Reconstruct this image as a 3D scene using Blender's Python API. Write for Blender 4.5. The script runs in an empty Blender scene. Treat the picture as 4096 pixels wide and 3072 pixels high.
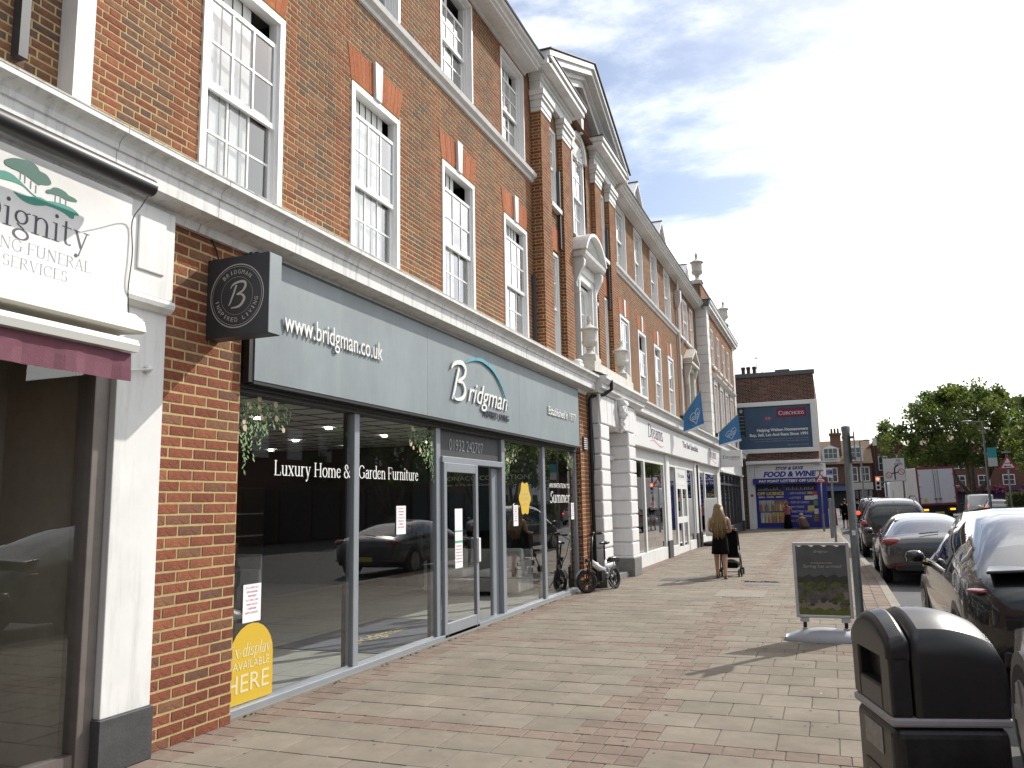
import bpy, math, random
import numpy as np
from mathutils import Vector, Matrix
random.seed(7)
rnd = random.Random(11)
SC = bpy.context.scene
COL = SC.collection
R = math.radians
# ------------------------------------------------------------------ camera
YAW, PITCH, ROLL = R(21.0565), R(8.405), R(-1.1229)
cam = bpy.data.cameras.new('camera'); cam.sensor_width = 36.0; cam.lens = 28.677
cam.clip_start = 0.05; cam.clip_end = 6000
camo = bpy.data.objects.new('camera', cam); COL.objects.link(camo); SC.camera = camo
_f = Vector((-math.sin(YAW)*math.cos(PITCH), math.cos(YAW)*math.cos(PITCH), math.sin(PITCH)))
_r = Vector((math.cos(YAW), math.sin(YAW), 0)); _u = _r.cross(_f)
_r2 = _r*math.cos(ROLL)+_u*math.sin(ROLL); _u2 = -_r*math.sin(ROLL)+_u*math.cos(ROLL)
CAMP = Vector((0, 0, 1.65))
M = Matrix.Identity(4)
for i in range(3):
    M[i][0] = _r2[i]; M[i][1] = _u2[i]; M[i][2] = -_f[i]; M[i][3] = CAMP[i]
camo.matrix_world = M
# ------------------------------------------------------------------ sky, sun, exposure
SUNV = Vector((0.64, 1.08, 1.0)).normalized()          # towards the sun
world = bpy.data.worlds.new('World'); SC.world = world; world.use_nodes = True
nt = world.node_tree; nt.nodes.clear()
N = nt.nodes.new; L = nt.links.new
sky = N('ShaderNodeTexSky'); sky.sky_type = 'NISHITA'; sky.sun_disc = False
sky.sun_elevation = math.asin(SUNV.z); sky.sun_rotation = math.atan2(SUNV.x, SUNV.y)
sky.air_density = 1.0; sky.dust_density = 1.2; sky.ozone_density = 0.5
tc = N('ShaderNodeTexCoord')
sep = N('ShaderNodeSeparateXYZ'); L(tc.outputs['Generated'], sep.inputs[0])
zc = N('ShaderNodeMath'); zc.operation = 'MAXIMUM'; zc.inputs[1].default_value = 0.06; L(sep.outputs['Z'], zc.inputs[0])
za = N('ShaderNodeMath'); za.operation = 'ADD'; za.inputs[1].default_value = 0.12; L(zc.outputs[0], za.inputs[0])
dv = N('ShaderNodeVectorMath'); dv.operation = 'DIVIDE'; L(tc.outputs['Generated'], dv.inputs[0])
cb = N('ShaderNodeCombineXYZ')
for k in range(3): L(za.outputs[0], cb.inputs[k])
L(cb.outputs[0], dv.inputs[1])
mp = N('ShaderNodeMapping'); mp.inputs['Location'].default_value = (0.71, 3.2, 0.0)
mp.inputs['Rotation'].default_value = (0, 0, R(-35)); mp.inputs['Scale'].default_value = (0.62, 1.0, 1.0)
L(dv.outputs[0], mp.inputs[0])
n1 = N('ShaderNodeTexNoise'); n1.inputs['Scale'].default_value = 1.15; n1.inputs['Detail'].default_value = 9
n1.inputs['Roughness'].default_value = 0.60; n1.inputs['Distortion'].default_value = 0.25
L(mp.outputs[0], n1.inputs['Vector'])
rmp = N('ShaderNodeValToRGB'); rmp.color_ramp.elements[0].position = 0.39; rmp.color_ramp.elements[1].position = 0.60; rmp.color_ramp.elements[0].color = (0.02, 0.02, 0.02, 1)
rmp.color_ramp.interpolation = 'EASE'; L(n1.outputs['Fac'], rmp.inputs[0])
n2 = N('ShaderNodeTexNoise'); n2.inputs['Scale'].default_value = 0.9; n2.inputs['Detail'].default_value = 5
L(mp.outputs[0], n2.inputs['Vector'])
crp = N('ShaderNodeValToRGB'); crp.color_ramp.elements[0].position = 0.3; crp.color_ramp.elements[1].position = 0.72
crp.color_ramp.elements[0].color = (1.08, 1.08, 1.08, 1); crp.color_ramp.elements[1].color = (0.93, 0.94, 0.96, 1)
L(n2.outputs['Fac'], crp.inputs[0])
dt = N('ShaderNodeVectorMath'); dt.operation = 'DOT_PRODUCT'; dt.inputs[1].default_value = tuple(SUNV); L(tc.outputs['Generated'], dt.inputs[0])
mr = N('ShaderNodeMapRange'); mr.inputs['From Min'].default_value = -0.6; mr.inputs['From Max'].default_value = 0.85     # clouds towards the sun are brighter
mr.inputs['To Min'].default_value = 2.8; mr.inputs['To Max'].default_value = 14.0; mr.interpolation_type = 'SMOOTHSTEP'; L(dt.outputs['Value'], mr.inputs['Value'])
cm = N('ShaderNodeVectorMath'); cm.operation = 'SCALE'; L(crp.outputs[0], cm.inputs[0]); L(mr.outputs[0], cm.inputs['Scale'])
mx = N('ShaderNodeMix'); mx.data_type = 'RGBA'
L(rmp.outputs[0], mx.inputs['Factor']); L(sky.outputs[0], mx.inputs['A']); L(cm.outputs[0], mx.inputs['B'])
bg = N('ShaderNodeBackground'); bg.inputs['Strength'].default_value = 0.15
L(mx.outputs['Result'], bg.inputs['Color'])
wo = N('ShaderNodeOutputWorld'); L(bg.outputs[0], wo.inputs['Surface'])
sun = bpy.data.lights.new('sun', 'SUN'); sun.energy = 5.0; sun.angle = R(0.6); sun.color = (1.0, 0.95, 0.87)
suno = bpy.data.objects.new('sun', sun); COL.objects.link(suno)
suno.rotation_euler = SUNV.to_track_quat('Z', 'Y').to_euler(); suno.location = (10, 30, 40)
vs = SC.view_settings; vs.view_transform = 'Standard'; vs.look = 'None'; vs.gamma = 1; vs.exposure = 0.0; vs.use_curve_mapping = False
SC.cycles.max_bounces = 8; SC.cycles.transparent_max_bounces = 16; SC.cycles.glossy_bounces = 4
SC.cycles.caustics_reflective = False; SC.cycles.caustics_refractive = False
SC.cycles.use_denoising = True
# ------------------------------------------------------------------ materials
MATS = {}
def mat(name, col, rough=0.7, metal=0.0, var=0.0, vscale=8.0, bump=0.0, bscale=60.0, spec=0.5, emit=None, est=0.0,
        streak=0.0, dirt=None, dirt_amt=0.0, coat=0.0, dscale=2.5, soot=0.0, sscale=0.7):
    if name in MATS: return MATS[name]
    m = bpy.data.materials.new(name); m.use_nodes = True; t = m.node_tree
    b = t.nodes['Principled BSDF']
    b.inputs['Base Color'].default_value = (*col, 1); b.inputs['Roughness'].default_value = rough
    b.inputs['Metallic'].default_value = metal; b.inputs['Specular IOR Level'].default_value = spec
    if coat: b.inputs['Coat Weight'].default_value = coat; b.inputs['Coat Roughness'].default_value = 0.03
    if emit: b.inputs['Emission Color'].default_value = (*emit, 1); b.inputs['Emission Strength'].default_value = est
    if var or bump or streak or dirt or soot:
        c = t.nodes.new('ShaderNodeTexCoord')
        cur = None
        if var:
            n = t.nodes.new('ShaderNodeTexNoise'); n.inputs['Scale'].default_value = vscale; n.inputs['Detail'].default_value = 6
            n.inputs['Roughness'].default_value = 0.65
            t.links.new(c.outputs['Object'], n.inputs['Vector'])
            r = t.nodes.new('ShaderNodeValToRGB'); e = r.color_ramp.elements
            e[0].position = 0.28; e[1].position = 0.72
            e[0].color = (*[x*(1-var) for x in col], 1); e[1].color = (*[min(1, x*(1+var*0.8)) for x in col], 1)
            t.links.new(n.outputs['Fac'], r.inputs[0]); cur = r.outputs[0]
        if dirt:
            mpn = t.nodes.new('ShaderNodeMapping'); mpn.inputs['Scale'].default_value = (1, 1, 0.10 if streak else 1)
            t.links.new(c.outputs['Object'], mpn.inputs[0])
            n = t.nodes.new('ShaderNodeTexNoise'); n.inputs['Scale'].default_value = dscale*(4 if streak else 1); n.inputs['Detail'].default_value = 8
            n.inputs['Roughness'].default_value = 0.7
            t.links.new(mpn.outputs[0], n.inputs['Vector'])
            r = t.nodes.new('ShaderNodeValToRGB'); e = r.color_ramp.elements
            e[0].position = 0.5; e[1].position = 0.78; e[0].color = (0, 0, 0, 1); e[1].color = (dirt_amt,)*3+(1,)
            t.links.new(n.outputs['Fac'], r.inputs[0])
            mxx = t.nodes.new('ShaderNodeMix'); mxx.data_type = 'RGBA'
            t.links.new(r.outputs[0], mxx.inputs['Factor'])
            if cur: t.links.new(cur, mxx.inputs['A'])
            else: mxx.inputs['A'].default_value = (*col, 1)
            mxx.inputs['B'].default_value = (*dirt, 1); cur = mxx.outputs['Result']
        if soot:                                       # broad weathering across the whole surface
            gp = t.nodes.new('ShaderNodeNewGeometry'); mpn = t.nodes.new('ShaderNodeMapping'); mpn.inputs['Scale'].default_value = (1, 1, 0.55)
            t.links.new(gp.outputs['Position'], mpn.inputs[0])
            n = t.nodes.new('ShaderNodeTexNoise'); n.inputs['Scale'].default_value = sscale; n.inputs['Detail'].default_value = 7; n.inputs['Roughness'].default_value = 0.7
            t.links.new(mpn.outputs[0], n.inputs['Vector'])
            r = t.nodes.new('ShaderNodeValToRGB'); e = r.color_ramp.elements; e[0].position = 0.33; e[1].position = 0.66
            e[0].color = (1-soot, 1-soot, 1-soot*.95, 1); e[1].color = (1+soot*.45,)*3+(1,)
            t.links.new(n.outputs['Fac'], r.inputs[0])
            mq = t.nodes.new('ShaderNodeMix'); mq.data_type = 'RGBA'; mq.blend_type = 'MULTIPLY'; mq.inputs['Factor'].default_value = 1.0
            if cur: t.links.new(cur, mq.inputs['A'])
            else: mq.inputs['A'].default_value = (*col, 1)
            t.links.new(r.outputs[0], mq.inputs['B']); cur = mq.outputs['Result']
        if cur: t.links.new(cur, b.inputs['Base Color'])
        if bump:
            n = t.nodes.new('ShaderNodeTexNoise'); n.inputs['Scale'].default_value = bscale; n.inputs['Detail'].default_value = 4
            t.links.new(c.outputs['Object'], n.inputs['Vector'])
            bp = t.nodes.new('ShaderNodeBump'); bp.inputs['Strength'].default_value = bump; bp.inputs['Distance'].default_value = 0.01
            t.links.new(n.outputs['Fac'], bp.inputs['Height']); t.links.new(bp.outputs[0], b.inputs['Normal'])
    MATS[name] = m
    return m
def glass_mat(name, tint=(0.9, 0.95, 0.93), rough=0.0, boost=1.0, ior=1.5):
    m = bpy.data.materials.new(name); m.use_nodes = True; t = m.node_tree; t.nodes.clear()
    o = t.nodes.new('ShaderNodeOutputMaterial'); tr = t.nodes.new('ShaderNodeBsdfTransparent'); tr.inputs[0].default_value = (*tint, 1)
    g = t.nodes.new('ShaderNodeBsdfGlossy'); g.inputs['Roughness'].default_value = rough; g.inputs[0].default_value = (1, 1, 1, 1)
    # reflectance of a thin two-sided pane (Schlick on |cos|), the same from either side
    ge = t.nodes.new('ShaderNodeNewGeometry'); dp = t.nodes.new('ShaderNodeVectorMath'); dp.operation = 'DOT_PRODUCT'
    t.links.new(ge.outputs['Normal'], dp.inputs[0]); t.links.new(ge.outputs['Incoming'], dp.inputs[1])
    def mth(op, a, b=None):
        q = t.nodes.new('ShaderNodeMath'); q.operation = op
        for i, z in enumerate((a, b)):
            if z is None: continue
            if isinstance(z, (int, float)): q.inputs[i].default_value = z
            else: t.links.new(z, q.inputs[i])
        return q.outputs[0]
    om = mth('SUBTRACT', 1.0, mth('ABSOLUTE', dp.outputs['Value'])); p5 = mth('POWER', om, 5.0)
    fz = mth('ADD', 0.043, mth('MULTIPLY', p5, 0.957))
    ml = t.nodes.new('ShaderNodeMath'); ml.operation = 'MULTIPLY'; ml.inputs[1].default_value = boost; ml.use_clamp = True
    t.links.new(fz, ml.inputs[0])
    mi = t.nodes.new('ShaderNodeMixShader'); t.links.new(ml.outputs[0], mi.inputs[0]); t.links.new(tr.outputs[0], mi.inputs[1]); t.links.new(g.outputs[0], mi.inputs[2])
    t.links.new(mi.outputs[0], o.inputs['Surface']); MATS[name] = m
    return m
GLASS = glass_mat('shop_glass', (0.93, 0.95, 0.94), boost=2.2)
SASHGLASS = glass_mat('sash_glass', (0.92, 0.94, 0.94), boost=4.0)
WHITE = mat('white_paint', (0.73, 0.73, 0.71), 0.55, var=0.06, vscale=3, dirt=(0.26, 0.25, 0.22), dirt_amt=0.40, dscale=3, streak=1, soot=.08)
WHITEC = mat('white_cornice', (0.73, 0.73, 0.71), 0.6, var=0.06, vscale=4, soot=.10, sscale=2.0, dirt=(0.13, 0.125, 0.115), dirt_amt=0.60, dscale=3.2, streak=1, bump=0.12, bscale=40)
CORNTOP = mat('weathered_stone', (0.55, 0.54, 0.50), 0.9, var=0.2, dirt=(0.05, 0.05, 0.045), dirt_amt=0.95, dscale=9, bump=0.3, bscale=50)
UPVC = mat('window_white', (0.80, 0.80, 0.79), 0.35, var=0.03)
STONE = mat('pale_stone', (0.55, 0.52, 0.46), 0.8, var=0.15, vscale=6, dirt=(0.28, 0.26, 0.22), dirt_amt=0.5, bump=0.15)
BLIND = mat('white_blind', (0.80, 0.80, 0.76), 0.8, var=0.05)
DARKROOM = mat('dark_interior', (0.03, 0.03, 0.032), 0.9)
BLACK = mat('black_paint', (0.012, 0.012, 0.013), 0.4, var=0.2)
BLACKP = mat('black_plastic', (0.014, 0.014, 0.016), 0.38, var=0.15, bump=0.06, bscale=300)
RUBBER = mat('tyre_rubber', (0.018, 0.018, 0.018), 0.85, var=0.2)
GREYAL = mat('grey_aluminium', (0.30, 0.325, 0.355), 0.38, metal=0.25, var=0.06, vscale=3)
DGREY = mat('dark_grey_paint', (0.045, 0.047, 0.052), 0.5, var=0.2)
LEAD = mat('lead_grey', (0.10, 0.105, 0.115), 0.65, var=0.2)
STEEL = mat('galvanised_steel', (0.22, 0.24, 0.25), 0.45, metal=0.6, var=0.2, vscale=14)
CHROME = mat('chrome', (0.6, 0.6, 0.62), 0.15, metal=1.0)
MORTAR = mat('mortar', (0.47, 0.355, 0.165), 0.95, soot=.2, sscale=1.1, var=0.2, vscale=18, bump=0.25, bscale=90)
MORTARG = mat('grey_mortar', (0.30, 0.26, 0.21), 0.95, var=0.2, vscale=18, bump=0.4, bscale=90)
def bmat(n, c): return mat(n, c, 0.92, var=0.30, vscale=22, bump=0.55, bscale=75, spec=0.25, soot=.22, sscale=.8)
BRICKS = [bmat('brick_red', (0.245, 0.083, 0.046)), bmat('brick_red_deep', (0.20, 0.066, 0.038)), bmat('brick_orange', (0.285, 0.105, 0.055)),
          bmat('brick_brown', (0.20, 0.092, 0.055)), bmat('brick_umber', (0.17, 0.083, 0.055)), bmat('brick_purple', (0.142, 0.08, 0.06)),
          bmat('brick_blue', (0.11, 0.075, 0.06)), bmat('brick_tan', (0.225, 0.11, 0.063)), bmat('brick_soot', (0.075, 0.030, 0.024)), bmat('brick_soot_red', (0.105, 0.036, 0.028))]  # last two are darker tones, picked only for the off licence wall
RUBBED = [bmat('rubbed_brick', (0.38, 0.12, 0.05)), bmat('rubbed_brick_pale', (0.42, 0.145, 0.065))]
# ------------------------------------------------------------------ mesh helpers
class MB:
    def __init__(s): s.v = []; s.f = []; s.m = []
    def quad(s, a, b, c, d, m=0):
        i = len(s.v); s.v += [a, b, c, d]; s.f.append((i, i+1, i+2, i+3)); s.m.append(m)
    def box(s, x0, x1, y0, y1, z0, z1, m=0):
        i = len(s.v)
        s.v += [(x0,y0,z0),(x1,y0,z0),(x1,y1,z0),(x0,y1,z0),(x0,y0,z1),(x1,y0,z1),(x1,y1,z1),(x0,y1,z1)]
        for f in ((0,3,2,1),(4,5,6,7),(0,1,5,4),(1,2,6,5),(2,3,7,6),(3,0,4,7)):
            s.f.append(tuple(i+k for k in f)); s.m.append(m)
        return s
    def cbox(s, c, d, m=0): return s.box(c[0]-d[0]/2, c[0]+d[0]/2, c[1]-d[1]/2, c[1]+d[1]/2, c[2]-d[2]/2, c[2]+d[2]/2, m)
    def prism(s, base, off, m=0):
        """closed polygon (3d points) swept by off"""
        n = len(base); i = len(s.v); off = Vector(off)
        s.v += [tuple(p) for p in base] + [tuple(Vector(p)+off) for p in base]
        s.f.append(tuple(range(i+n-1, i-1, -1))); s.m.append(m)
        s.f.append(tuple(range(i+n, i+2*n))); s.m.append(m)
        for k in range(n):
            k2 = (k+1) % n; s.f.append((i+k, i+k2, i+n+k2, i+n+k)); s.m.append(m)
        return s
    def profy(s, prof, y0, y1, m=0):
        return s.prism([(x, y0, z) for x, z in prof], (0, y1-y0, 0), m)
    def tube(s, pts, r, n=8, m=0, cap=True):
        pts = [Vector(p) for p in pts]; rs = r if isinstance(r, (list, tuple)) else [r]*len(pts); i0 = len(s.v)
        up = None
        for k, p in enumerate(pts):
            d = (pts[min(k+1, len(pts)-1)]-pts[max(k-1, 0)]).normalized()
            if up is None:
                a = Vector((0, 0, 1)) if abs(d.z) < 0.9 else Vector((1, 0, 0))
            else: a = up
            e1 = d.cross(a).normalized(); e2 = e1.cross(d).normalized(); up = e2
            for j in range(n):
                t = 2*math.pi*j/n; s.v.append(tuple(p+e1*math.cos(t)*rs[k]+e2*math.sin(t)*rs[k]))
        for k in range(len(pts)-1):
            for j in range(n):
                j2 = (j+1) % n; a = i0+k*n
                s.f.append((a+j, a+j2, a+n+j2, a+n+j)); s.m.append(m)
        if cap:
            s.f.append(tuple(i0+j for j in range(n-1, -1, -1))); s.m.append(m)
            a = i0+(len(pts)-1)*n; s.f.append(tuple(a+j for j in range(n))); s.m.append(m)
        return s
    def lathe(s, c, prof, n=20, m=0, axis='z', cap=True):
        """prof: list of (radius, height)"""
        i0 = len(s.v)
        for r, h in prof:
            for j in range(n):
                t = 2*math.pi*j/n; a, b = math.cos(t)*r, math.sin(t)*r
                p = (a, b, h) if axis == 'z' else ((h, a, b) if axis == 'x' else (a, h, b))
                s.v.append((c[0]+p[0], c[1]+p[1], c[2]+p[2]))
        for k in range(len(prof)-1):
            for j in range(n):
                j2 = (j+1) % n; a = i0+k*n
                s.f.append((a+j, a+j2, a+n+j2, a+n+j)); s.m.append(m)
        if cap:
            s.f.append(tuple(i0+j for j in range(n-1, -1, -1))); s.m.append(m)
            a = i0+(len(prof)-1)*n; s.f.append(tuple(a+j for j in range(n))); s.m.append(m)
        return s
    def ball(s, c, r, n=10, m=0):
        rr = r if isinstance(r, (tuple, list)) else (r, r, r); i0 = len(s.v); h = n//2
        for k in range(h+1):
            ph = math.pi*k/h
            for j in range(n):
                t = 2*math.pi*j/n
                s.v.append((c[0]+rr[0]*math.sin(ph)*math.cos(t), c[1]+rr[1]*math.sin(ph)*math.sin(t), c[2]+rr[2]*math.cos(ph)))
        for k in range(h):
            for j in range(n):
                j2 = (j+1) % n; a = i0+k*n
                s.f.append((a+j, a+n+j, a+n+j2, a+j2)); s.m.append(m)
        return s
    def mesh(s, name, mats, org=(0, 0, 0), smooth=False):
        me = bpy.data.meshes.new(name)
        ox, oy, oz = org
        me.from_pydata([(x-ox, y-oy, z-oz) for x, y, z in s.v] if any(org) else s.v, [], s.f)
        if not isinstance(mats, (list, tuple)): mats = [mats]
        for q in mats: me.materials.append(q)
        if len(mats) > 1: me.polygons.foreach_set('material_index', s.m)
        if smooth: me.polygons.foreach_set('use_smooth', [True]*len(me.polygons))
        me.update()
        return me
    def build(s, name, mats, parent=None, smooth=False, bevel=0.0, auto=None):
        org = ORG.get(parent.name, (0, 0, 0)) if parent else (0, 0, 0)
        o = bpy.data.objects.new(name, s.mesh(name, mats, org, smooth)); COL.objects.link(o)
        if parent: o.parent = parent; ORG[o.name] = org
        if bevel:
            bm = o.modifiers.new('bevel', 'BEVEL'); bm.width = bevel; bm.segments = 2; bm.limit_method = 'ANGLE'
        if auto is not None:
            es = o.modifiers.new('split', 'EDGE_SPLIT'); es.split_angle = R(auto)
        return o
ORG = {}
def tag(o, label=None, cat=None, group=None, kind=None):
    if label: o['label'] = label
    if cat: o['category'] = cat
    if group: o['group'] = group
    if kind: o['kind'] = kind
    return o
def thing(name, label, cat, loc=(0, 0, 0), group=None, local=False):
    o = bpy.data.objects.new(name, None); o.empty_display_size = 0.2; COL.objects.link(o); o.location = loc
    ORG[o.name] = (0, 0, 0) if local else tuple(loc)
    return tag(o, label, cat, group)
def place(o, loc, rz=0.0, rx=0.0, ry=0.0):
    o.location = loc; o.rotation_euler = (rx, ry, rz)
def copy_tree(o, parent=None):
    c = o.copy(); COL.objects.link(c); c.parent = parent
    for ch in o.children: copy_tree(ch, c)
    return c
# ------------------------------------------------------------------ lettering
TXT = []
def text(s, p0, udir, width, height, m, parent, name='lettering', depth=0.004, shear=0.0, vdir=(0, 0, 1), bold=0.0):
    """flat lettering in the built-in sans face; p0 = lower left, stretched to width x height"""
    cu = bpy.data.curves.new(name, 'FONT'); cu.body = s; cu.extrude = 0.02; cu.shear = shear; cu.resolution_u = 3; cu.offset = bold
    o = bpy.data.objects.new('t', cu); COL.objects.link(o)
    TXT.append((o, p0, Vector(udir).normalized(), Vector(vdir).normalized(), width, height, m, parent, name, depth))
def flush_text():
    bpy.context.view_layer.update(); dg = bpy.context.evaluated_depsgraph_get()
    for o, p0, u, v, w, h, m, parent, name, depth in TXT:
        me = bpy.data.meshes.new_from_object(o.evaluated_get(dg)); n = len(me.vertices)
        co = np.empty(n*3, 'f'); me.vertices.foreach_get('co', co); co = co.reshape(-1, 3)
        lo, hi = co.min(0), co.max(0)
        desc = h < 0                                   # negative height: keep natural proportions from the width
        sx = w/max(1e-6, hi[0]-lo[0]); sy = sx*(-h) if desc else h/max(1e-6, hi[1]-lo[1])
        k = u.cross(v)
        q = np.outer((co[:, 0]-lo[0])*sx, u)+np.outer((co[:, 1]-lo[1])*sy, v)+np.outer((co[:, 2]+0.02)/0.04*depth, k)
        org = ORG.get(parent.name, (0, 0, 0)) if parent else (0, 0, 0)
        q += np.array(p0)-np.array(org)
        me.vertices.foreach_set('co', q.astype('f').ravel()); me.materials.clear(); me.materials.append(m); me.update()
        ob = bpy.data.objects.new(name, me); COL.objects.link(ob)
        if parent: ob.parent = parent
        bpy.data.objects.remove(o)
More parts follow.
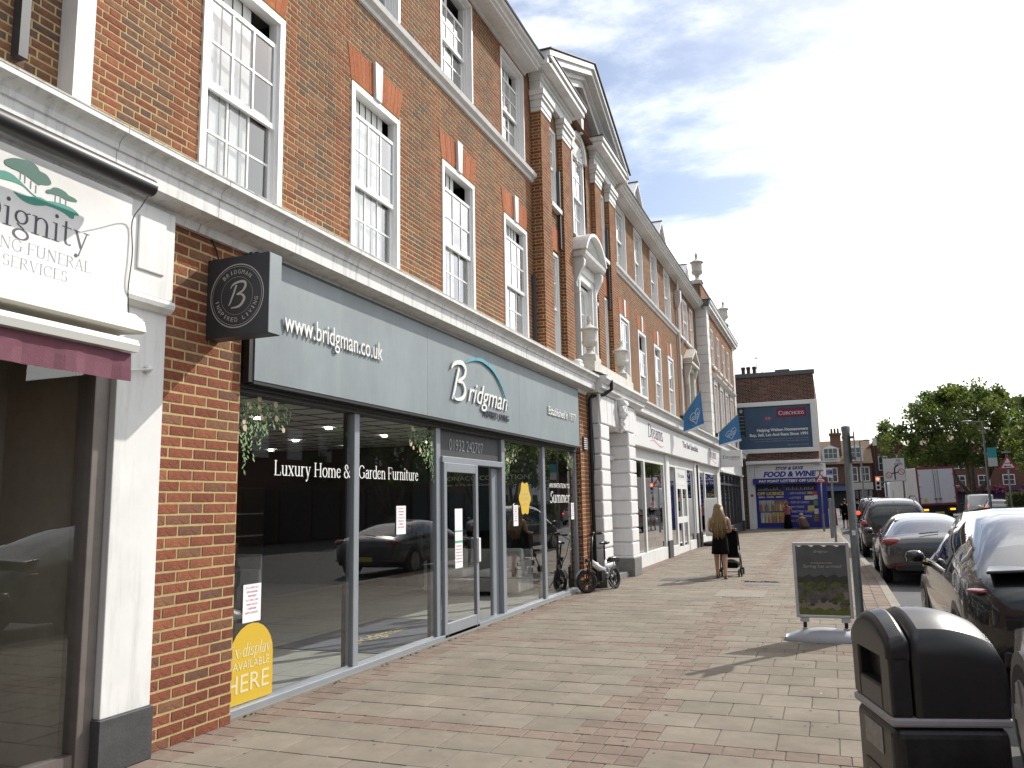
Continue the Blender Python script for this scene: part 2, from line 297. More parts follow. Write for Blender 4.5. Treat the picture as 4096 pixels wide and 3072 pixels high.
# a small thick-and-thin serif alphabet, drawn as strokes (x 0.., y baseline 0, x-height 0.48, cap 0.7)
TK, TN = 0.095, 0.032
def _arc(cx, cy, rx, ry, a0, a1, n=14, tk=TK, tn=TN):
    out = []
    for k in range(n+1):
        a = R(a0+(a1-a0)*k/n); w = tn+(tk-tn)*abs(math.cos(a))
        out.append((cx+rx*math.cos(a), cy+ry*math.sin(a), math.cos(a), math.sin(a), w))
    return ('a', out)
def _st(x, y0, y1, l=1, r=1, t=1, b=1):
    o = [('l', x, y0, x, y1, TK)]
    if b: o.append(('l', x-0.11*l, y0+0.015, x+0.11*r, y0+0.015, 0.03))
    if t: o.append(('l', x-0.11, y1-0.015, x+(0.11 if t == 2 else 0.03), y1-0.02, 0.03))
    return o
XH, CH = 0.48, 0.70
def _ln(*p): return [('l', *p)]
GL = {
 'i': (0.26, _st(0.13, 0, XH)+[('d', 0.13, 0.66, 0.055)]), 'n': (0.56, _st(0.12, 0, XH)+_st(0.43, 0, 0.32, t=0)+[_arc(0.275, 0.30, 0.155, 0.16, 0, 165)]),
 'm': (0.86, _st(0.12, 0, XH)+_st(0.42, 0, 0.32, t=0)+_st(0.72, 0, 0.32, t=0)+[_arc(0.27, 0.30, 0.15, 0.16, 0, 165), _arc(0.57, 0.30, 0.15, 0.16, 0, 165)]),
 'r': (0.40, _st(0.12, 0, XH)+[_arc(0.27, 0.31, 0.14, 0.15, 55, 170)]), 'u': (0.56, _st(0.13, 0.15, XH, b=0)+_st(0.43, 0, XH)+[_arc(0.28, 0.17, 0.15, 0.16, 180, 345)]),
 'e': (0.47, [_arc(0.24, 0.24, 0.18, 0.23, 25, 325)]+_ln(0.08, 0.28, 0.41, 0.28, 0.03)), 'o': (0.52, [_arc(0.26, 0.24, 0.20, 0.23, 0, 360, 22)]),
 'a': (0.47, _st(0.36, 0, 0.34, l=0, t=0)+[_arc(0.24, 0.34, 0.12, 0.125, 0, 160), _arc(0.22, 0.15, 0.145, 0.14, 60, 330)]),
 'd': (0.54, [_arc(0.25, 0.24, 0.19, 0.23, 40, 320)]+_st(0.42, 0, 0.74)), 'g': (0.50, [_arc(0.23, 0.31, 0.15, 0.16, 0, 360, 18), _arc(0.24, -0.12, 0.19, 0.125, 0, 360, 18)]+_ln(0.33, 0.42, 0.46, 0.47, 0.045)+_ln(0.12, 0.13, 0.32, 0.02, 0.05)),
 't': (0.36, _st(0.15, 0.1, 0.62, t=0, b=0)+_ln(0.03, 0.46, 0.32, 0.46, 0.032)+[_arc(0.25, 0.12, 0.10, 0.11, 180, 310)]),
 'y': (0.52, _ln(0.10, 0.46, 0.27, 0.02, TK)+_ln(0.43, 0.46, 0.20, -0.2, 0.045)+_ln(0.01, 0.465, 0.20, 0.465, 0.03)+_ln(0.33, 0.465, 0.51, 0.465, 0.03)+[('d', 0.13, -0.2, 0.055)]),
 's': (0.40, [_arc(0.20, 0.355, 0.12, 0.115, 20, 250), _arc(0.20, 0.12, 0.13, 0.12, 70, -160)]), 'x': (0.52, _ln(0.10, 0.46, 0.42, 0.02, TK)+_ln(0.41, 0.46, 0.11, 0.02, 0.04)+_ln(0.01, 0.465, 0.2, 0.465, 0.03)+_ln(0.32, 0.465, 0.5, 0.465, 0.03)+_ln(0.01, 0.015, 0.2, 0.015, 0.03)+_ln(0.32, 0.015, 0.51, 0.015, 0.03)),
 'l': (0.26, _st(0.13, 0, 0.74)), '-': (0.30, _ln(0.04, 0.22, 0.26, 0.22, 0.05)), 'p': (0.54, _st(0.12, -0.2, XH)+[_arc(0.29, 0.24, 0.19, 0.23, -140, 140)]),
 'D': (0.74, _st(0.14, 0, CH)+[_arc(0.30, 0.35, 0.36, 0.335, -90, 90)]+_ln(0.14, 0.685, 0.32, 0.685, 0.03)+_ln(0.14, 0.015, 0.32, 0.015, 0.03)),
 'L': (0.58, _st(0.14, 0, CH, t=2)+_ln(0.14, 0.015, 0.54, 0.015, 0.03)+_ln(0.53, 0.0, 0.55, 0.17, 0.035)), 'H': (0.78, _st(0.14, 0, CH, t=2)+_st(0.62, 0, CH, t=2)+_ln(0.14, 0.36, 0.62, 0.36, 0.032)),
 'F': (0.58, _st(0.14, 0, CH)+_ln(0.14, 0.685, 0.54, 0.685, 0.03)+_ln(0.53, 0.7, 0.55, 0.55, 0.035)+_ln(0.14, 0.36, 0.42, 0.36, 0.03)+_ln(0.42, 0.28, 0.42, 0.44, 0.03)),
 'G': (0.74, [_arc(0.37, 0.35, 0.30, 0.345, 35, 320)]+_ln(0.62, 0.05, 0.62, 0.31, TK)+_ln(0.48, 0.31, 0.7, 0.31, 0.03)), 'C': (0.68, [_arc(0.37, 0.35, 0.30, 0.345, 38, 322)]+_ln(0.6, 0.5, 0.6, 0.68, 0.03)),
 'E': (0.60, _st(0.14, 0, CH)+_ln(0.14, 0.685, 0.53, 0.685, 0.03)+_ln(0.14, 0.015, 0.55, 0.015, 0.03)+_ln(0.14, 0.36, 0.42, 0.36, 0.03)+_ln(0.52, 0.7, 0.54, 0.56, 0.03)+_ln(0.54, 0, 0.56, 0.16, 0.03)),
 'R': (0.66, _st(0.14, 0, CH)+[_arc(0.28, 0.53, 0.21, 0.155, -90, 90)]+_ln(0.14, 0.685, 0.3, 0.685, 0.03)+_ln(0.14, 0.375, 0.3, 0.375, 0.03)+_ln(0.3, 0.38, 0.6, 0.02, 0.08)),
 'U': (0.74, _st(0.14, 0.2, CH, b=0, t=2)+_st(0.6, 0.2, CH, b=0, t=2)+[_arc(0.37, 0.22, 0.23, 0.21, 180, 360)]), 'N': (0.76, _ln(0.14, 0, 0.14, CH, 0.04)+_ln(0.62, 0, 0.62, CH, 0.04)+_ln(0.14, 0.68, 0.62, 0.03, TK)+_ln(0.02, 0.015, 0.26, 0.015, 0.03)+_ln(0.5, 0.685, 0.74, 0.685, 0.03)),
 'A': (0.70, _ln(0.36, 0.7, 0.6, 0.02, TK)+_ln(0.34, 0.68, 0.10, 0.02, 0.04)+_ln(0.19, 0.24, 0.5, 0.24, 0.03)+_ln(0.01, 0.015, 0.2, 0.015, 0.03)+_ln(0.48, 0.015, 0.7, 0.015, 0.03)),
 'V': (0.68, _ln(0.1, 0.68, 0.35, 0.02, TK)+_ln(0.58, 0.68, 0.36, 0.02, 0.04)+_ln(0.0, 0.685, 0.22, 0.685, 0.03)+_ln(0.47, 0.685, 0.67, 0.685, 0.03)), 'S': (0.50, [_arc(0.25, 0.52, 0.17, 0.165, 20, 250), _arc(0.25, 0.18, 0.185, 0.18, 70, -160)]),
 'I': (0.32, _st(0.16, 0, CH, t=2)), 'B': (0.64, _st(0.14, 0, CH)+[_arc(0.28, 0.53, 0.19, 0.155, -90, 90), _arc(0.28, 0.195, 0.25, 0.18, -90, 90)]+_ln(0.14, 0.685, 0.3, 0.685, 0.03)+_ln(0.14, 0.375, 0.3, 0.375, 0.03)+_ln(0.14, 0.015, 0.3, 0.015, 0.03)),
 'O': (0.76, [_arc(0.38, 0.35, 0.31, 0.345, 0, 360, 26)]), 'H ': (0, []), ' ': (0.27, []),
 '&': (0.76, [_arc(0.30, 0.55, 0.13, 0.14, -30, 230), _arc(0.28, 0.19, 0.20, 0.18, 120, 350)]+_ln(0.2, 0.5, 0.64, 0.03, 0.08)+_ln(0.46, 0.16, 0.62, 0.38, 0.035)),
}
def serif(s, p0, udir, width, cap, m, parent, name='lettering', vdir=(0, 0, 1), slant=0.0, weight=1.0, small=0.0):
    """serif lettering; p0 = baseline start; cap = cap height; fitted to width"""
    u = Vector(udir).normalized(); v = Vector(vdir).normalized(); k = u.cross(v)
    adv = 0.0; segs = []; sc0 = 1.0
    for ci, ch in enumerate(s):
        sc0 = 1.0
        if small and ci and ch.isupper() and s[ci-1] != ' ': sc0 = small
        w, g = GL.get(ch, GL.get(ch.lower(), (0.3, [])))
        segs.append((adv, sc0, g)); adv += w*sc0
    sx = width/adv; sy = cap/CH; b = MB(); dz = 0.0
    P = Vector(p0)
    def put(pts):
        nonlocal dz
        dz = (dz+0.00009) % 0.0012
        q = [tuple(P+u*((x+y*slant)*sx)+v*(y*sy)+k*dz) for x, y in pts]
        i = len(b.v); b.v += q; b.f.append(tuple(range(i, i+len(q)))); b.m.append(0)
    for a, sc, g in segs:
        for e in g:
            if e[0] == 'l':
                _, x0, y0, x1, y1, w = e; w *= weight
                d = math.hypot(x1-x0, y1-y0); nx, ny = -(y1-y0)/d*w/2, (x1-x0)/d*w/2
                pts = [(x0+nx, y0+ny), (x0-nx, y0-ny), (x1-nx, y1-ny), (x1+nx, y1+ny)]
                put([(a+x*sc, y*sc) for x, y in pts])
            elif e[0] == 'd':
                put([(a+sc*(e[1]+e[3]*math.cos(t*math.pi/5)), sc*(e[2]+e[3]*math.sin(t*math.pi/5))) for t in range(10)])
            else:
                pp = e[1]
                for q0, q1 in zip(pp, pp[1:]):
                    w0, w1 = q0[4]*weight/2, q1[4]*weight/2
                    put([(a+sc*x, sc*y) for x, y in ((q0[0]+q0[2]*w0, q0[1]+q0[3]*w0), (q1[0]+q1[2]*w1, q1[1]+q1[3]*w1),
                         (q1[0]-q1[2]*w1, q1[1]-q1[3]*w1), (q0[0]-q0[2]*w0, q0[1]-q0[3]*w0))])
    return b.build(name, m, parent)
# ------------------------------------------------------------------ view helper
def proj(p):
    q = Vector(p)-CAMP; d = q.dot(_f)
    if d < 0.1: return None
    s = 28.677/36*1024
    return 512+s*q.dot(_r2)/d, 384-s*q.dot(_u2)/d, d
def seen(p, mg=20):
    a = proj(p)
    return a is not None and -mg < a[0] < 1024+mg and -mg < a[1] < 768+mg
# ------------------------------------------------------------------ ground
ASPHALT = mat('asphalt', (0.075, 0.075, 0.078), 0.9, var=0.25, vscale=1.2, bump=0.4, bscale=160, dirt=(0.13, 0.125, 0.115), dirt_amt=0.6, dscale=0.8)
g = MB(); g.quad((-600, -60, -0.10), (900, -60, -0.10), (900, 1500, -0.10), (-600, 1500, -0.10))
road = tag(g.build('road', ASPHALT), kind='structure')
JOINT = mat('paving_joint', (0.12, 0.105, 0.085), 0.95, var=0.3, vscale=9)
def kx(y): return 0.87 if y < 20 else 0.87-(y-20)*0.028
g = MB()
ys = [-2, 20, 48.9]
g.prism([(-9, -2, -0.20), (kx(0)-0.02, -2, -0.20), (kx(20)-0.02, 20, -0.20), (kx(48.9)-0.02, 48.9, -0.20), (-9, 48.9, -0.20)], (0, 0, 0.193))
pavement = tag(g.build('pavement', JOINT), kind='structure')
SLABS = [mat('slab_%d' % i, c, 0.92, var=0.16, vscale=7, bump=0.35, bscale=170, dirt=(0.10, 0.09, 0.07), dirt_amt=0.45, dscale=3.5, spec=0.2, soot=.20, sscale=1.3)
         for i, c in enumerate(((0.215, 0.188, 0.150), (0.226, 0.196, 0.157), (0.206, 0.181, 0.145), (0.219, 0.188, 0.151), (0.236, 0.206, 0.166)))]
REDS = [mat('red_paver_%d' % i, c, 0.92, var=0.2, vscale=10, bump=0.35, bscale=170, dirt=(0.13, 0.105, 0.083), dirt_amt=0.6, dscale=5, spec=0.2, soot=.20, sscale=1.3)
        for i, c in enumerate(((0.222, 0.172, 0.14), (0.213, 0.163, 0.132), (0.232, 0.18, 0.146), (0.198, 0.152, 0.124)))]
PAV = SLABS+REDS
pv = []                                                # (x0,x1,y0,y1,mat)
def slab(x0, x1, y0, y1, red=False):
    if x1-x0 < 0.03: return
    m = 5+rnd.choice((0, 0, 1, 1, 2, 3)) if red else rnd.choice((0, 0, 1, 1, 2, 3, 3, 4))
    pv.append((x0, x1, y0, y1, m))
y = 5.75-3.69-0.2; row = 0; rowk = 0
XR = 0.36
while y < 48.8:
    if row % 10 == 0:                                  # a course of small red blocks right across
        h = 0.2; x = -4.60
        while x < XR: slab(x, min(x+0.2, XR), y, y+h, True); x += 0.2
        par = 0
    else:
        h = 0.41; par = row % 2
        lx = -1.88 if par else -1.68; rx = -1.27 if par else -1.47
        x = -4.62                                      # red edge along the shop wall
        for q in range(2):
            for w in range(2): slab(x+0.2*q, x+0.2*q+0.2, y+0.205*w, y+0.205*(w+1), True)
        x = lx
        while x > -4.22:
            slab(max(x-0.4, -4.22), x, y, y+h); x -= 0.4
        nb = 4 if par else 1
        for q in range(nb):
            w = (rx-lx)/nb
            for t in range(2): slab(lx+w*q, lx+w*(q+1), y+0.205*t, y+0.205*(t+1), True)
        x = rx
        while x < XR: slab(x, min(x+0.4, XR), y, y+h); x += 0.4
    xk = kx(y)-0.15; nb = 2                              # red blocks beside the kerb
    for t in range(2):
        for q in range(nb):
            w = (xk-XR)/nb
            slab(XR+w*q, XR+w*(q+1), y+h/2*t, y+h/2*(t+1), True)
    y += h; row += 1
def paver_mesh(b, x0, x1, y0, y1, m, z=0.0, tilt=(0, 0)):
    j = 0.004; x0 += j; x1 -= j; y0 += j; y1 -= j; c = 0.004; i = len(b.v)
    zz = [z+tilt[0]*s+tilt[1]*t for s, t in ((-1, -1), (1, -1), (1, 1), (-1, 1))]
    b.v += [(x0, y0, -0.03), (x1, y0, -0.03), (x1, y1, -0.03), (x0, y1, -0.03), (x0, y0, zz[0]-c), (x1, y0, zz[1]-c), (x1, y1, zz[2]-c), (x0, y1, zz[3]-c),
            (x0+c, y0+c, zz[0]), (x1-c, y0+c, zz[1]), (x1-c, y1-c, zz[2]), (x0+c, y1-c, zz[3])]
    for f in ((0,1,5,4),(1,2,6,5),(2,3,7,6),(3,0,4,7),(4,5,9,8),(5,6,10,9),(6,7,11,10),(7,4,8,11),(8,9,10,11)):
        b.f.append(tuple(i+k for k in f)); b.m.append(m)
pv.sort(key=lambda p: (0 if seen(((p[0]+p[1])/2, (p[2]+p[3])/2, 0)) else 1, -(p[1]-p[0])*(p[3]-p[2])/(((p[0]+p[1])/2)**2+((p[2]+p[3])/2)**2)**1.5))
cache = {}
rest = MB()
for i, (x0, x1, y0, y1, m) in enumerate(pv):
    if i < 300:
        w, h = round(x1-x0, 3), round(y1-y0, 3); key = (w, h, m)
        if key not in cache:
            b = MB(); paver_mesh(b, -w/2, w/2, -h/2, h/2, 0); cache[key] = b.mesh('paver', PAV[m])
        o = bpy.data.objects.new('paving_slab' if m < 5 else 'paving_block', cache[key]); COL.objects.link(o); o.parent = pavement
        o.location = ((x0+x1)/2, (y0+y1)/2, rnd.uniform(-0.0015, 0.0015)); o.rotation_euler = (rnd.uniform(-.004, .004), rnd.uniform(-.004, .004), rnd.uniform(-.003, .003))
    else:
        paver_mesh(rest, x0, x1, y0, y1, m, rnd.uniform(-0.0015, 0.0015), (rnd.uniform(-.001, .001), rnd.uniform(-.001, .001)))
tag(rest.build('paving', PAV, pavement), kind='stuff')
KERB = mat('kerb_stone', (0.23, 0.20, 0.165), 0.9, var=0.2, bump=0.3, bscale=120, dirt=(0.12, 0.11, 0.10), dirt_amt=0.5)
y = -1.5
while y < 48:
    b = MB(); xa, xb = kx(y), kx(y+0.9)
    b.prism([(xa-0.148, y+0.003, -0.12), (xa, y+0.003, -0.12), (xb, y+0.897, -0.12), (xb-0.148, y+0.897, -0.12)], (0, 0, 0.121))
    b.build('kerb_stone', KERB, pavement, bevel=0.012); y += 0.9
COVER = mat('iron_cover', (0.13, 0.125, 0.12), 0.7, metal=0.3, var=0.3, bump=0.5, bscale=90)
CONC = mat('pale_concrete', (0.215, 0.195, 0.157), 0.95, var=0.15, vscale=5, bump=0.3, bscale=120)
b = MB(); b.box(-2.05, -1.2, 14.85, 15.95, -0.01, 0.004); b.build('concrete_patch', CONC, pavement)
b = MB()
for k in range(9): b.box(-3.5, -2.6, 17.55+k*0.07, 17.6+k*0.07, -0.01, 0.006)
b.box(-3.54, -2.56, 17.5, 18.2, -0.01, 0.003); b.build('drain_cover', COVER, pavement)
b = MB(); b.box(-1.75, -1.1, 16.9, 17.5, -0.01, 0.004); b.box(-1.70, -1.15, 16.95, 17.45, -0.01, 0.006); b.build('inspection_cover', COVER, pavement)
GUM = [mat('gum_spot', (.075, .07, .06), .9), mat('pale_gum_spot', (.26, .24, .20), .9)]
b = MB(); r_ = random.Random(77)
for k in range(420):
    x, yy = r_.uniform(-4.3, .6), r_.uniform(3.4, 30)*r_.uniform(.5, 1)+1.5; q = r_.uniform(.006, .016); i = len(b.v)
    b.v += [(x+q*math.cos(t*.785)*r_.uniform(.8, 1.2), yy+q*math.sin(t*.785)*r_.uniform(.8, 1.2), .0025) for t in range(8)]; b.f.append(tuple(range(i, i+8))); b.m.append(0 if r_.random() < .75 else 1)
tag(b.build('gum_spots', GUM, pavement), kind='stuff')
b = MB(); LITT = [mat('dry_leaf', (.22, .13, .05), .9), mat('paper_scrap', (.5, .5, .47), .9)]
for k in range(70):
    x = r_.choice((r_.uniform(-4.56, -4.3), r_.uniform(.5, .8), r_.uniform(-4.4, .6))); yy = r_.uniform(4.2, 22); q = r_.uniform(.008, .02); a = r_.uniform(0, 6.28)
    b.quad((x, yy, .004), (x+q*math.cos(a), yy+q*math.sin(a), .006), (x+q*1.6*math.cos(a+.5), yy+q*1.6*math.sin(a+.5), .010), (x+q*math.cos(a+1.2), yy+q*math.sin(a+1.2), .005), 0 if r_.random() < .7 else 1)
tag(b.build('litter_scraps', LITT, pavement), kind='stuff')
WEED = mat('weed', (0.09, 0.11, 0.03), 0.8)
b = MB()
for k in range(160):
    x = -1.1-0.66*rnd.random(); yy = 17.48+rnd.uniform(-.03, .03); h = rnd.uniform(.01, .03); a = rnd.uniform(0, 6.28)
    b.quad((x, yy, 0), (x+.012*math.cos(a), yy+.012*math.sin(a), 0), (x+.03*math.cos(a), yy+.02*math.sin(a), h), (x+.01*math.cos(a), yy, h))
for k in range(240):
    x = -4.56+rnd.random()*0.05; yy = rnd.uniform(4.5, 15.2); h = rnd.uniform(.004, .02); a = rnd.uniform(0, 6.28)
    b.quad((x, yy, 0), (x+.015*math.cos(a), yy+.015*math.sin(a), 0), (x+.03*math.cos(a), yy+.02*math.sin(a), h), (x+.01*math.cos(a), yy, h))
tag(b.build('weeds', WEED), 'sparse weeds and dry litter in the paving joints', 'weeds', kind='stuff')
# ------------------------------------------------------------------ bricks
BR = []       # (parent key, O, U, N, ua, ub, za, zb, mat)
def field(u, z, edges):
    r = rnd.random()
    for a, b in edges:
        if a <= u <= b: return 0 if r < .5 else (1 if r < .75 else (2 if r < .9 else 7))
    if r < .18: return 0 if rnd.random() < .4 else 1
    return 3 if r < .42 else (4 if r < .66 else (5 if r < .82 else (7 if r < .94 else 6)))
def brick_wall(key, O, U, Nn, u0, u1, z0, z1, holes=(), edges=(), gauge=0.0682, bh=0.0555, S=0.222, H=0.107, J=0.0125, bond='flemish', pick=None, mb=None):
    O = Vector(O); U = Vector(U); Nn = Vector(Nn)
    nc = int(round((z1-z0)/gauge)); gauge = (z1-z0)/nc; bh = gauge-J
    for c in range(nc):
        za = z0+c*gauge; zb = za+bh; zm = (za+zb)/2
        cuts = [(a-0.004, b+0.004) for (a, b, c0, c1) in holes if c0 < zm < c1]
        if bond == 'flemish':
            seq = [S, H]; u = u0 - ((S+H)/2+J if c % 2 else 0)
        else:
            seq = [S]; u = u0 - (S/2+J/2 if c % 2 else 0)
        k = 0
        while u < u1:
            w = seq[k % len(seq)]; k += 1
            iv = [(max(u, u0), min(u+w, u1))]
            for a, b in cuts:
                nv = []
                for p, q in iv:
                    if b <= p or a >= q: nv.append((p, q))
                    else:
                        if a > p: nv.append((p, a))
                        if b < q: nv.append((b, q))
                iv = nv
            for p, q in iv:
                if q-p > 0.022:
                    m = pick() if pick else field((p+q)/2, zm, edges)
                    BR.append((key, O, U, Nn, p, q, za, zb, m))
            u += w+J
    if mb is not None:
        us = sorted({u0, u1, *[max(u0, min(u1, h[0])) for h in holes], *[max(u0, min(u1, h[1])) for h in holes]})
        zs = sorted({z0, z1, *[max(z0, min(z1, h[2])) for h in holes], *[max(z0, min(z1, h[3])) for h in holes]})
        for a, b in zip(us, us[1:]):
            for c, d in zip(zs, zs[1:]):
                um, zm = (a+b)/2, (c+d)/2
                if any(h[0] < um < h[1] and h[2] < zm < h[3] for h in holes) or b-a < 1e-5 or d-c < 1e-5: continue
                P = [O+U*s+Vector((0, 0, t))-Nn*0.0022 for s, t in ((a, c), (b, c), (b, d), (a, d))]
                if U.cross(Vector((0, 0, 1))).dot(Nn) < 0: P.reverse()
                mb.quad(*[tuple(p) for p in P])
def brick_geo(b, U, Nn, O, ua, ub, za, zb, m, out):
    Z = Vector((0, 0, 1)); i = len(b.v); c = 0.003
    def P(u, z, n): return tuple(O+U*u+Z*z+Nn*n)
    b.v += [P(ua, za, -.012), P(ub, za, -.012), P(ub, zb, -.012), P(ua, zb, -.012), P(ua+c, za+c, out), P(ub-c, za+c, out), P(ub-c, zb-c, out), P(ua+c, zb-c, out)]
    fl = U.cross(Z).dot(Nn) < 0
    for f in ((4,5,6,7),(0,1,5,4),(1,2,6,5),(2,3,7,6),(3,0,4,7)):
        b.f.append(tuple(i+k for k in (f[::-1] if fl else f))); b.m.append(m)
def flush_bricks(parents):
    def area(e):
        key, O, U, Nn, ua, ub, za, zb, m = e
        c = O+U*((ua+ub)/2)+Vector((0, 0, (za+zb)/2))
        if not seen(c): return 0
        d = c-CAMP; return (ub-ua)*max(0.0, -Nn.dot(d.normalized()))/d.length_squared
    by = {}
    for e in BR: by.setdefault(parents[e[0]][0].name, []).append(e)
    for tname, lst in by.items():
        lst.sort(key=area, reverse=True); rest = {}; cch = {}
        for n, (key, O, U, Nn, ua, ub, za, zb, m) in enumerate(lst):
            root, wall = parents[key]; out = rnd.uniform(0.0, 0.0028)
            if n < 300:
                w, h = round(ub-ua, 3), round(zb-za, 4); kk = (w, h, m, tuple(U), tuple(Nn))
                if kk not in cch:
                    b = MB(); brick_geo(b, U, Nn, Vector((0, 0, 0)), -w/2, w/2, -h/2, h/2, 0, 0.003); cch[kk] = b.mesh('brick', BRICKS[m])
                o = bpy.data.objects.new('brick', cch[kk]); COL.objects.link(o); o.parent = wall
                org = Vector(ORG.get(wall.name, (0, 0, 0)))
                o.location = O+U*((ua+ub)/2)+Vector((0, 0, (za+zb)/2))+Nn*(out-0.003)-org
                o.rotation_euler = (rnd.uniform(-.006, .006), rnd.uniform(-.006, .006), rnd.uniform(-.006, .006))
            else:
                b = rest.setdefault(key, MB()); brick_geo(b, U, Nn, O, ua, ub, za, zb, m, out)
        for key, b in rest.items():
            tag(b.build('brickwork', BRICKS, parents[key][1]), kind='stuff')
# ------------------------------------------------------------------ sash windows (built at the origin: y across, z up, +x out)
VBLIND = mat('vertical_blind', (0.80, 0.80, 0.77), 0.85, var=0.08)
def make_window(w, h, cols=3, rows=2, drop=0.2, ft=0.075, blind=1.0, drop_blind=0.0, ext=0.0):
    f = MB()
    for a, b, c, d in ((0, ft, 0, h), (w-ft, w, 0, h), (ft, w-ft, h-ft, h), (ft, w-ft, 0, 0.05)): f.box(-0.11, 0.018, a, b, c, d)
    f.box(-0.115, -0.02, ft, ft+0.02, 0.05, h-ft); f.box(-0.115, -0.02, w-ft-0.02, w-ft, 0.05, h-ft)
    f.box(-0.11, 0.05, -0.02, w+0.02, -0.06, -0.001)
    if ext:
        for a, b, c, d in ((-.012, .03, 0, h), (w-.03, w+.012, 0, h), (.03, w-.03, h-.03, h+.012)): f.box(0.0185, ext+.012, a, b, c, d)
    win = f.build('window', UPVC)
    iw0, iw1 = ft+0.02, w-ft-0.02; mid = h*0.47; st = 0.04
    def sash(name, z0, z1, x):
        s = MB()
        s.box(x-0.035, x, iw0, iw0+st, z0, z1); s.box(x-0.035, x, iw1-st, iw1, z0, z1)
        s.box(x-0.035, x, iw0+st, iw1-st, z0, z0+0.055); s.box(x-0.035, x, iw0+st, iw1-st, z1-0.045, z1)
        a0, a1, b0, b1 = iw0+st, iw1-st, z0+0.055, z1-0.045
        for c in range(1, cols):
            q = a0+(a1-a0)*c/cols; s.box(x-0.028, x-0.004, q-0.011, q+0.011, b0, b1)
        for r in range(1, rows):
            q = b0+(b1-b0)*r/rows; s.box(x-0.027, x-0.005, a0, a1, q-0.011, q+0.011)
        o = s.build(name, UPVC); o.parent = win
        pw, ph = (a1-a0)/cols, (b1-b0)/rows
        p = MB(); p.quad((0, 0.006, 0.006), (0, pw-0.006, 0.006), (0, pw-0.006, ph-0.006), (0, 0.006, ph-0.006)); me = p.mesh('pane', SASHGLASS)
        for c in range(cols):
            for r in range(rows):
                po = bpy.data.objects.new('pane', me); COL.objects.link(po); po.parent = win; po.location = (x-0.016, a0+pw*c, b0+ph*r)
                po.rotation_euler = (0, rnd.uniform(-.006, .006), rnd.uniform(-.006, .006))
    sash('lower_sash', 0.05, mid+0.03, -0.06); sash('upper_sash', mid-drop*0.0-0.0-drop*0.35, h-ft-drop, -0.018)
    if blind:
        b = MB(); n = max(3, int(w/0.16)); top = h-ft-drop_blind
        for k in range(n):
            if (k+.5)/n > blind: break
            a = iw0+(iw1-iw0)*k/n; q = iw0+(iw1-iw0)*(k+0.97)/n; dx = rnd.uniform(0, 0.006)
            b.quad((-0.105-dx, a, 0.06), (-0.12, q, 0.06), (-0.12, q, top), (-0.105-dx, a, top))
        o = b.build('blind', VBLIND); o.parent = win
    b = MB(); b.quad((-0.45, -0.05, -0.02), (-0.45, w+0.05, -0.02), (-0.45, w+0.05, h+0.05), (-0.45, -0.05, h+0.05))
    b.quad((-0.45, -0.05, h+0.03), (-0.12, -0.05, h+0.03), (-0.12, w+0.05, h+0.03), (-0.45, w+0.05, h+0.03))
    o = b.build('room_lining', LINING); o.parent = win
    return win
LINING = mat('room_lining', (.16, .165, .15), .9)
WT = {}
def window(parent, kind, x, y, z, **kw):
    org = Vector(ORG.get(parent.name, (0, 0, 0)))
    if kind not in WT: WT[kind] = make_window(**kw); c = WT[kind]; c.parent = parent
    else: c = copy_tree(WT[kind], parent)
    c.location = Vector((x, y, z))-org
    return c
# ------------------------------------------------------------------ the long terrace above the shops
XW = -5.06
terrace = thing('terrace_building', 'long three-storey red and brown brick terrace with white sash windows above the shops', 'building', (XW, 17.4, 0))
wallm = MB()
WY = [5.445, 7.93, 10.40, 12.87]; WW = 1.18
WYR = [21.4, 23.67, 26.07, 28.45]; WR_ = 1.10
Z1, Z1T, Z2, Z2T = 4.55, 6.765, 8.18, 9.93
def arch_holes(y0, w): return []
holesL = []; edL = []
for q in WY:
    holesL += [(q, q+WW, Z1, Z1T), (q-0.01, q+WW+0.01, 6.70, 6.82), (q, q+WW, Z2, Z2T), (q, q+WW, 9.90, 9.95)]
    edL += [(q-0.26, q), (q+WW, q+WW+0.26)]
edL += [(4.1, 4.62)]
Y0, ZX = Vector((XW, 0, 0)), (1, 0, 0)
brick_wall('main', (XW, 0, 0), (0, 1, 0), ZX, 4.2, 14.46, 4.2, 10.11, holesL+[(4.2, 14.46, 7.90, 8.05)], edL, mb=wallm)
holesR = []; edR = []
for q in WYR:
    holesR += [(q, q+WR_, Z1, Z1T), (q-0.01, q+WR_+0.01, 6.70, 6.82), (q, q+WR_, Z2, Z2T), (q, q+WR_, 9.90, 9.95)]
    edR += [(q-0.26, q), (q+WR_, q+WR_+0.26)]
G2 = [(31.1, 0.75), (32.45, 1.1), (34.25, 0.8)]
for q, w in G2:
    holesR += [(q, q+w, Z2-0.1, 9.75)]; edR += [(q-0.26, q), (q+w, q+w+0.26)]
holesR += [(31.0, 31.6, 4.5, 6.7), (32.2, 33.6, 4.4, 6.9), (34.4, 35.1, 4.5, 6.7), (20.38, 30.9, 7.90, 8.05)]
brick_wall('main', (XW, 0, 0), (0, 1, 0), ZX, 20.36, 35.8, 4.2, 10.11, holesR, edR, mb=wallm)
# neighbouring wall at the far left
brick_wall('main', (XW-0.02, 0, 0), (0, 1, 0), ZX, 0.8, 4.03, 4.2, 10.11, [], [], pick=lambda: rnd.choice((3, 4, 4, 5, 5, 7, 1, 6)), mb=wallm)
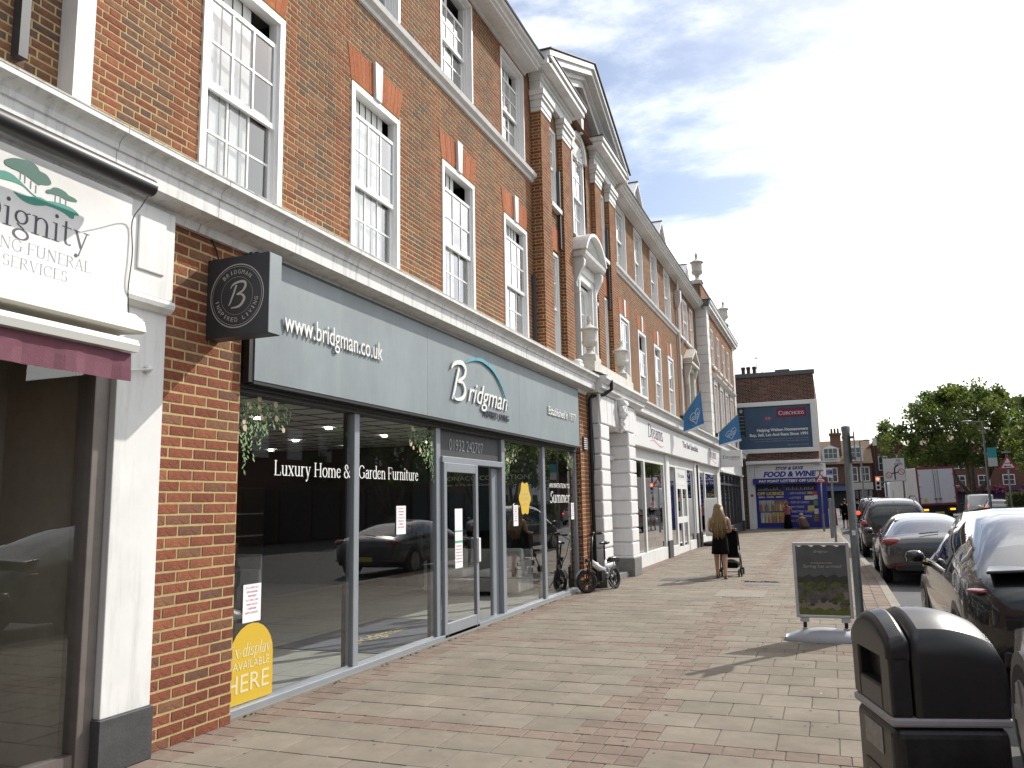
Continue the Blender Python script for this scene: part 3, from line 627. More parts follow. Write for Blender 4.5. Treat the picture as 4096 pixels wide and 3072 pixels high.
# ground floor piers beside the grey shopfront
brick_wall('main', (-4.50, 0, 0), (0, 1, 0), ZX, 4.545, 5.425, 0, 3.84, [], [], gauge=0.0815, S=0.238, J=0.0135, bond='stretcher', pick=lambda: rnd.choice((0, 0, 0, 1, 1, 2, 0, 7, 7, 3, 0, 1, 4)), mb=wallm)
brick_wall('main', (-4.50, 0, 0), (0, 1, 0), ZX, 15.33, 15.96, 0, 3.84, [(15.48, 15.74, 2.70, 2.94)], [], gauge=0.0815, S=0.238, J=0.0135, bond='stretcher', pick=lambda: rnd.choice((0, 0, 0, 1, 1, 2, 7, 3)), mb=wallm)
brick_wall('main', (0, 15.33, 0), (1, 0, 0), (0, -1, 0), -4.66, -4.50, 0, 2.75, [], [], gauge=0.0815, S=0.238, J=0.0135, bond='stretcher', pick=lambda: rnd.choice((0, 1, 1, 3)), mb=wallm)
# central pavilion: four brick pilasters in front of a recessed bay
XP, XB = -4.84, -4.95
PIL = [(14.44, 15.0), (15.82, 16.4), (18.43, 19.0), (19.8, 20.38)]
YC = 17.41
for i, (a, b_) in enumerate(PIL):
    brick_wall('main', (XP, 0, 0), (0, 1, 0), ZX, a, b_, 4.42, 9.37, [], [(0, 99)], mb=wallm)
    back = XW if i in (0,) else XB
    brick_wall('main', (0, a, 0), (1, 0, 0), (0, -1, 0), back, XP, 4.42, 9.37, [], [(-9, 9)], mb=wallm)
ZA = 9.62
def arch_cells(r): return [(YC-math.sqrt(max(0, r*r-(t*0.068)**2)), YC+math.sqrt(max(0, r*r-(t*0.068)**2)), ZA+t*0.068, ZA+(t+1)*0.068) for t in range(int(r/0.068)+1)]
WA = [(15.13, 0.57), (19.15, 0.55)]
hol = []
for q, w in WA: hol += [(q, q+w, 7.80, 9.45), (q, q+w, 4.5, 6.75), (q, q+w, 6.72, 6.81)]
hol += [(YC-0.82, YC+0.82, 4.3, 6.9), (YC-0.60, YC+0.60, 6.9, ZA)]+arch_cells(0.80)
brick_wall('main', (XB, 0, 0), (0, 1, 0), ZX, 15.0, 19.8, 4.42, 9.95, hol, [(14.9, 15.1), (16.6, 18.2)], mb=wallm)
# tympanum brick inside the pediment
tymp = []
for k in range(30):
    z = 9.95+k*0.0682; half = 3.05-(z-10.0)/0.43-0.35
    if half < 0.15: break
    brick_wall('main', (XB+0.02, 0, 0), (0, 1, 0), ZX, YC-half, YC+half, z, z+0.0682, [h for h in arch_cells(0.80)], [], mb=None)
    P = XB+0.012; wallm.quad((P, YC-half, z), (P, YC+half, z), (P, YC+half, z+0.069), (P, YC-half, z+0.069))
wall = wallm.build('brick_wall', MORTAR, terrace)
core = MB(); core.box(-12, XW-0.55, 0.8, 35.8, 4.2, 10.3); core.build('inner_core', DARKROOM, terrace)
# rubbed brick flat arches with keystones
def flat_arch(y0, w, zb, zt, x, key=True, splay=0.09, n=14):
    base = MB(); base.prism([(x-0.02, y0-0.005, zb), (x-0.02, y0+w+0.005, zb), (x-0.02, y0+w+splay, zt), (x-0.02, y0-splay, zt)], (0.0235, 0, 0))
    fa = base.build('flat_arch', MORTAR, terrace)
    kw = 0.085 if key else 0.0; c = y0+w/2
    for s in range(n):
        t0, t1 = s/n, (s+1)/n
        yb0, yb1 = y0+w*t0, y0+w*t1; yt0, yt1 = y0-splay+(w+2*splay)*t0, y0-splay+(w+2*splay)*t1
        if key and abs((yb0+yb1)/2-c) < kw: continue
        v = MB(); j = 0.0022
        v.prism([(x-0.012, yb0+j, zb+j), (x-0.012, yb1-j, zb+j), (x-0.012, yt1-j, zt-j), (x-0.012, yt0+j, zt-j)], (0.012+rnd.uniform(.0055, .0085), 0, 0))
        v.build('voussoir', rnd.choice(RUBBED), fa)
    if key:
        v = MB(); v.prism([(x-0.02, c-0.07, zb-0.03), (x-0.02, c+0.07, zb-0.03), (x-0.02, c+0.095, zt+0.04), (x-0.02, c-0.095, zt+0.04)], (0.065, 0, 0))
        v.build('keystone', WHITE, fa, bevel=0.006)
for q in WY: flat_arch(q, WW, 6.80, 7.22, XW); flat_arch(q, WW, 9.93, 10.11, XW, False, 0.05, 10)
for q in WYR: flat_arch(q, WR_, 6.80, 7.22, XW, n=10); flat_arch(q, WR_, 9.93, 10.11, XW, False, 0.05, 6)
for q, w in WA: flat_arch(q, w, 6.8, 7.3, XB, False, 0.05, 6)
for q in (31.0, 34.4): flat_arch(q, 0.65, 6.72, 7.2, XW, True, 0.08, 6)
# windows
for i, q in enumerate(WY):
    window(terrace, 'ff%d' % i, XW, q, Z1, w=WW, h=Z1T-Z1, drop=(.24, .27, .30, .28)[i], blind=(.72, .8, .62, .85)[i])
    window(terrace, 'tf%d' % i, XW-0.085, q, Z2, w=WW, h=Z2T-Z2, drop=(.2, .2, .34, .3)[i], ext=.085, blind=(1, .7, .5, .8)[i])
for i, q in enumerate(WYR):
    window(terrace, 'ffr%d' % (i % 3), XW, q, Z1, w=WR_, h=Z1T-Z1, drop=(.05, .5, .28)[i % 3], blind=(.9, .6, .75)[i % 3])
    window(terrace, 'tfr%d' % (i % 2), XW-0.06, q, Z2, w=WR_, h=Z2T-Z2, drop=0.05, ext=.06, blind=(.6, .9)[i % 2])
for q, w in G2: window(terrace, 'g%.2f' % w, XW-0.02, q, Z2-0.1, w=w, h=1.67, cols=2, drop=0.0)
for q, w in WA:
    window(terrace, 'ba%.2f' % w, XB-0.02, q, 7.80, w=w, h=1.65, cols=1, rows=2, drop=0.0, ft=0.06)
    window(terrace, 'bb%.2f' % w, XB-0.02, q, 4.5, w=w, h=2.25, cols=1, rows=2, drop=0.0, ft=0.06)
for q, w in ((31.0, .6), (34.4, .7)): window(terrace, 'gl%.2f' % w, XW-0.02, q, 4.5, w=w, h=2.2, cols=1, rows=2, drop=0.0, ft=0.06)
window(terrace, 'arch', XB-0.03, YC-0.48, 7.64, w=0.96, h=2.0, cols=2, rows=2, drop=0.0)
window(terrace, 'door', XB-0.03, YC-0.48, 4.4, w=0.96, h=2.1, cols=2, rows=2, drop=0.0)
window(terrace, 'pedw', XW-0.02, 32.4, 4.5, w=1.0, h=2.2, cols=2, rows=2, drop=0.0)
# arched head: frame, fan and brick ring
b = MB(); n = 18
for k in range(n):
    a0, a1 = math.pi*k/n, math.pi*(k+1)/n
    for r0, r1, x0, x1 in ((0.48, 0.60, -0.08, 0.05), (0.42, 0.48, -0.08, 0.02)):
        pp = [(XB+x0, YC+r*math.cos(a), ZA+r*math.sin(a)) for r, a in ((r0, a0), (r1, a0), (r1, a1), (r0, a1))]
        b.prism(pp, (x1-x0, 0, 0))
b.build('arched_frame', WHITE, terrace)
b = MB(); b.prism([(XB-0.06, YC+0.44*math.cos(math.pi*k/16), ZA+0.44*math.sin(math.pi*k/16)) for k in range(17)], (0.01, 0, 0))
for k in range(9):
    a = math.pi*(k+0.5)/9; d = (math.cos(a), math.sin(a)); w = 0.035
    b.prism([(XB-0.05, YC+0.10*d[0]-w*.5*d[1], ZA+0.10*d[1]+w*.5*d[0]), (XB-0.05, YC+0.10*d[0]+w*.5*d[1], ZA+0.10*d[1]-w*.5*d[0]),
             (XB-0.05, YC+0.40*d[0]+w*1.5*d[1], ZA+0.40*d[1]-w*1.5*d[0]), (XB-0.05, YC+0.43*d[0], ZA+0.43*d[1]), (XB-0.05, YC+0.40*d[0]-w*1.5*d[1], ZA+0.40*d[1]+w*1.5*d[0])], (0.045, 0, 0))
b.lathe((XB-0.06, YC, ZA), [(0.11, 0), (0.11, 0.05)], 14, axis='x'); b.build('shell_fan', WHITE, terrace)
ring = MB(); ring.prism([(XB-0.03, YC+0.6*math.cos(math.pi*k/16), ZA+0.6*math.sin(math.pi*k/16)) for k in range(17)]+[(XB-0.03, YC+0.82*math.cos(math.pi*(16-k)/16), ZA+0.82*math.sin(math.pi*(16-k)/16)) for k in range(17)], (0.032, 0, 0))
ring = ring.build('arch_ring', MORTAR, terrace)
for k in range(26):
    a0, a1 = math.pi*k/26+0.004, math.pi*(k+1)/26-0.004; v = MB()
    v.prism([(XB-0.01, YC+r*math.cos(a), ZA+r*math.sin(a)) for r, a in ((0.603, a0), (0.817, a0), (0.817, a1), (0.603, a1))], (0.017, 0, 0)); v.build('voussoir', rnd.choice(RUBBED), ring)
v = MB(); v.prism([(XB-0.02, YC-0.06, ZA+.57), (XB-0.02, YC+0.06, ZA+.57), (XB-0.02, YC+0.10, ZA+.93), (XB-0.02, YC-0.10, ZA+.93)], (0.16, 0, 0)); v.build('keystone', WHITE, ring)
# pavilion capitals, bases, entablature and pediment
for a, b_ in PIL:
    v = MB()
    for z0, z1, o in ((9.37, 9.45, .02), (9.45, 9.60, .035), (9.60, 9.68, .07), (9.68, 9.80, .10)): v.box(XB-0.1, XP+o, a-o, b_+o, z0+.001, z1)
    v.build('capital', WHITE, terrace, bevel=0.008)
    v = MB()
    for z0, z1, o in ((4.16, 4.30, .09), (4.30, 4.38, .05), (4.38, 4.42, .02)): v.box(XB-0.1, XP+o, a-o, b_+o, z0+.001, z1)
    v.build('pilaster_base', WHITE, terrace, bevel=0.01)
for a, b_ in ((14.40, 16.44), (18.39, 20.42)):
    v = MB(); v.box(XB-0.1, XP+0.02, a, b_, 9.80, 10.0); v.box(XB-0.1, XP+0.05, a-.03, b_+.03, 10.0, 10.08); v.box(XB-0.1, XP+0.10, a-.08, b_+.08, 10.081, 10.15)
    v.build('entablature', WHITE, terrace, bevel=0.006)
    v = MB(); v.box(XB-0.1, XP+0.30, a-.26, b_+.20, 10.151, 10.27); v.box(XB-0.1, XP+0.34, a-.3, b_+.24, 10.271, 10.38)
    v.build('cornice_return', WHITE, terrace, bevel=0.012)
    v = MB(); v.box(XB-0.2, XP+0.36, a-.32, b_+.26, 10.381, 10.40); v.build('lead_flashing', LEAD, terrace)
sl = 0.43; hw = 3.35; zb = 10.13
for s in (-1, 1):
    v = MB()
    for o, t0, t1 in ((0.06, -0.16, 0.0), (0.14, 0.0, 0.10), (0.30, 0.10, 0.24), (0.36, 0.24, 0.36)):
        # swept along the slope: a parallelogram in (y,z), extruded outwards
        e = hw+0.02 if t0 > 0 else hw-0.35
        pts = [(XB-0.1, YC+s*e, zb+(hw-e)*sl+t0-.1), (XB-0.1, YC, zb+hw*sl+t0-.1), (XB-0.1, YC, zb+hw*sl+t1-.101), (XB-0.1, YC+s*e, zb+(hw-e)*sl+t1-.101)]
        if s < 0: pts.reverse()
        v.prism(pts, (XP+o-XB+0.1, 0, 0))
    v.build('raking_cornice', WHITE, terrace)
    v = MB(); pts = [(XB-3, YC+s*(hw+0.05), zb+0.255), (XB-3, YC, zb+hw*sl+0.275), (XB-3, YC, zb+hw*sl+0.30), (XB-3, YC+s*(hw+0.05), zb+0.28)]
    if s < 0: pts.reverse()
    v.prism(pts, (XP+0.40-XB+3, 0, 0)); v.build('pediment_roof', LEAD, terrace)
# string courses, eaves, roof
for a, b_ in ((4.2, 14.44), (20.38, 30.9)):
    v = MB(); v.profy([(XW-.02, 7.88), (XW+.03, 7.90), (XW+.04, 7.95), (XW+.10, 7.985), (XW+.12, 8.05), (XW-.02, 8.075)], a, b_); v.build('string_course', WHITE, terrace)
for q, w in WA+[(q, w) for q, w in G2]:
    x = XB if q < 20 else XW; z = 7.80 if q < 20 else Z2-.1
    v = MB(); v.box(x-.02, x+.10, q-.05, q+w+.05, z-.16, z-.062); v.build('window_sill', WHITE, terrace, bevel=.01)
ev = [(XW-.02, 9.98), (XW+.03, 9.99), (XW+.05, 10.03), (XW+.30, 10.035), (XW+.30, 10.08), (XW+.345, 10.09), (XW+.36, 10.12), (XW+.42, 10.15), (XW+.44, 10.19), (XW-.1, 10.21)]
for a, b_ in ((0.8, 14.12), (20.68, 35.9)):
    v = MB(); v.profy(ev, a, b_); v.build('eaves_cornice', WHITE, terrace)
    v = MB(); v.profy([(XW+.34, 10.192), (XW+.46, 10.192), (XW+.47, 10.215), (XW+.33, 10.215)], a, b_); v.build('gutter_edge', LEAD, terrace)
TILE = mat('roof_tile', (0.16, 0.085, 0.06), 0.9, var=0.3, vscale=5, bump=0.4, bscale=30)
v = MB(); v.prism([(XW+.3, 0.8, 10.2), (XW-4, 0.8, 12.1), (XW-8, 0.8, 10.2)], (0, 35.1, 0)); v.build('roof', TILE, terrace)
# dormers on the roof behind the eaves
for yd, x in ((26.0, -5.45), (30.2, -5.45), (36.4, -5.5), (39.4, -5.7)):
    v = MB(); v.box(x-1.6, x, yd-.55, yd+.55, 10.5, 11.70); v.prism([(x, yd-.55, 11.701), (x, yd+.55, 11.701), (x, yd, 12.2)], (-1.6, 0, 0))
    d = v.build('dormer', UPVC, terrace)
    v = MB()
    for s in (-1, 1):
        pts = [(x+.12, yd+s*.72, 11.57), (x+.12, yd, 12.23), (x+.12, yd, 12.31), (x+.12, yd+s*.72, 11.65)]
        if s > 0: pts.reverse()
        v.prism(pts, (-1.8, 0, 0))
    v.build('dormer_roof', UPVC, d)
    v = MB(); v.box(x-1.7, x+.13, yd-.04, yd+.04, 12.29, 12.33); v.build('ridge_cap', LEAD, d)
    v = MB(); v.box(x-.01, x+.01, yd-.35, yd+.35, 10.7, 11.4); v.build('dormer_pane', DGREY, d)
# segmental hood over the middle first-floor window, with consoles and architrave
v = MB(); x0 = XB-.02
for a, b_, c, d in ((YC-.66, YC-.48, 4.3, 6.55), (YC+.48, YC+.66, 4.3, 6.55), (YC-.66, YC+.66, 6.551, 6.72)): v.box(x0, XB+.10, a, b_, c, d); 
for a, b_, c, d in ((YC-.72, YC-.62, 4.3, 6.6), (YC+.62, YC+.72, 4.3, 6.6)): v.box(x0, XB+.15, a, b_, c, d)
v.build('architrave', WHITE, terrace, bevel=.01)
v = MB(); v.box(x0, XB+.12, YC-.74, YC+.74, 6.721, 6.98); v.profy([(x0, 6.981), (XB+.30, 6.981), (XB+.34, 7.03), (XB+.36, 7.10), (x0, 7.10)], YC-.86, YC+.86)
nn = 14; Rr = 0.95; zc0 = 7.10-(Rr-0.52)
a_ = math.asin(.84/Rr)
for r0, r1, o in ((Rr-.10, Rr-.02, .24), (Rr-.02, Rr+.05, .38)):
    for k in range(nn):
        t0, t1 = -a_+2*a_*k/nn, -a_+2*a_*(k+1)/nn
        v.prism([(x0, YC+r*math.sin(t), zc0+r*math.cos(t)) for r, t in ((r0, t1), (r1, t1), (r1, t0), (r0, t0))], (XB+o-x0, 0, 0))
v.prism([(x0, YC+(Rr-.1)*math.sin(a_-2*a_*k/nn), zc0+(Rr-.1)*math.cos(a_-2*a_*k/nn)) for k in range(nn+1)], (.1, 0, 0))
v.build('window_hood', WHITE, terrace)
for s in (-1, 1):
    v = MB(); c = YC+s*.74
    pr = [(XB, 6.98), (XB+.26, 6.98), (XB+.30, 6.90), (XB+.28, 6.78), (XB+.18, 6.60), (XB+.11, 6.42), (XB+.12, 6.33), (XB+.17, 6.29), (XB+.16, 6.22), (XB+.08, 6.18), (XB, 6.15)]
    v.prism([(x, c-.065, z) for x, z in pr], (0, .13, 0)); v.build('console', WHITE, terrace, bevel=.006)
v = MB(); v.box(XB-.05, XB+.06, YC-.5, YC+.5, 6.9801, 7.0); v.box(XB-.05, XB+.04, YC-.48, YC+.48, 7.001, 7.62); v.build('apron_panel', STONE, terrace)
# triangular hooded window near the far end
v = MB(); c = 32.9
v.box(XW, XW+.16, c-.72, c-.56, 4.3, 6.8); v.box(XW, XW+.16, c+.56, c+.72, 4.3, 6.8); v.box(XW, XW+.16, c-.72, c+.72, 6.801, 7.0); v.box(XW, XW+.34, c-.95, c+.95, 7.001, 7.1)
for s in (-1, 1):
    pts = [(XW, c+s*.97, 7.101), (XW, c, 7.60), (XW, c, 7.72), (XW, c+s*.97, 7.22)]
    if s < 0: pts.reverse()
    v.prism(pts, (.36, 0, 0))
v.prism([(XW, c-.9, 7.1005), (XW, c+.9, 7.1005), (XW, c, 7.6)], (.12, 0, 0)); v.build('window_hood', STONE, terrace)
for s in (-1, 1):
    v = MB(); v.prism([(x+0, c+s*.78-.07, z) for x, z in [(XW, 7.0), (XW+.28, 7.0), (XW+.28, 6.85), (XW+.12, 6.4), (XW+.12, 6.2), (XW, 6.15)]], (0, .14, 0)); v.build('console', STONE, terrace)
# rainwater pipes
PIPEW = mat('grey_white_pipe', (0.60, 0.58, 0.58), 0.5, var=0.1)
v = MB(); v.tube([(XW+.08, 30.72, 4.2), (XW+.08, 30.72, 9.2)], .05, 8); v.box(XW, XW+.22, 30.58, 30.86, 9.2, 9.62); v.prism([(XW, 30.58, 9.2), (XW+.22, 30.58, 9.2), (XW+.14, 30.66, 9.0), (XW, 30.66, 9.0)], (0, .2, 0)); v.tube([(XW+.1, 30.72, 9.6), (XW+.1, 30.72, 10.15)], .045, 8)
v.build('rainwater_pipe', PIPEW, terrace)
for a, z0, z1, x in ((14.32, 4.5, 6.0, XW+.05), (15.72, 6.9, 8.6, XB+.05), (19.74, 6.5, 8.6, XB+.05)):
    v = MB(); v.box(x-.04, x+.02, a-.035, a+.035, z0, z1); v.build('cable_trunking', DGREY, terrace)
v = MB(); v.box(XW-.02, XW+.14, 4.03, 4.19, 4.2, 10.1); v.build('corner_board', WHITE, terrace)
v = MB(); v.box(XW-.02, XW+.06, 3.66, 3.73, 4.78, 10.0); v.build('cable_trunking', DGREY, terrace)
# entablature cornice above the ground floor, in one-metre blocks
CP = [(-4.62, 3.80), (-4.46, 3.80), (-4.44, 3.86), (-4.34, 3.88), (-4.27, 3.89), (-4.265, 4.03), (-4.25, 4.035)]
CP += [(-4.25+.075*(1-math.cos(t*math.pi/8)), 4.04+.085*math.sin(t*math.pi/8)) for t in range(1, 5)]
CP += [(-4.165, 4.13), (-4.165, 4.165), (-4.9, 4.2), (-5.2, 4.2), (-5.2, 3.95), (-4.62, 3.95)]
def cornice(y0, y1, step=0.985, dx=0.0):
    q = y0
    while q < y1-0.02:
        e = min(q+step, y1); v = MB(); v.profy([(x+dx if x > -4.6 else x, z) for x, z in CP], q+.003, e-.003)
        n = len(v.f)
        o = v.build('cornice_block', WHITEC, terrace, smooth=False)
        v = MB(); v.box(-5.0, -4.162+dx, q+.004, e-.004, 4.1655, 4.178); v.build('cornice_top', CORNTOP, terrace)
        q = e
cornice(0.9, 15.72); cornice(19.75, 47.0, 1.6)
# ------------------------------------------------------------------ taller corner block at the far end
XE = -4.60
cornerb = thing('corner_block', 'brick corner block with white quoins and hooded windows at the far end of the terrace', 'building', (XE, 41.2, 0))
wm2 = MB()
HW = [(37.15, 1.0), (39.3, 1.0), (41.4, 1.0), (43.5, 1.0)]
hol = []
for q, w in HW: hol += [(q, q+w, 7.75, 9.45), (q-.12, q+w+.12, 4.3, 7.05)]
brick_wall('corner', (XE, 0, 0), (0, 1, 0), ZX, 36.45, 46.0, 4.2, 10.05, hol, [], pick=lambda: rnd.choice((0, 7, 7, 3, 2, 0)), mb=wm2)
brick_wall('corner', (-4.80, 0, 0), (0, 1, 0), ZX, 36.1, 46.5, 10.05, 11.25, [], [], pick=lambda: rnd.choice((7, 7, 3, 2)), mb=wm2)
brick_wall('corner', (0, 36.1, 0), (1, 0, 0), (0, -1, 0), -5.7, -4.80, 10.3, 11.25, [], [], pick=lambda: rnd.choice((5, 6, 4)), mb=wm2)
wall2 = wm2.build('brick_wall', MORTAR, cornerb)
v = MB(); v.box(-12, XE-.5, 35.9, 46.6, 4.2, 10.3); v.build('inner_core', DARKROOM, cornerb)
for a, b_ in ((35.8, 36.5), (45.95, 46.65)):
    z = 4.2; k = 0
    while z < 10.0:
        w = 0.0 if k % 2 else 0.10
        v = MB(); v.box(-5.07, XE+.03, a if a < 40 else a-w, b_+(w if a < 40 else 0), z+.006, min(z+.415, 10.04)); v.build('quoin', WHITE, cornerb, bevel=.012); z += .42; k += 1
v = MB()
pr = [(XE-.02, 9.98), (XE+.04, 10.0), (XE+.06, 10.06), (XE+.20, 10.08), (XE+.20, 10.18), (XE+.26, 10.24), (XE+.28, 10.34), (XE-.3, 10.36)]
v.profy(pr, 35.55, 46.95); v.build('eaves_cornice', WHITE, cornerb)
v = MB(); v.box(-5.07, XE+.20, 35.5, 35.56, 10.06, 10.33); v.box(-5.07, XE+.3, 35.48, 46.97, 10.361, 10.38); v.build('lead_flashing', LEAD, cornerb)
v = MB(); v.box(-5.72, -4.76, 36.05, 46.55, 11.251, 11.33); v.build('parapet_coping', STONE, cornerb)
for q, w in HW:
    window(cornerb, 'ht', XE-.03, q, 7.75, w=w, h=1.7, cols=2, drop=0.0)
    window(cornerb, 'hf', XE-.03, q, 4.35, w=w, h=2.45, cols=2, drop=0.0)
    v = MB()
    v.box(XE-.02, XE+.05, q-.12, q, 4.3, 6.85); v.box(XE-.02, XE+.05, q+w, q+w+.12, 4.3, 6.85); v.box(XE-.02, XE+.05, q-.12, q+w+.12, 6.851, 7.05)
    v.profy([(XE-.02, 7.06), (XE+.10, 7.07), (XE+.22, 7.16), (XE+.24, 7.24), (XE-.02, 7.27)], q-.28, q+w+.28); v.build('window_hood', WHITE, cornerb)
    v = MB(); v.box(XE-.02, XE+.09, q-.05, q+w+.05, 7.60, 7.688); v.build('window_sill', WHITE, cornerb)
# ------------------------------------------------------------------ stone urns
def urn(loc, h, label, group='stone urns on the terrace'):
    t = thing('urn', label, 'urn', loc, group, local=True)
    s = h/1.0
    v = MB(); v.box(-.17*s, .17*s, -.17*s, .17*s, 0, .06*s); v.lathe((0, 0, 0), [(r*s, z*s) for r, z in ((.16, .06), (.16, .085), (.10, .12), (.062, .17), (.055, .20), (.085, .215), (.085, .235), (.06, .25))], 20)
    v.build('foot', STONEW, t, auto=50, smooth=True)
    v = MB(); v.lathe((0, 0, 0), [(r*s, z*s) for r, z in ((.06, .25), (.12, .28), (.165, .33), (.178, .39), (.165, .40), (.165, .62), (.175, .64))], 24)
    for k in range(20):
        a = 2*math.pi*k/20; v.ball((.145*s*math.cos(a), .145*s*math.sin(a), .345*s), (.022*s, .022*s, .055*s), 6)
    v.build('bowl', STONEW, t, auto=50, smooth=True)
    v = MB(); v.lathe((0, 0, 0), [(r*s, z*s) for r, z in ((.17, .64), (.215, .655), (.215, .675), (.19, .69), (.12, .73), (.065, .77), (.04, .80), (.045, .82), (.03, .835), (.05, .87), (.056, .90), (.035, .96), (.008, 1.0))], 24)
    v.build('lid', STONEW, t, auto=50, smooth=True)
    return t
STONEW = mat('urn_stone', (0.60, 0.575, 0.52), 0.8, var=0.12, vscale=7, dirt=(0.25, 0.24, 0.21), dirt_amt=0.6, dscale=4, bump=.1)
urn((-4.45, 16.08, 4.60), .92, 'lidded stone urn on the porch block above the grey fascia, the nearer one')
urn((-4.45, 18.82, 4.60), .92, 'lidded stone urn on the porch block beside the white fascia, the farther one')
urn((-4.95, 36.35, 11.33), 1.45, 'tall stone urn on the near end of the roof parapet')
urn((-4.95, 46.2, 11.33), 1.45, 'tall stone urn on the far end of the roof parapet')
# ------------------------------------------------------------------ white rusticated porch
porch = thing('porch', 'white rusticated stone porch with carved keystone between the two shops', 'porch', (-4.3, 17.5, 0))
XO = -4.25
PW = mat('porch_white', (0.74, 0.73, 0.72), 0.6, var=0.06, vscale=3, dirt=(0.35, 0.34, 0.31), dirt_amt=0.4, dscale=4, streak=1, bump=.06)
PLN = mat('dark_stone_plinth', (0.17, 0.165, 0.155), 0.7, var=0.2, bump=.2, bscale=70)
for a, b_ in ((15.98, 16.66), (18.44, 19.12)):
    z = 0.44
    while z < 3.2:
        e = min(z+.312, 3.26)
        v = MB(); v.box(-4.75, XO, a, b_, z+.014, e-.014); v.build('rusticated_block', PW, porch, bevel=.022)
        z += .312
    v = MB(); v.box(-4.75, XO-.045, a+.045, b_-.045, .40, 3.26); v.build('column_core', PW, porch)
    v = MB(); v.box(-4.75, XO+.015, a-.015, b_+.015, .40, .452); v.build('plinth_cap', PW, porch, bevel=.012)
    v = MB(); v.box(-4.75, XO+.03, a-.03, b_+.03, 0, .40); v.build('plinth', PLN, porch, bevel=.01)
v = MB(); v.box(-4.78, XO-.04, 15.98, 19.12, 3.26, 3.86); v.build('lintel', PW, porch)
segs = [15.98, 16.55, 16.95, 17.22, 17.88, 18.15, 18.55, 19.12]
for k in range(7):
    if k == 3: continue
    a, b_ = segs[k]+.008, segs[k+1]-.008; c = 17.55; sh = lambda q: (q-c)*.10
    v = MB(); v.prism([(XO-.05, a-sh(a)*.3, 3.262), (XO-.05, b_-sh(b_)*.3, 3.262), (XO-.05, b_+sh(b_)*.3, 3.85), (XO-.05, a+sh(a)*.3, 3.85)], (.05, 0, 0)); v.build('voussoir', PW, porch, bevel=.012)
v = MB(); c = 17.55
v.prism([(XO-.05, c-.24, 3.18), (XO-.05, c+.24, 3.18), (XO-.05, c+.32, 3.86), (XO-.05, c-.32, 3.86)], (.07, 0, 0))
v.profy([(XO+.02, 3.86), (XO+.17, 3.86), (XO+.19, 3.80), (XO+.15, 3.74), (XO+.02, 3.70)], c-.20, c+.20)
for k in range(5): v.ball((XO+.10, c-.16+.08*k, 3.73-.03*abs(k-2)), (.07, .05, .09), 8)
v.ball((XO+.08, c, 3.58), (.10, .115, .16), 14); v.ball((XO+.18, c, 3.56), (.035, .025, .05), 8); v.ball((XO+.155, c, 3.49), (.03, .045, .015), 8)
for s in (-1, 1):
    v.ball((XO+.165, c+s*.045, 3.61), (.02, .028, .012), 8); v.ball((XO+.06, c+s*.12, 3.60), (.05, .03, .10), 8)
for k in range(14): v.ball((XO+.06+rnd.random()*.05, c+rnd.uniform(-.11, .11)*(1-k/18), 3.44-.018*k), (.035, .03, .04), 6)
v.build('carved_keystone', PW, porch, smooth=True)
v = MB(); v.profy([(-4.75, 3.861), (XO+.03, 3.861), (XO+.05, 3.91), (XO+.12, 3.94), (XO+.125, 4.02), (XO+.15, 4.03), (XO+.19, 4.09), (XO+.22, 4.12), (XO+.22, 4.18), (-4.75, 4.20)], 15.74, 19.73); v.build('porch_cornice', WHITEC, porch)
v = MB(); v.box(-4.75, XO-.01, 15.72, 19.2, 4.201, 4.49); v.build('pedestal_block', STONEW, porch, bevel=.01)
for q in (16.08, 18.82):
    v = MB(); v.box(-4.65, -4.25-.02, q-.21, q+.21, 4.491, 4.60); v.build('urn_plinth', STONEW, porch, bevel=.008)
DOORW = mat('door_grey_white', (0.55, 0.55, 0.55), 0.5, var=.04)
v = MB(); v.box(-4.82, -4.74, 16.6, 18.5, 0, 3.26); v.build('porch_wall', DOORW, porch)
v = MB(); v.box(-4.74, -4.70, 16.75, 18.38, .12, 2.55)
for a, b_ in ((16.85, 17.5), (17.62, 18.28)):
    for c, d in ((.25, 1.0), (1.12, 1.75), (1.87, 2.45)): v.box(-4.70, -4.685, a, b_, c, d)
v.build('porch_door', DOORW, porch, bevel=.006)
v = MB(); v.profy([(-4.74, 2.60), (-4.62, 2.60), (-4.60, 2.70), (-4.74, 2.74)], 16.66, 18.44); v.build('door_hood', DOORW, porch)
v = MB(); v.box(-4.75, -4.35, 16.7, 18.4, 0, .12); v.build('door_step', PLN, porch)
v = MB(); v.box(-4.78, XO-.1, 19.10, 19.75, 3.26, 3.86); v.box(-4.78, -4.4, 19.12, 19.2, 0, 3.26); v.build('side_wall', PW, porch)
# black downpipe between grey shop and porch, with the looping cable
v = MB(); v.tube([(-4.44, 15.9, 0), (-4.44, 15.9, 3.74), (-4.40, 15.94, 3.80), (-4.2, 16.15, 3.84), (-4.06, 16.22, 3.95), (-4.05, 16.2, 4.12), (-4.12, 16.0, 4.22), (-4.3, 15.7, 4.25)], .038, 8)
v.tube([(-4.42, 15.95, 3.4), (-4.40, 15.98, 2.6), (-4.42, 15.95, 2.2)], .008, 6)
tag(v.build('downpipe', BLACK, smooth=True), 'black downpipe with looping cable between brick pier and white porch', 'pipe')
v = MB(); v.box(-4.55, -4.47, 15.47, 15.75, 2.69, 2.95)
for k in range(6): v.box(-4.475, -4.46, 15.49, 15.73, 2.705+k*.04, 2.725+k*.04, 1)
tag(v.build('air_vent', [DGREY, UPVC]), 'white louvred air vent in the brick pier', 'vent')
v = MB(); v.box(-4.62, -4.42, 15.2, 15.5, 4.2, 4.4); v.ball((-4.5, 15.35, 4.42), (.1, .14, .06), 10)
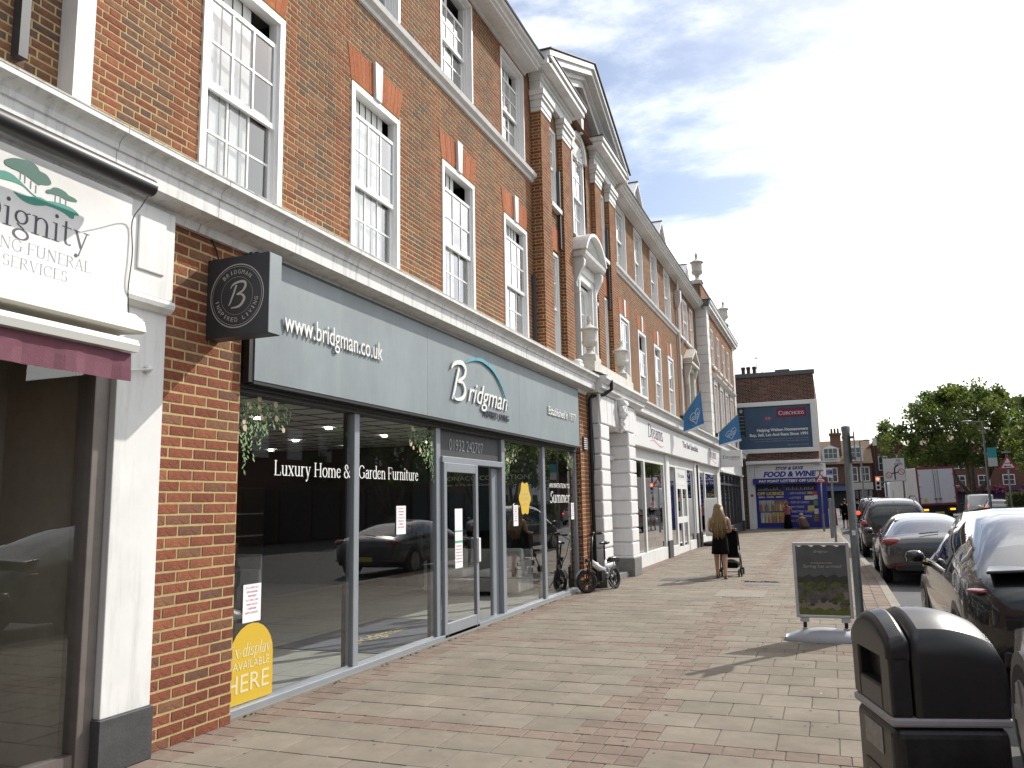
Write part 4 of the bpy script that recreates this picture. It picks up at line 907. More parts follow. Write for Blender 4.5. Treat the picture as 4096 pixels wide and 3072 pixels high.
tag(v.build('alarm_box', UPVC, bevel=.01), 'small white alarm box on the cornice left of the nearer urn', 'box')
# ------------------------------------------------------------------ grey furniture shop
XG = -4.62
shop = thing('shopfront', 'grey framed furniture shopfront with full height windows and open sliding door', 'shopfront', (-4.6, 10.4, 0))
Y0S, Y1S, ZG = 5.44, 15.33, 2.68
v = MB(); v.box(-4.72, -4.55, Y0S, Y1S, 0.0, .075); v.build('sill_frame', GREYAL, shop, bevel=.006)
v = MB(); v.box(-4.72, -4.53, Y0S, Y1S, -.02, .022); v.build('threshold', CONC, shop)
v = MB(); v.box(-4.72, -4.56, Y0S, Y1S, ZG-.05, ZG+.02); v.build('head_frame', DGREY, shop)
def mull(a, b_, z0=.075, z1=ZG-.05, x0=-4.70, x1=-4.59):
    v = MB(); v.box(x0, x1, a, b_, z0, z1); v.build('mullion', GREYAL, shop, bevel=.008)
    v = MB(); v.box(x0-.01, x0+.02, a-.03, a, z0, z1); v.build('glazing_gasket', BLACK, shop)
for a, b_ in ((7.33, 7.43), (9.23, 9.35), (11.43, 11.56), (13.32, 13.44), (15.23, 15.33)): mull(a, b_)
v = MB(); v.box(-4.68, -4.60, Y0S, Y0S+.03, .075, ZG-.05); v.build('side_frame', UPVC, shop)
for a, b_ in ((5.46, 7.31), (7.43, 9.21), (11.56, 13.30), (13.44, 15.21)):
    v = MB(); v.quad((XG, a, .075), (XG, b_, .075), (XG, b_, ZG-.05), (XG, a, ZG-.05)); v.build('pane', GLASS, shop)
v = MB(); v.box(-4.70, -4.56, 9.35, 11.43, 2.20, 2.28); v.build('transom', GREYAL, shop, bevel=.006)
v = MB(); v.box(-4.66, -4.63, 9.36, 11.42, 2.281, ZG-.05); tp = v.build('transom_panel', DGREY, shop)
LETW = mat('white_lettering', (0.75, 0.75, 0.73), 0.6)
LETD = mat('dark_lettering', (0.05, 0.05, 0.065), 0.6)
# sliding door: near leaf closed and standing proud, far leaf slid away
door = MB(); dx0, dx1 = -4.60, -4.55
for a, b_, c, d in ((9.37, 9.45, .03, 2.2), (10.36, 10.44, .03, 2.2), (9.45, 10.36, 2.08, 2.2), (9.45, 10.36, .03, .2)): door.box(dx0, dx1, a, b_, c, d)
door = door.build('sliding_door', GREYAL, shop, bevel=.006)
v = MB(); v.quad((-4.575, 9.45, .2), (-4.575, 10.36, .2), (-4.575, 10.36, 2.08), (-4.575, 9.45, 2.08)); v.build('door_pane', GLASS, door)
v = MB(); v.box(-4.55, -4.515, 10.365, 10.43, .89, 1.21); v.build('door_handle', UPVC, door, bevel=.008)
v = MB(); v.box(-4.72, -4.66, 11.2, 11.43, .03, 2.2); v.build('door_leaf', GREYAL, shop, bevel=.02)
# room behind the glass
room = MB(); xb, ya, yb = -15.5, 5.2, 15.3
room.quad((xb, ya, 0.02), (-4.7, ya, 0.02), (-4.7, yb, 0.02), (xb, yb, 0.02), 0)
room.quad((xb, ya, 0), (xb, yb, 0), (xb, yb, 3.2), (xb, ya, 3.2), 1)
room.quad((xb, ya, 0), (-4.75, ya, 0), (-4.75, ya, 3.2), (xb, ya, 3.2), 1)
room.quad((xb, yb, 0), (-4.75, yb, 0), (-4.75, yb, 3.2), (xb, yb, 3.2), 1)
FLOORT = mat('shop_floor', (0.42, 0.42, 0.40), 0.4, var=.06)
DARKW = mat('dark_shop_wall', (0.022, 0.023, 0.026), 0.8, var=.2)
CEIL = mat('ceiling_tile', (0.78, 0.78, 0.75), 0.9)
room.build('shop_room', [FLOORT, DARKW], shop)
CG = mat('ceiling_grid', (0.18, 0.18, 0.18), 0.7)
v = MB(); v.quad((xb, ya, 2.93), (-4.7, ya, 2.93), (-4.7, yb, 2.93), (xb, yb, 2.93)); v.build('ceiling', CEIL, shop)
v = MB()
for k in range(18): v.box(xb, -4.75, ya+.6*k, ya+.6*k+.03, 2.92, 2.929)
for k in range(18): v.box(-4.9-.6*k, -4.87-.6*k, ya, yb, 2.921, 2.9285)
v.build('ceiling_grid', CG, shop)
LAMP = mat('downlight', (1, 1, 1), 0.5, emit=(1.0, 0.93, 0.82), est=22.0)
for i in range(5):
    for j in range(6):
        v = MB(); v.lathe((-5.5-i*1.9, 5.8+j*1.75, 2.90), [(.0, 0), (.055, 0), (.055, .015)], 12); v.build('downlight', LAMP, shop)
v = MB()
for k in range(17): v.box(xb, -4.75, ya+.6*k, ya+.6*k+.006, .0201, .0212)
for k in range(9): v.box(-5.3-1.2*k, -5.294-1.2*k, ya, yb, .0201, .0212)
v.build('floor_joint', CG, shop)
MATC = mat('door_mat', (0.10, 0.115, 0.15), 0.95, var=.15, bump=.3, bscale=200)
v = MB(); v.box(-6.3, -4.78, 8.3, 10.9, .021, .03); dm = v.build('door_mat', MATC, shop)
GOLD = mat('gold_lettering', (0.55, 0.46, 0.22), .6)
text('Bridgman', (-5.35, 8.75, .031), (0, 1, 0), 1.3, .30, GOLD, shop, vdir=(-1, 0, 0), depth=.002, shear=.35)
# fascia
FASG = mat('fascia_grey', (0.225, 0.262, 0.275), 0.5, var=.08, vscale=1.6, dirt=(0.30, 0.335, 0.345), dirt_amt=.45, dscale=.9, streak=1, soot=.14, sscale=1.2)
XF = -4.42
fas = thing('fascia_sign', 'long grey fascia sign with white raised shop name above the furniture shop', 'sign', (-4.45, 10.5, 2.7))
for a, b_ in ((5.50, 8.66), (8.664, 11.78), (11.784, 15.02)):
    v = MB(); v.box(-4.50, XF, a, b_, 2.72, 3.80); v.build('fascia_panel', FASG, fas)
v = MB(); v.box(-4.62, -4.505, 5.44, 15.1, 2.66, 3.82); v.box(-4.505, XF-.01, 5.44, 5.495, 2.70, 3.81); v.box(-4.505, XF-.006, 5.50, 15.02, 2.69, 2.715); v.box(-4.505, XF-.005, 5.50, 15.02, 3.803, 3.83); v.build('fascia_backing', BLACK, fas)
xt = XF+.012
text('www.bridgman.co.uk', (xt, 5.86+.0, 3.145), (0, 1, 0), 1.70, .245, LETW, fas, depth=.012)
text('Established in 1977', (xt, 13.15, 3.165), (0, 1, 0), 1.58, .145, LETW, fas, depth=.01)
text('INSPIRED LIVING', (xt, 10.33, 2.87), (0, 1, 0), .95, .085, LETD, fas, depth=.01)
text('ridgman', (xt, 9.80, 2.93), (0, 1, 0), 1.42, .36, LETW, fas, depth=.012, shear=.38)
# flowing initial B and the teal swoosh
def ribbon(pts, x, m, parent, name, w=1.0):
    b = MB()
    for (y0, z0, w0), (y1, z1, w1) in zip(pts, pts[1:]):
        d = math.hypot(y1-y0, z1-z0) or 1; ny, nz = -(z1-z0)/d, (y1-y0)/d; a = w0*w/2; c = w1*w/2
        b.prism([(x, y0+ny*a, z0+nz*a), (x, y0-ny*a, z0-nz*a), (x, y1-ny*c, z1-nz*c), (x, y1+ny*c, z1+nz*c)], (.012+.0004*(len(b.f) % 7), 0, 0))
    return b.build(name, m, parent)
def smooth_pts(p, n=6):
    out = []
    for i in range(len(p)-1):
        a, b_, c, d = p[max(i-1, 0)], p[i], p[i+1], p[min(i+2, len(p)-1)]
        for k in range(n):
            t = k/n
            out.append(tuple(0.5*(2*q+(r-p_)*t+(2*p_-5*q+4*r-s)*t*t+(3*q-p_-3*r+s)*t**3) for p_, q, r, s in zip(a, b_, c, d)))
    out.append(p[-1]); return out
Bs = [(9.52, 3.42, .05), (9.44, 3.25, .05), (9.36, 3.08, .045), (9.30, 2.99, .02)]
Bb = [(9.28, 3.38, .02), (9.38, 3.46, .05), (9.60, 3.50, .06), (9.72, 3.43, .06), (9.66, 3.32, .045), (9.48, 3.24, .03), (9.62, 3.24, .04), (9.70, 3.15, .06), (9.62, 3.04, .055), (9.42, 3.0, .03), (9.34, 3.04, .015)]
ribbon(smooth_pts(Bs), xt, LETW, fas, 'logo_initial'); ribbon(smooth_pts(Bb), xt+.003, LETW, fas, 'logo_initial')
TEAL = mat('teal_logo', (0.08, 0.34, 0.42), .5)
Sw = [(9.70, 3.51, .01), (9.95, 3.60, .035), (10.30, 3.64, .05), (10.70, 3.56, .05), (11.0, 3.38, .035), (11.18, 3.18, .02), (11.24, 3.05, .008)]
ribbon(smooth_pts(Sw), xt, TEAL, fas, 'logo_swoosh')
# vinyl on the glass
xv = XG+.006
serif('Luxury Home &', (xv, 6.04, 1.95), (0, 1, 0), 1.26, .135, LETW, shop, 'vinyl_lettering')
serif('Garden Furniture', (xv, 7.45, 1.955), (0, 1, 0), 1.34, .135, LETW, shop, 'vinyl_lettering')
text('01932 242707', (-4.627, 9.68, 2.375), (0, 1, 0), 1.12, .15, mat('grey_lettering', (.35, .36, .36), .6), shop, 'vinyl_lettering', depth=.003)
text('AN INVITATION TO', (xv, 13.71, 1.93), (0, 1, 0), 1.18, .085, LETW, shop, 'vinyl_lettering', depth=.002)
serif('Summer', (xv, 13.72, 1.67), (0, 1, 0), 1.16, .20, LETW, shop, 'vinyl_lettering', slant=.3)
YEL = mat('yellow_vinyl', (0.60, 0.40, 0.03), .55); CREAM = mat('cream_lettering', (.70, .63, .38), .6)
v = MB(); pts = []
for k in range(40):
    a = 2*math.pi*k/40; r = .25*(1+.10*math.cos(6*a)); pts.append((xv, 12.46+r*math.cos(a), 1.745+r*math.sin(a)*1.04))
v.prism(pts, (.002, 0, 0)); v.build('yellow_flower_sticker', YEL, shop)
for i, s in enumerate(('NEW SEASON', 'NEW ARRIVALS', 'now in store')): text(s, (xv+.003, 12.30, 1.80-.075*i), (0, 1, 0), .33, .04, CREAM, shop, 'vinyl_lettering', depth=.001)
v = MB(); c = 5.80; pts = [(xv, 5.475, .085), (xv, 6.08, .085), (xv, 6.08, .44)]+[(xv, c+.28*math.cos(math.pi*k/12), .44+.27*math.sin(math.pi*k/12)) for k in range(1, 12)]+[(xv, 5.475, .42)]
v.prism(pts, (.002, 0, 0)); v.build('yellow_sticker', YEL, shop)
serif('Ex-display', (xv+.003, 5.50, .45), (0, 1, 0), .54, .10, CREAM, shop, 'vinyl_lettering', slant=.25)
text('S AVAILABLE', (xv+.003, 5.50, .35), (0, 1, 0), .53, .065, CREAM, shop, 'vinyl_lettering', depth=.001)
text('HERE', (xv+.003, 5.49, .17), (0, 1, 0), .54, .14, CREAM, shop, 'vinyl_lettering', depth=.001)
# trailing leaf vinyl in the window corners
LEAFV = [mat('vinyl_leaf_a', (.13, .22, .07), .7), mat('vinyl_leaf_b', (.20, .30, .13), .7), mat('vinyl_leaf_c', (.07, .13, .05), .7), mat('vinyl_flower', (.52, .42, .27), .7)]
def leaves(y0, y1, zt, longest, grow, seed):
    r = random.Random(seed); b = MB(); n = int((y1-y0)/.028); d = 0
    for k in range(n):
        yy = y0+(y1-y0)*(k+r.random())/n; t = (yy-y0)/(y1-y0); t = t if grow else 1-t
        ln = longest*(.25+.75*t**1.5)*r.uniform(.5, 1.0); z = zt
        while z > zt-ln:
            z -= r.uniform(.028, .05); yy += r.uniform(-.008, .008); s = r.choice((-1, 1)); a = r.uniform(.5, 1.2); q = r.uniform(.035, .06); d += 1
            dy, dz = s*q*math.cos(a), -q*math.sin(a); x = xv+.0004*(d % 9)
            b.quad((x, yy, z), (x, yy+dy*.5-dz*.2, z+dz*.5+dy*.2), (x, yy+dy, z+dz), (x, yy+dy*.5+dz*.2, z+dz*.5-dy*.2), r.choice((0, 0, 1, 1, 2)))
    for k in range(int(7*(y1-y0)/.5)):
        yy = y0+r.random()*(y1-y0); z = zt-r.random()*longest*.6
        i = len(b.v); q = r.uniform(.02, .035)
        b.v += [(xv+.005, yy+q*math.cos(j*1.047), z+q*math.sin(j*1.047)) for j in range(6)]; b.f.append(tuple(range(i, i+6))); b.m.append(3)
    b.build('leaf_vinyl', LEAFV, shop)
leaves(5.48, 6.25, 2.63, .80, False, 3); leaves(8.55, 9.2, 2.63, .70, True, 4); leaves(11.58, 12.2, 2.63, .78, False, 5); leaves(14.65, 15.2, 2.63, .6, True, 6)
# paper notices taped to the glass
PAPER = mat('white_paper', (.78, .78, .80), .8); PINK = mat('red_print', (.62, .30, .33), .8); GRN = mat('green_print', (.12, .38, .24), .8)
def notice(y0, y1, z0, z1, label, x=XG+.008, tp=.0):
    t = MB(); t.box(x, x+.002, y0, y1, z0, z1); o = tag(t.build('paper_notice', PAPER), label, 'notice', 'paper notices on the furniture shop glass')
    n = 7
    for k in range(n):
        w = (y1-y0)*(.72-.12*(k % 3)); c = (y0+y1)/2; z = z1-(z1-z0)*(.12+.11*k)
        text(('EX-DISPLAY', 'SOFAS AVAILABLE', 'TODAY WITH UP', 'TO 50% OFF', 'IMMACULATE', 'CONDITIONS', 'ENDS SUNDAY')[k], (x+.0025, c-w/2, z), (0, 1, 0), w, (z1-z0)*.055, PINK, o, 'print', depth=.0008)
notice(5.67, 5.90, .72, 1.03, 'white paper notice taped just above the yellow arched sticker')
notice(8.25, 8.47, 1.34, 1.66, 'white paper notice under the word Furniture on the second pane')
notice(11.93, 12.13, 1.32, 1.64, 'white paper notice left of the yellow flower sticker')
notice(14.96, 15.14, 1.35, 1.66, 'white paper notice at the right edge of the last pane')
t = MB(); t.box(-4.573, -4.571, 9.72, 9.95, .85, 1.61); o = tag(t.build('paper_notice', PAPER), 'long white paper notice with green print on the sliding door', 'notice', 'paper notices on the furniture shop glass')
t = MB(); t.box(-4.5705, -4.5695, 9.722, 9.948, 1.17, 1.20); t.box(-4.5705, -4.5695, 9.722, 9.948, 1.31, 1.33); t.build('print_band', GRN, o)
for k in range(6): text('EX-DISPLAY SOFAS', (-4.5702, 9.75, 1.12-.04*k), (0, 1, 0), .17, .017, PINK, o, 'print', depth=.0008)
# furniture inside
WICK = mat('grey_wicker', (.35, .34, .33), .8, var=.2); CUSH = mat('pale_cushion', (.62, .62, .60), .9, var=.05); WOODD = mat('dark_wood', (.05, .035, .025), .5)
def sofa(loc, rz, label, l=1.9):
    t = thing('sofa', label, 'sofa', loc, 'display sofas in the furniture shop', local=True)
    v = MB(); v.box(-l/2, l/2, -.4, .4, .08, .32); v.box(-l/2, -l/2+.12, -.4, .4, .32, .62); v.box(l/2-.12, l/2, -.4, .4, .32, .62); v.build('frame', WICK, t, bevel=.02)
    v = MB(); v.box(-l/2, l/2, .30, .42, .32, .80); v.build('backrest', WICK, t, bevel=.03)
    v = MB()
    for s in (-1, 1): v.box(s*l/4-l/4+.14, s*l/4+l/4-.14, -.38, .28, .325, .46)
    v.build('seat_cushion', CUSH, t, bevel=.04)
    for s in (-.3, .3):
        v = MB(); v.box(s*l-.25, s*l+.25, .14, .28, .465, .82); v.build('back_cushion', CUSH, t, bevel=.05)
    place(t, loc, rz); return t
sofa((-6.25, 14.3, .02), 0, 'white cushioned wicker sofa seen through the open door')
sofa((-9.5, 7.4, .02), R(70), 'dim sofa deep inside the left window of the furniture shop')
t = thing('display_board', 'dark display board lettered with a collection name behind the door glass', 'board', (-6.6, 15.05, 0))
v = MB(); v.box(-8.0, -5.3, 15.0, 15.05, 1.15, 2.6); v.box(-7.9, -7.8, 15.01, 15.04, 0, 1.15); v.box(-5.5, -5.4, 15.01, 15.04, 0, 1.15); v.build('panel', mat('board_teal', (.018, .035, .04), .5), t)
text('MONACO COLLECTION', (-7.35, 14.997, 2.14), (1, 0, 0), 1.9, .09, mat('dim_lettering', (.5, .5, .48), .6), t, depth=.004)
text('Latest in Modern Outdoor Living', (-7.35, 14.997, 2.02), (1, 0, 0), 1.5, .06, MATS['dim_lettering'], t, depth=.004, shear=.2)
t = thing('display_cabinet', 'dark tall display cabinet deep in the furniture shop', 'cabinet', (-11.5, 13, 0))
v = MB(); v.box(-11.8, -11.3, 11.5, 14.5, .02, 2.1); v.build('carcass', WOODD, t, bevel=.01)
for k in range(4): v = MB(); v.box(-11.3, -11.28, 11.55, 14.45, .2+.45*k, .23+.45*k); v.build('shelf', WICK, t)
for k, (x, yy) in enumerate(((-6.6, 7.9), (-7.5, 8.1), (-8.7, 10.6), (-9.6, 9.0))):
    t = thing('dining_chair', ['dark dining chair nearest the first window', 'dark dining chair behind the first dining table', 'dark dining chair beyond the second dining table', 'dark dining chair left of the second dining table'][k], 'chair', (x, yy, 0), 'dining chairs in the furniture shop'); v = MB(); v.box(x-.24, x+.24, yy-.24, yy+.24, .42, .47); v.build('seat', WICK, t, bevel=.02); v = MB(); v.box(x-.24, x+.24, yy+.20, yy+.25, .47, .95); v.build('backrest', WICK, t, bevel=.02)
    for a in (-.2, .2):
        for b_ in (-.2, .2): v = MB(); v.box(x+a-.018, x+a+.018, yy+b_-.018, yy+b_+.018, .02, .42); v.build('leg', WOODD, t)
for (x, yy, zt, lab) in ((-7.0, 7.0, .74, 'dark dining table inside the first window'), (-8.6, 9.3, .74, 'dark dining table inside the second window')):
    t = thing('table', lab, 'table', (x, yy, 0)); v = MB(); v.box(x-.5, x+.5, yy-.8, yy+.8, zt-.05, zt); v.build('table_top', WOODD, t)
    for a in (-.42, .42):
        for b_ in (-.7, .7): v = MB(); v.box(x+a-.03, x+a+.03, yy+b_-.03, yy+b_+.03, .02, zt-.05); v.build('leg', WOODD, t)
# projecting square sign on the brick pier
ps = thing('projecting_sign', 'square dark projecting sign with white ring and initial on the brick pier', 'sign', (-4.2, 5.07, 3.0))
v = MB(); v.box(-4.50, -3.91, 5.0, 5.15, 2.98, 3.62); v.build('sign_box', mat('sign_charcoal', (.035, .038, .048), .5, var=.12, vscale=3), ps, bevel=.004)
v = MB(); v.box(-3.909, -3.902, 5.003, 5.147, 2.985, 3.615); v.build('sign_edge', FASG, ps)
v = MB(); v.tube([(-4.45, 5.07, 3.62), (-4.48, 5.07, 3.72), (-4.5, 5.0, 3.84)], .008, 6); v.build('cable', BLACK, ps)
CRM = mat('sign_cream', (.50, .50, .46), .5); cx, cz = -4.205, 3.30
v = MB()
for r0, r1 in ((.248, .256), (.233, .236), (.150, .152)):
    for k in range(48):
        a, c = 2*math.pi*k/48, 2*math.pi*(k+1)/48
        v.quad(*[(cx+r*math.cos(t_), 4.998, cz+r*math.sin(t_)) for r, t_ in ((r0, a), (r0, c), (r1, c), (r1, a))])
v.build('sign_ring', CRM, ps)
for s, mid, flip in (('BRIDGMAN', 90, 1), ('INSPIRED LIVING', 270, -1)):
    n = len(s); step = 11.2
    for i, ch in enumerate(s):
        if ch == ' ': continue
        a = R(mid-flip*(i-(n-1)/2)*step); rr = .176 if flip > 0 else .207
        u = Vector((math.sin(a)*flip, 0, -math.cos(a)*flip)); vv = Vector((math.cos(a)*flip, 0, math.sin(a)*flip))
        w = .008 if ch == 'I' else .026
        p = Vector((cx+rr*math.cos(a), 4.997, cz+rr*math.sin(a)))-u*(w/2)
        text(ch, tuple(p), u, w, .034, CRM, ps, vdir=vv, depth=.001)
bb = MB()
def ribbonx(pts, y, m, parent, name):
    b = MB()
    for j, ((x0, z0, w0), (x1, z1, w1)) in enumerate(zip(pts, pts[1:])):
        d = math.hypot(x1-x0, z1-z0) or 1; nx, nz = -(z1-z0)/d, (x1-x0)/d; a = w0/2; c = w1/2; yy = y-.0003*(j % 5)
        b.quad((x0+nx*a, yy, z0+nz*a), (x0-nx*a, yy, z0-nz*a), (x1-nx*c, yy, z1-nz*c), (x1+nx*c, yy, z1+nz*c))
    b.build(name, m, parent)
ribbonx(smooth_pts([(cx-.005, 3.385, .018), (cx-.03, 3.32, .018), (cx-.06, 3.25, .014), (cx-.075, 3.225, .006)]), 4.997, CRM, ps, 'sign_initial')
ribbonx(smooth_pts([(cx-.06, 3.36, .004), (cx-.03, 3.395, .016), (cx+.05, 3.41, .02), (cx+.085, 3.385, .024), (cx+.06, 3.335, .018), (cx+.0, 3.31, .008), (cx+.05, 3.305, .016), (cx+.075, 3.27, .024), (cx+.03, 3.215, .02), (cx-.05, 3.205, .008)]), 4.9955, CRM, ps, 'sign_initial')
# ------------------------------------------------------------------ funeral directors at the far left
fd = thing('shopfront', 'white and grey funeral directors shopfront with plain glass at the left edge', 'shopfront', (-4.5, 3, 0))
SIGNW = mat('sign_white', (.74, .74, .73), .45, var=.03)
v = MB(); v.box(-4.72, -4.45, 4.125, 4.54, .34, 3.16); v.build('pilaster', WHITE, fd, bevel=.006)
v = MB(); v.box(-4.72, -4.42, 4.10, 4.545, 0, .34); v.build('plinth', mat('slate_plinth', (.055, .056, .058), .6, var=.25, bump=.2), fd, bevel=.004)
v = MB(); v.box(-4.72, -4.40, 4.10, 4.54, 3.16, 3.82); v.box(-4.40, -4.385, 4.19, 4.44, 3.33, 3.72); v.build('console_block', WHITE, fd, bevel=.008)
v = MB(); v.profy([(-4.5, 3.06), (-4.42, 3.07), (-4.385, 3.10), (-4.375, 3.13), (-4.385, 3.155), (-4.5, 3.158)], 4.09, 4.545); v.build('pilaster_mould', WHITE, fd)
BRZ = mat('bronze_frame', (.19, .165, .15), .45, metal=.4, var=.15)
v = MB(); v.box(-4.66, -4.50, 4.0, 4.12, .05, 2.7); v.build('frame', BRZ, fd, bevel=.006)
v = MB(); v.box(-4.62, -4.52, .5, 4.0, .05, .16); v.box(-4.62, -4.52, .5, 4.0, 2.6, 2.75); v.build('frame', BRZ, fd)
v = MB(); v.quad((-4.56, .5, .16), (-4.56, 4.0, .16), (-4.56, 4.0, 2.6), (-4.56, .5, 2.6)); v.build('pane', GLASS, fd)
v = MB(); v.box(-4.75, -4.5, .5, 4.1, 0, .05); v.build('sill', CONC, fd)
BROWNI = mat('beige_blind_wall', (.34, .31, .25), .9, var=.1); GREYC = mat('grey_curtain', (.50, .52, .53), .9)
v = MB(); v.box(-5.5, -5.4, .4, 4.1, 0, 2.8); v.box(-6.2, -4.62, 4.06, 4.1, 0, 2.8); v.box(-6.2, -4.62, .4, 4.1, 2.76, 2.8); v.build('inner_wall', BROWNI, fd)
v = MB()
for k in range(10): v.tube([(-4.85+.012*(k % 2), 3.05+.05*k, .06), (-4.85+.012*(k % 2), 3.05+.05*k, 2.7)], .035, 8)
v.build('curtain', GREYC, fd, smooth=True)
sg = thing('fascia_sign', 'white funeral services sign with green tree emblem at the left edge', 'sign', (-4.4, 3.4, 2.95))
v = MB(); v.box(-4.55, -4.36, .8, 4.095, 2.965, 3.80); v.build('sign_box', SIGNW, sg, bevel=.004)
xs = -4.3592; LETG = mat('grey_purple_lettering', (.075, .068, .085), .6); LETL = mat('pale_grey_lettering', (.28, .28, .33), .6)
serif('Dignity', (xs, 2.985, 3.315), (0, 1, 0), .78, .17, LETG, sg, weight=.72)
serif('CARING FUNERAL', (xs, 2.925, 3.178), (0, 1, 0), .865, .073, LETL, sg, weight=.55)
serif('SERVICES', (xs, 3.185, 3.078), (0, 1, 0), .435, .068, LETL, sg, weight=.55)
GREENL = mat('green_emblem', (.03, .26, .19), .5); GREEND = mat('dark_green_emblem', (.018, .12, .09), .5)
def blob(pts, m, x, name='emblem'):
    v = MB(); v.prism([(x, a, b_) for a, b_ in smooth_pts([(p[0], p[1]) for p in pts]+[pts[0]], 4)[:-1]], (.002, 0, 0)); v.build(name, m, sg)
blob([(3.152, 3.688), (3.165, 3.707), (3.209, 3.731), (3.266, 3.745), (3.325, 3.752), (3.366, 3.734), (3.382, 3.717), (3.426, 3.711), (3.459, 3.682), (3.461, 3.66), (3.437, 3.646), (3.4, 3.637), (3.383, 3.628), (3.351, 3.636), (3.302, 3.652), (3.243, 3.663), (3.202, 3.664), (3.162, 3.67)][::-1], GREEND, xs)
blob([(3.431, 3.602), (3.439, 3.619), (3.463, 3.631), (3.481, 3.649), (3.519, 3.657), (3.565, 3.65), (3.592, 3.636), (3.632, 3.633), (3.653, 3.622), (3.647, 3.611), (3.614, 3.605), (3.575, 3.601), (3.529, 3.608), (3.478, 3.604), (3.447, 3.596)][::-1], GREEND, xs)
blob([(3.06, 3.60), (3.132, 3.625), (3.165, 3.632), (3.211, 3.628), (3.258, 3.607), (3.301, 3.583), (3.345, 3.559), (3.385, 3.548), (3.432, 3.547), (3.494, 3.56), (3.571, 3.566), (3.638, 3.557), (3.673, 3.532), (3.64, 3.521), (3.638, 3.5), (3.615, 3.495), (3.561, 3.513), (3.496, 3.52), (3.434, 3.518), (3.398, 3.522), (3.37, 3.543), (3.327, 3.561), (3.284, 3.582), (3.237, 3.587), (3.191, 3.584), (3.135, 3.577)][::-1], GREENL, xs)
blob([(3.224, 3.529), (3.264, 3.527), (3.323, 3.534), (3.394, 3.554), (3.444, 3.543), (3.434, 3.516), (3.356, 3.492), (3.302, 3.493), (3.26, 3.506)][::-1], GREENL, xs+.0006)
v = MB()
for yy, z in ((3.26, 3.645), (3.29, 3.635), (3.33, 3.615), (3.365, 3.60), (3.50, 3.592), (3.535, 3.588), (3.575, 3.585)):
    v.box(xs, xs+.0015, yy-.003, yy+.003, z-.03, z+.02)
v.build('emblem_trunk', LETL, sg)
aw = thing('awning', 'closed awning cassette with maroon valance and black roller tube above the left shop window', 'awning', (-4.2, 3, 2.6))
v = MB(); v.profy([(-4.5, 2.955), (-4.30, 2.96), (-4.17, 2.93), (-4.09, 2.87), (-4.07, 2.80), (-4.10, 2.79), (-4.5, 2.82)], .9, 3.99); v.build('cassette', mat('cream_cassette', (.70, .68, .60), .4), aw, bevel=.006)
v = MB(); v.profy([(-4.14, 2.66), (-4.06, 2.655), (-4.05, 2.70), (-4.07, 2.735), (-4.14, 2.74)], .9, 3.92); v.build('front_bar', mat('cream_bar', (.62, .62, .58), .35), aw)
v = MB(); n = 44
for k in range(n):
    q0, q1 = .9+(3.90-.9)*k/n, .9+(3.90-.9)*(k+1)/n
    wv = lambda q, t: -4.10+.010*math.sin(q*13)*(t)+.006*math.sin(q*31+1)*t
    for (t0, t1) in ((0, .5), (.5, 1)):
        za, zb_ = 2.65-.18*t0, 2.65-.18*t1
        v.quad((wv(q0, t1), q0, zb_), (wv(q1, t1), q1, zb_), (wv(q1, t0), q1, za), (wv(q0, t0), q0, za))
v.build('valance', mat('maroon_canvas', (.165, .06, .085), .9, var=.15, vscale=10, bump=.3, bscale=150), aw, smooth=True)
v = MB(); v.tube([(-4.12, .9, 3.80), (-4.12, 4.02, 3.80)], .06, 18); v.build('roller_tube', BLACK, aw, auto=50, smooth=True)
v = MB(); v.tube(smooth_pts([(-4.12, 4.0, 3.75), (-4.22, 4.04, 3.70), (-4.34, 4.08, 3.62), (-4.345, 4.10, 3.4), (-4.35, 4.085, 3.15), (-4.39, 4.14, 2.98), (-4.37, 4.13, 2.90), (-4.36, 4.02, 2.88)], 5), .004, 6); v.build('cable', DGREY, aw)
v = MB(); v.tube([(-4.45, 4.15, 2.6), (-4.38, 4.36, 2.64)], .008, 6); v.ball((-4.43, 4.37, 2.645), .03, 10); v.build('awning_hook', WHITE, aw)
# ------------------------------------------------------------------ white bed shop
bs = thing('shopfront', 'white bed shop front with recessed windows and glazed double doors', 'shopfront', (-4.6, 28, 0))
XD = -4.635
for a, b_, c in ((19.2, 24.5, .34), (25.1, 26.35, .30), (28.5, 30.0, .30), (31.3, 36.3, .34)): v = MB(); v.box(-4.95, -4.585, a, b_, 0, c); v.build('stall_riser', WHITE, bs)
for a, b_ in ((24.48, 25.05), (30.0, 31.2), (36.3, 37.3)):
    v = MB(); v.box(-4.95, -4.555, a, b_, .5, 3.05); v.build('pilaster', WHITE, bs, bevel=.008)
    v = MB(); v.box(-4.95, -4.535, a-.02, b_+.02, 0, .5); v.build('plinth', mat('slate_plinth', (.06, .06, .062), .6), bs)
v = MB(); v.box(-4.95, -4.60, 19.15, 37.2, 2.72, 3.06); v.build('head_panel', WHITE, bs)
def pane(y0, y1, z0, z1, x=XD, p=bs):
    v = MB(); v.quad((x, y0, z0), (x, y1, z0), (x, y1, z1), (x, y0, z1)); v.build('pane', GLASS, p)
for a, b_ in ((19.2, 21.55), (21.72, 24.3), (25.1, 26.3), (28.55, 29.9), (31.3, 32.75), (32.95, 36.2)): pane(a, b_, .34, 2.72)
for a, b_, z in ((21.55, 21.72, .34), (24.3, 24.48, .34), (26.3, 26.45, 0), (28.4, 28.55, 0), (29.88, 30.0, .3), (32.75, 32.95, .34)):
    v = MB(); v.box(XD-.05, -4.60, a, b_, z, 2.72); v.build('mullion', WHITE, bs, bevel=.006)
v = MB(); v.box(XD-.05, -4.60, 26.45, 28.4, 2.17, 2.25); v.build('transom', WHITE, bs)
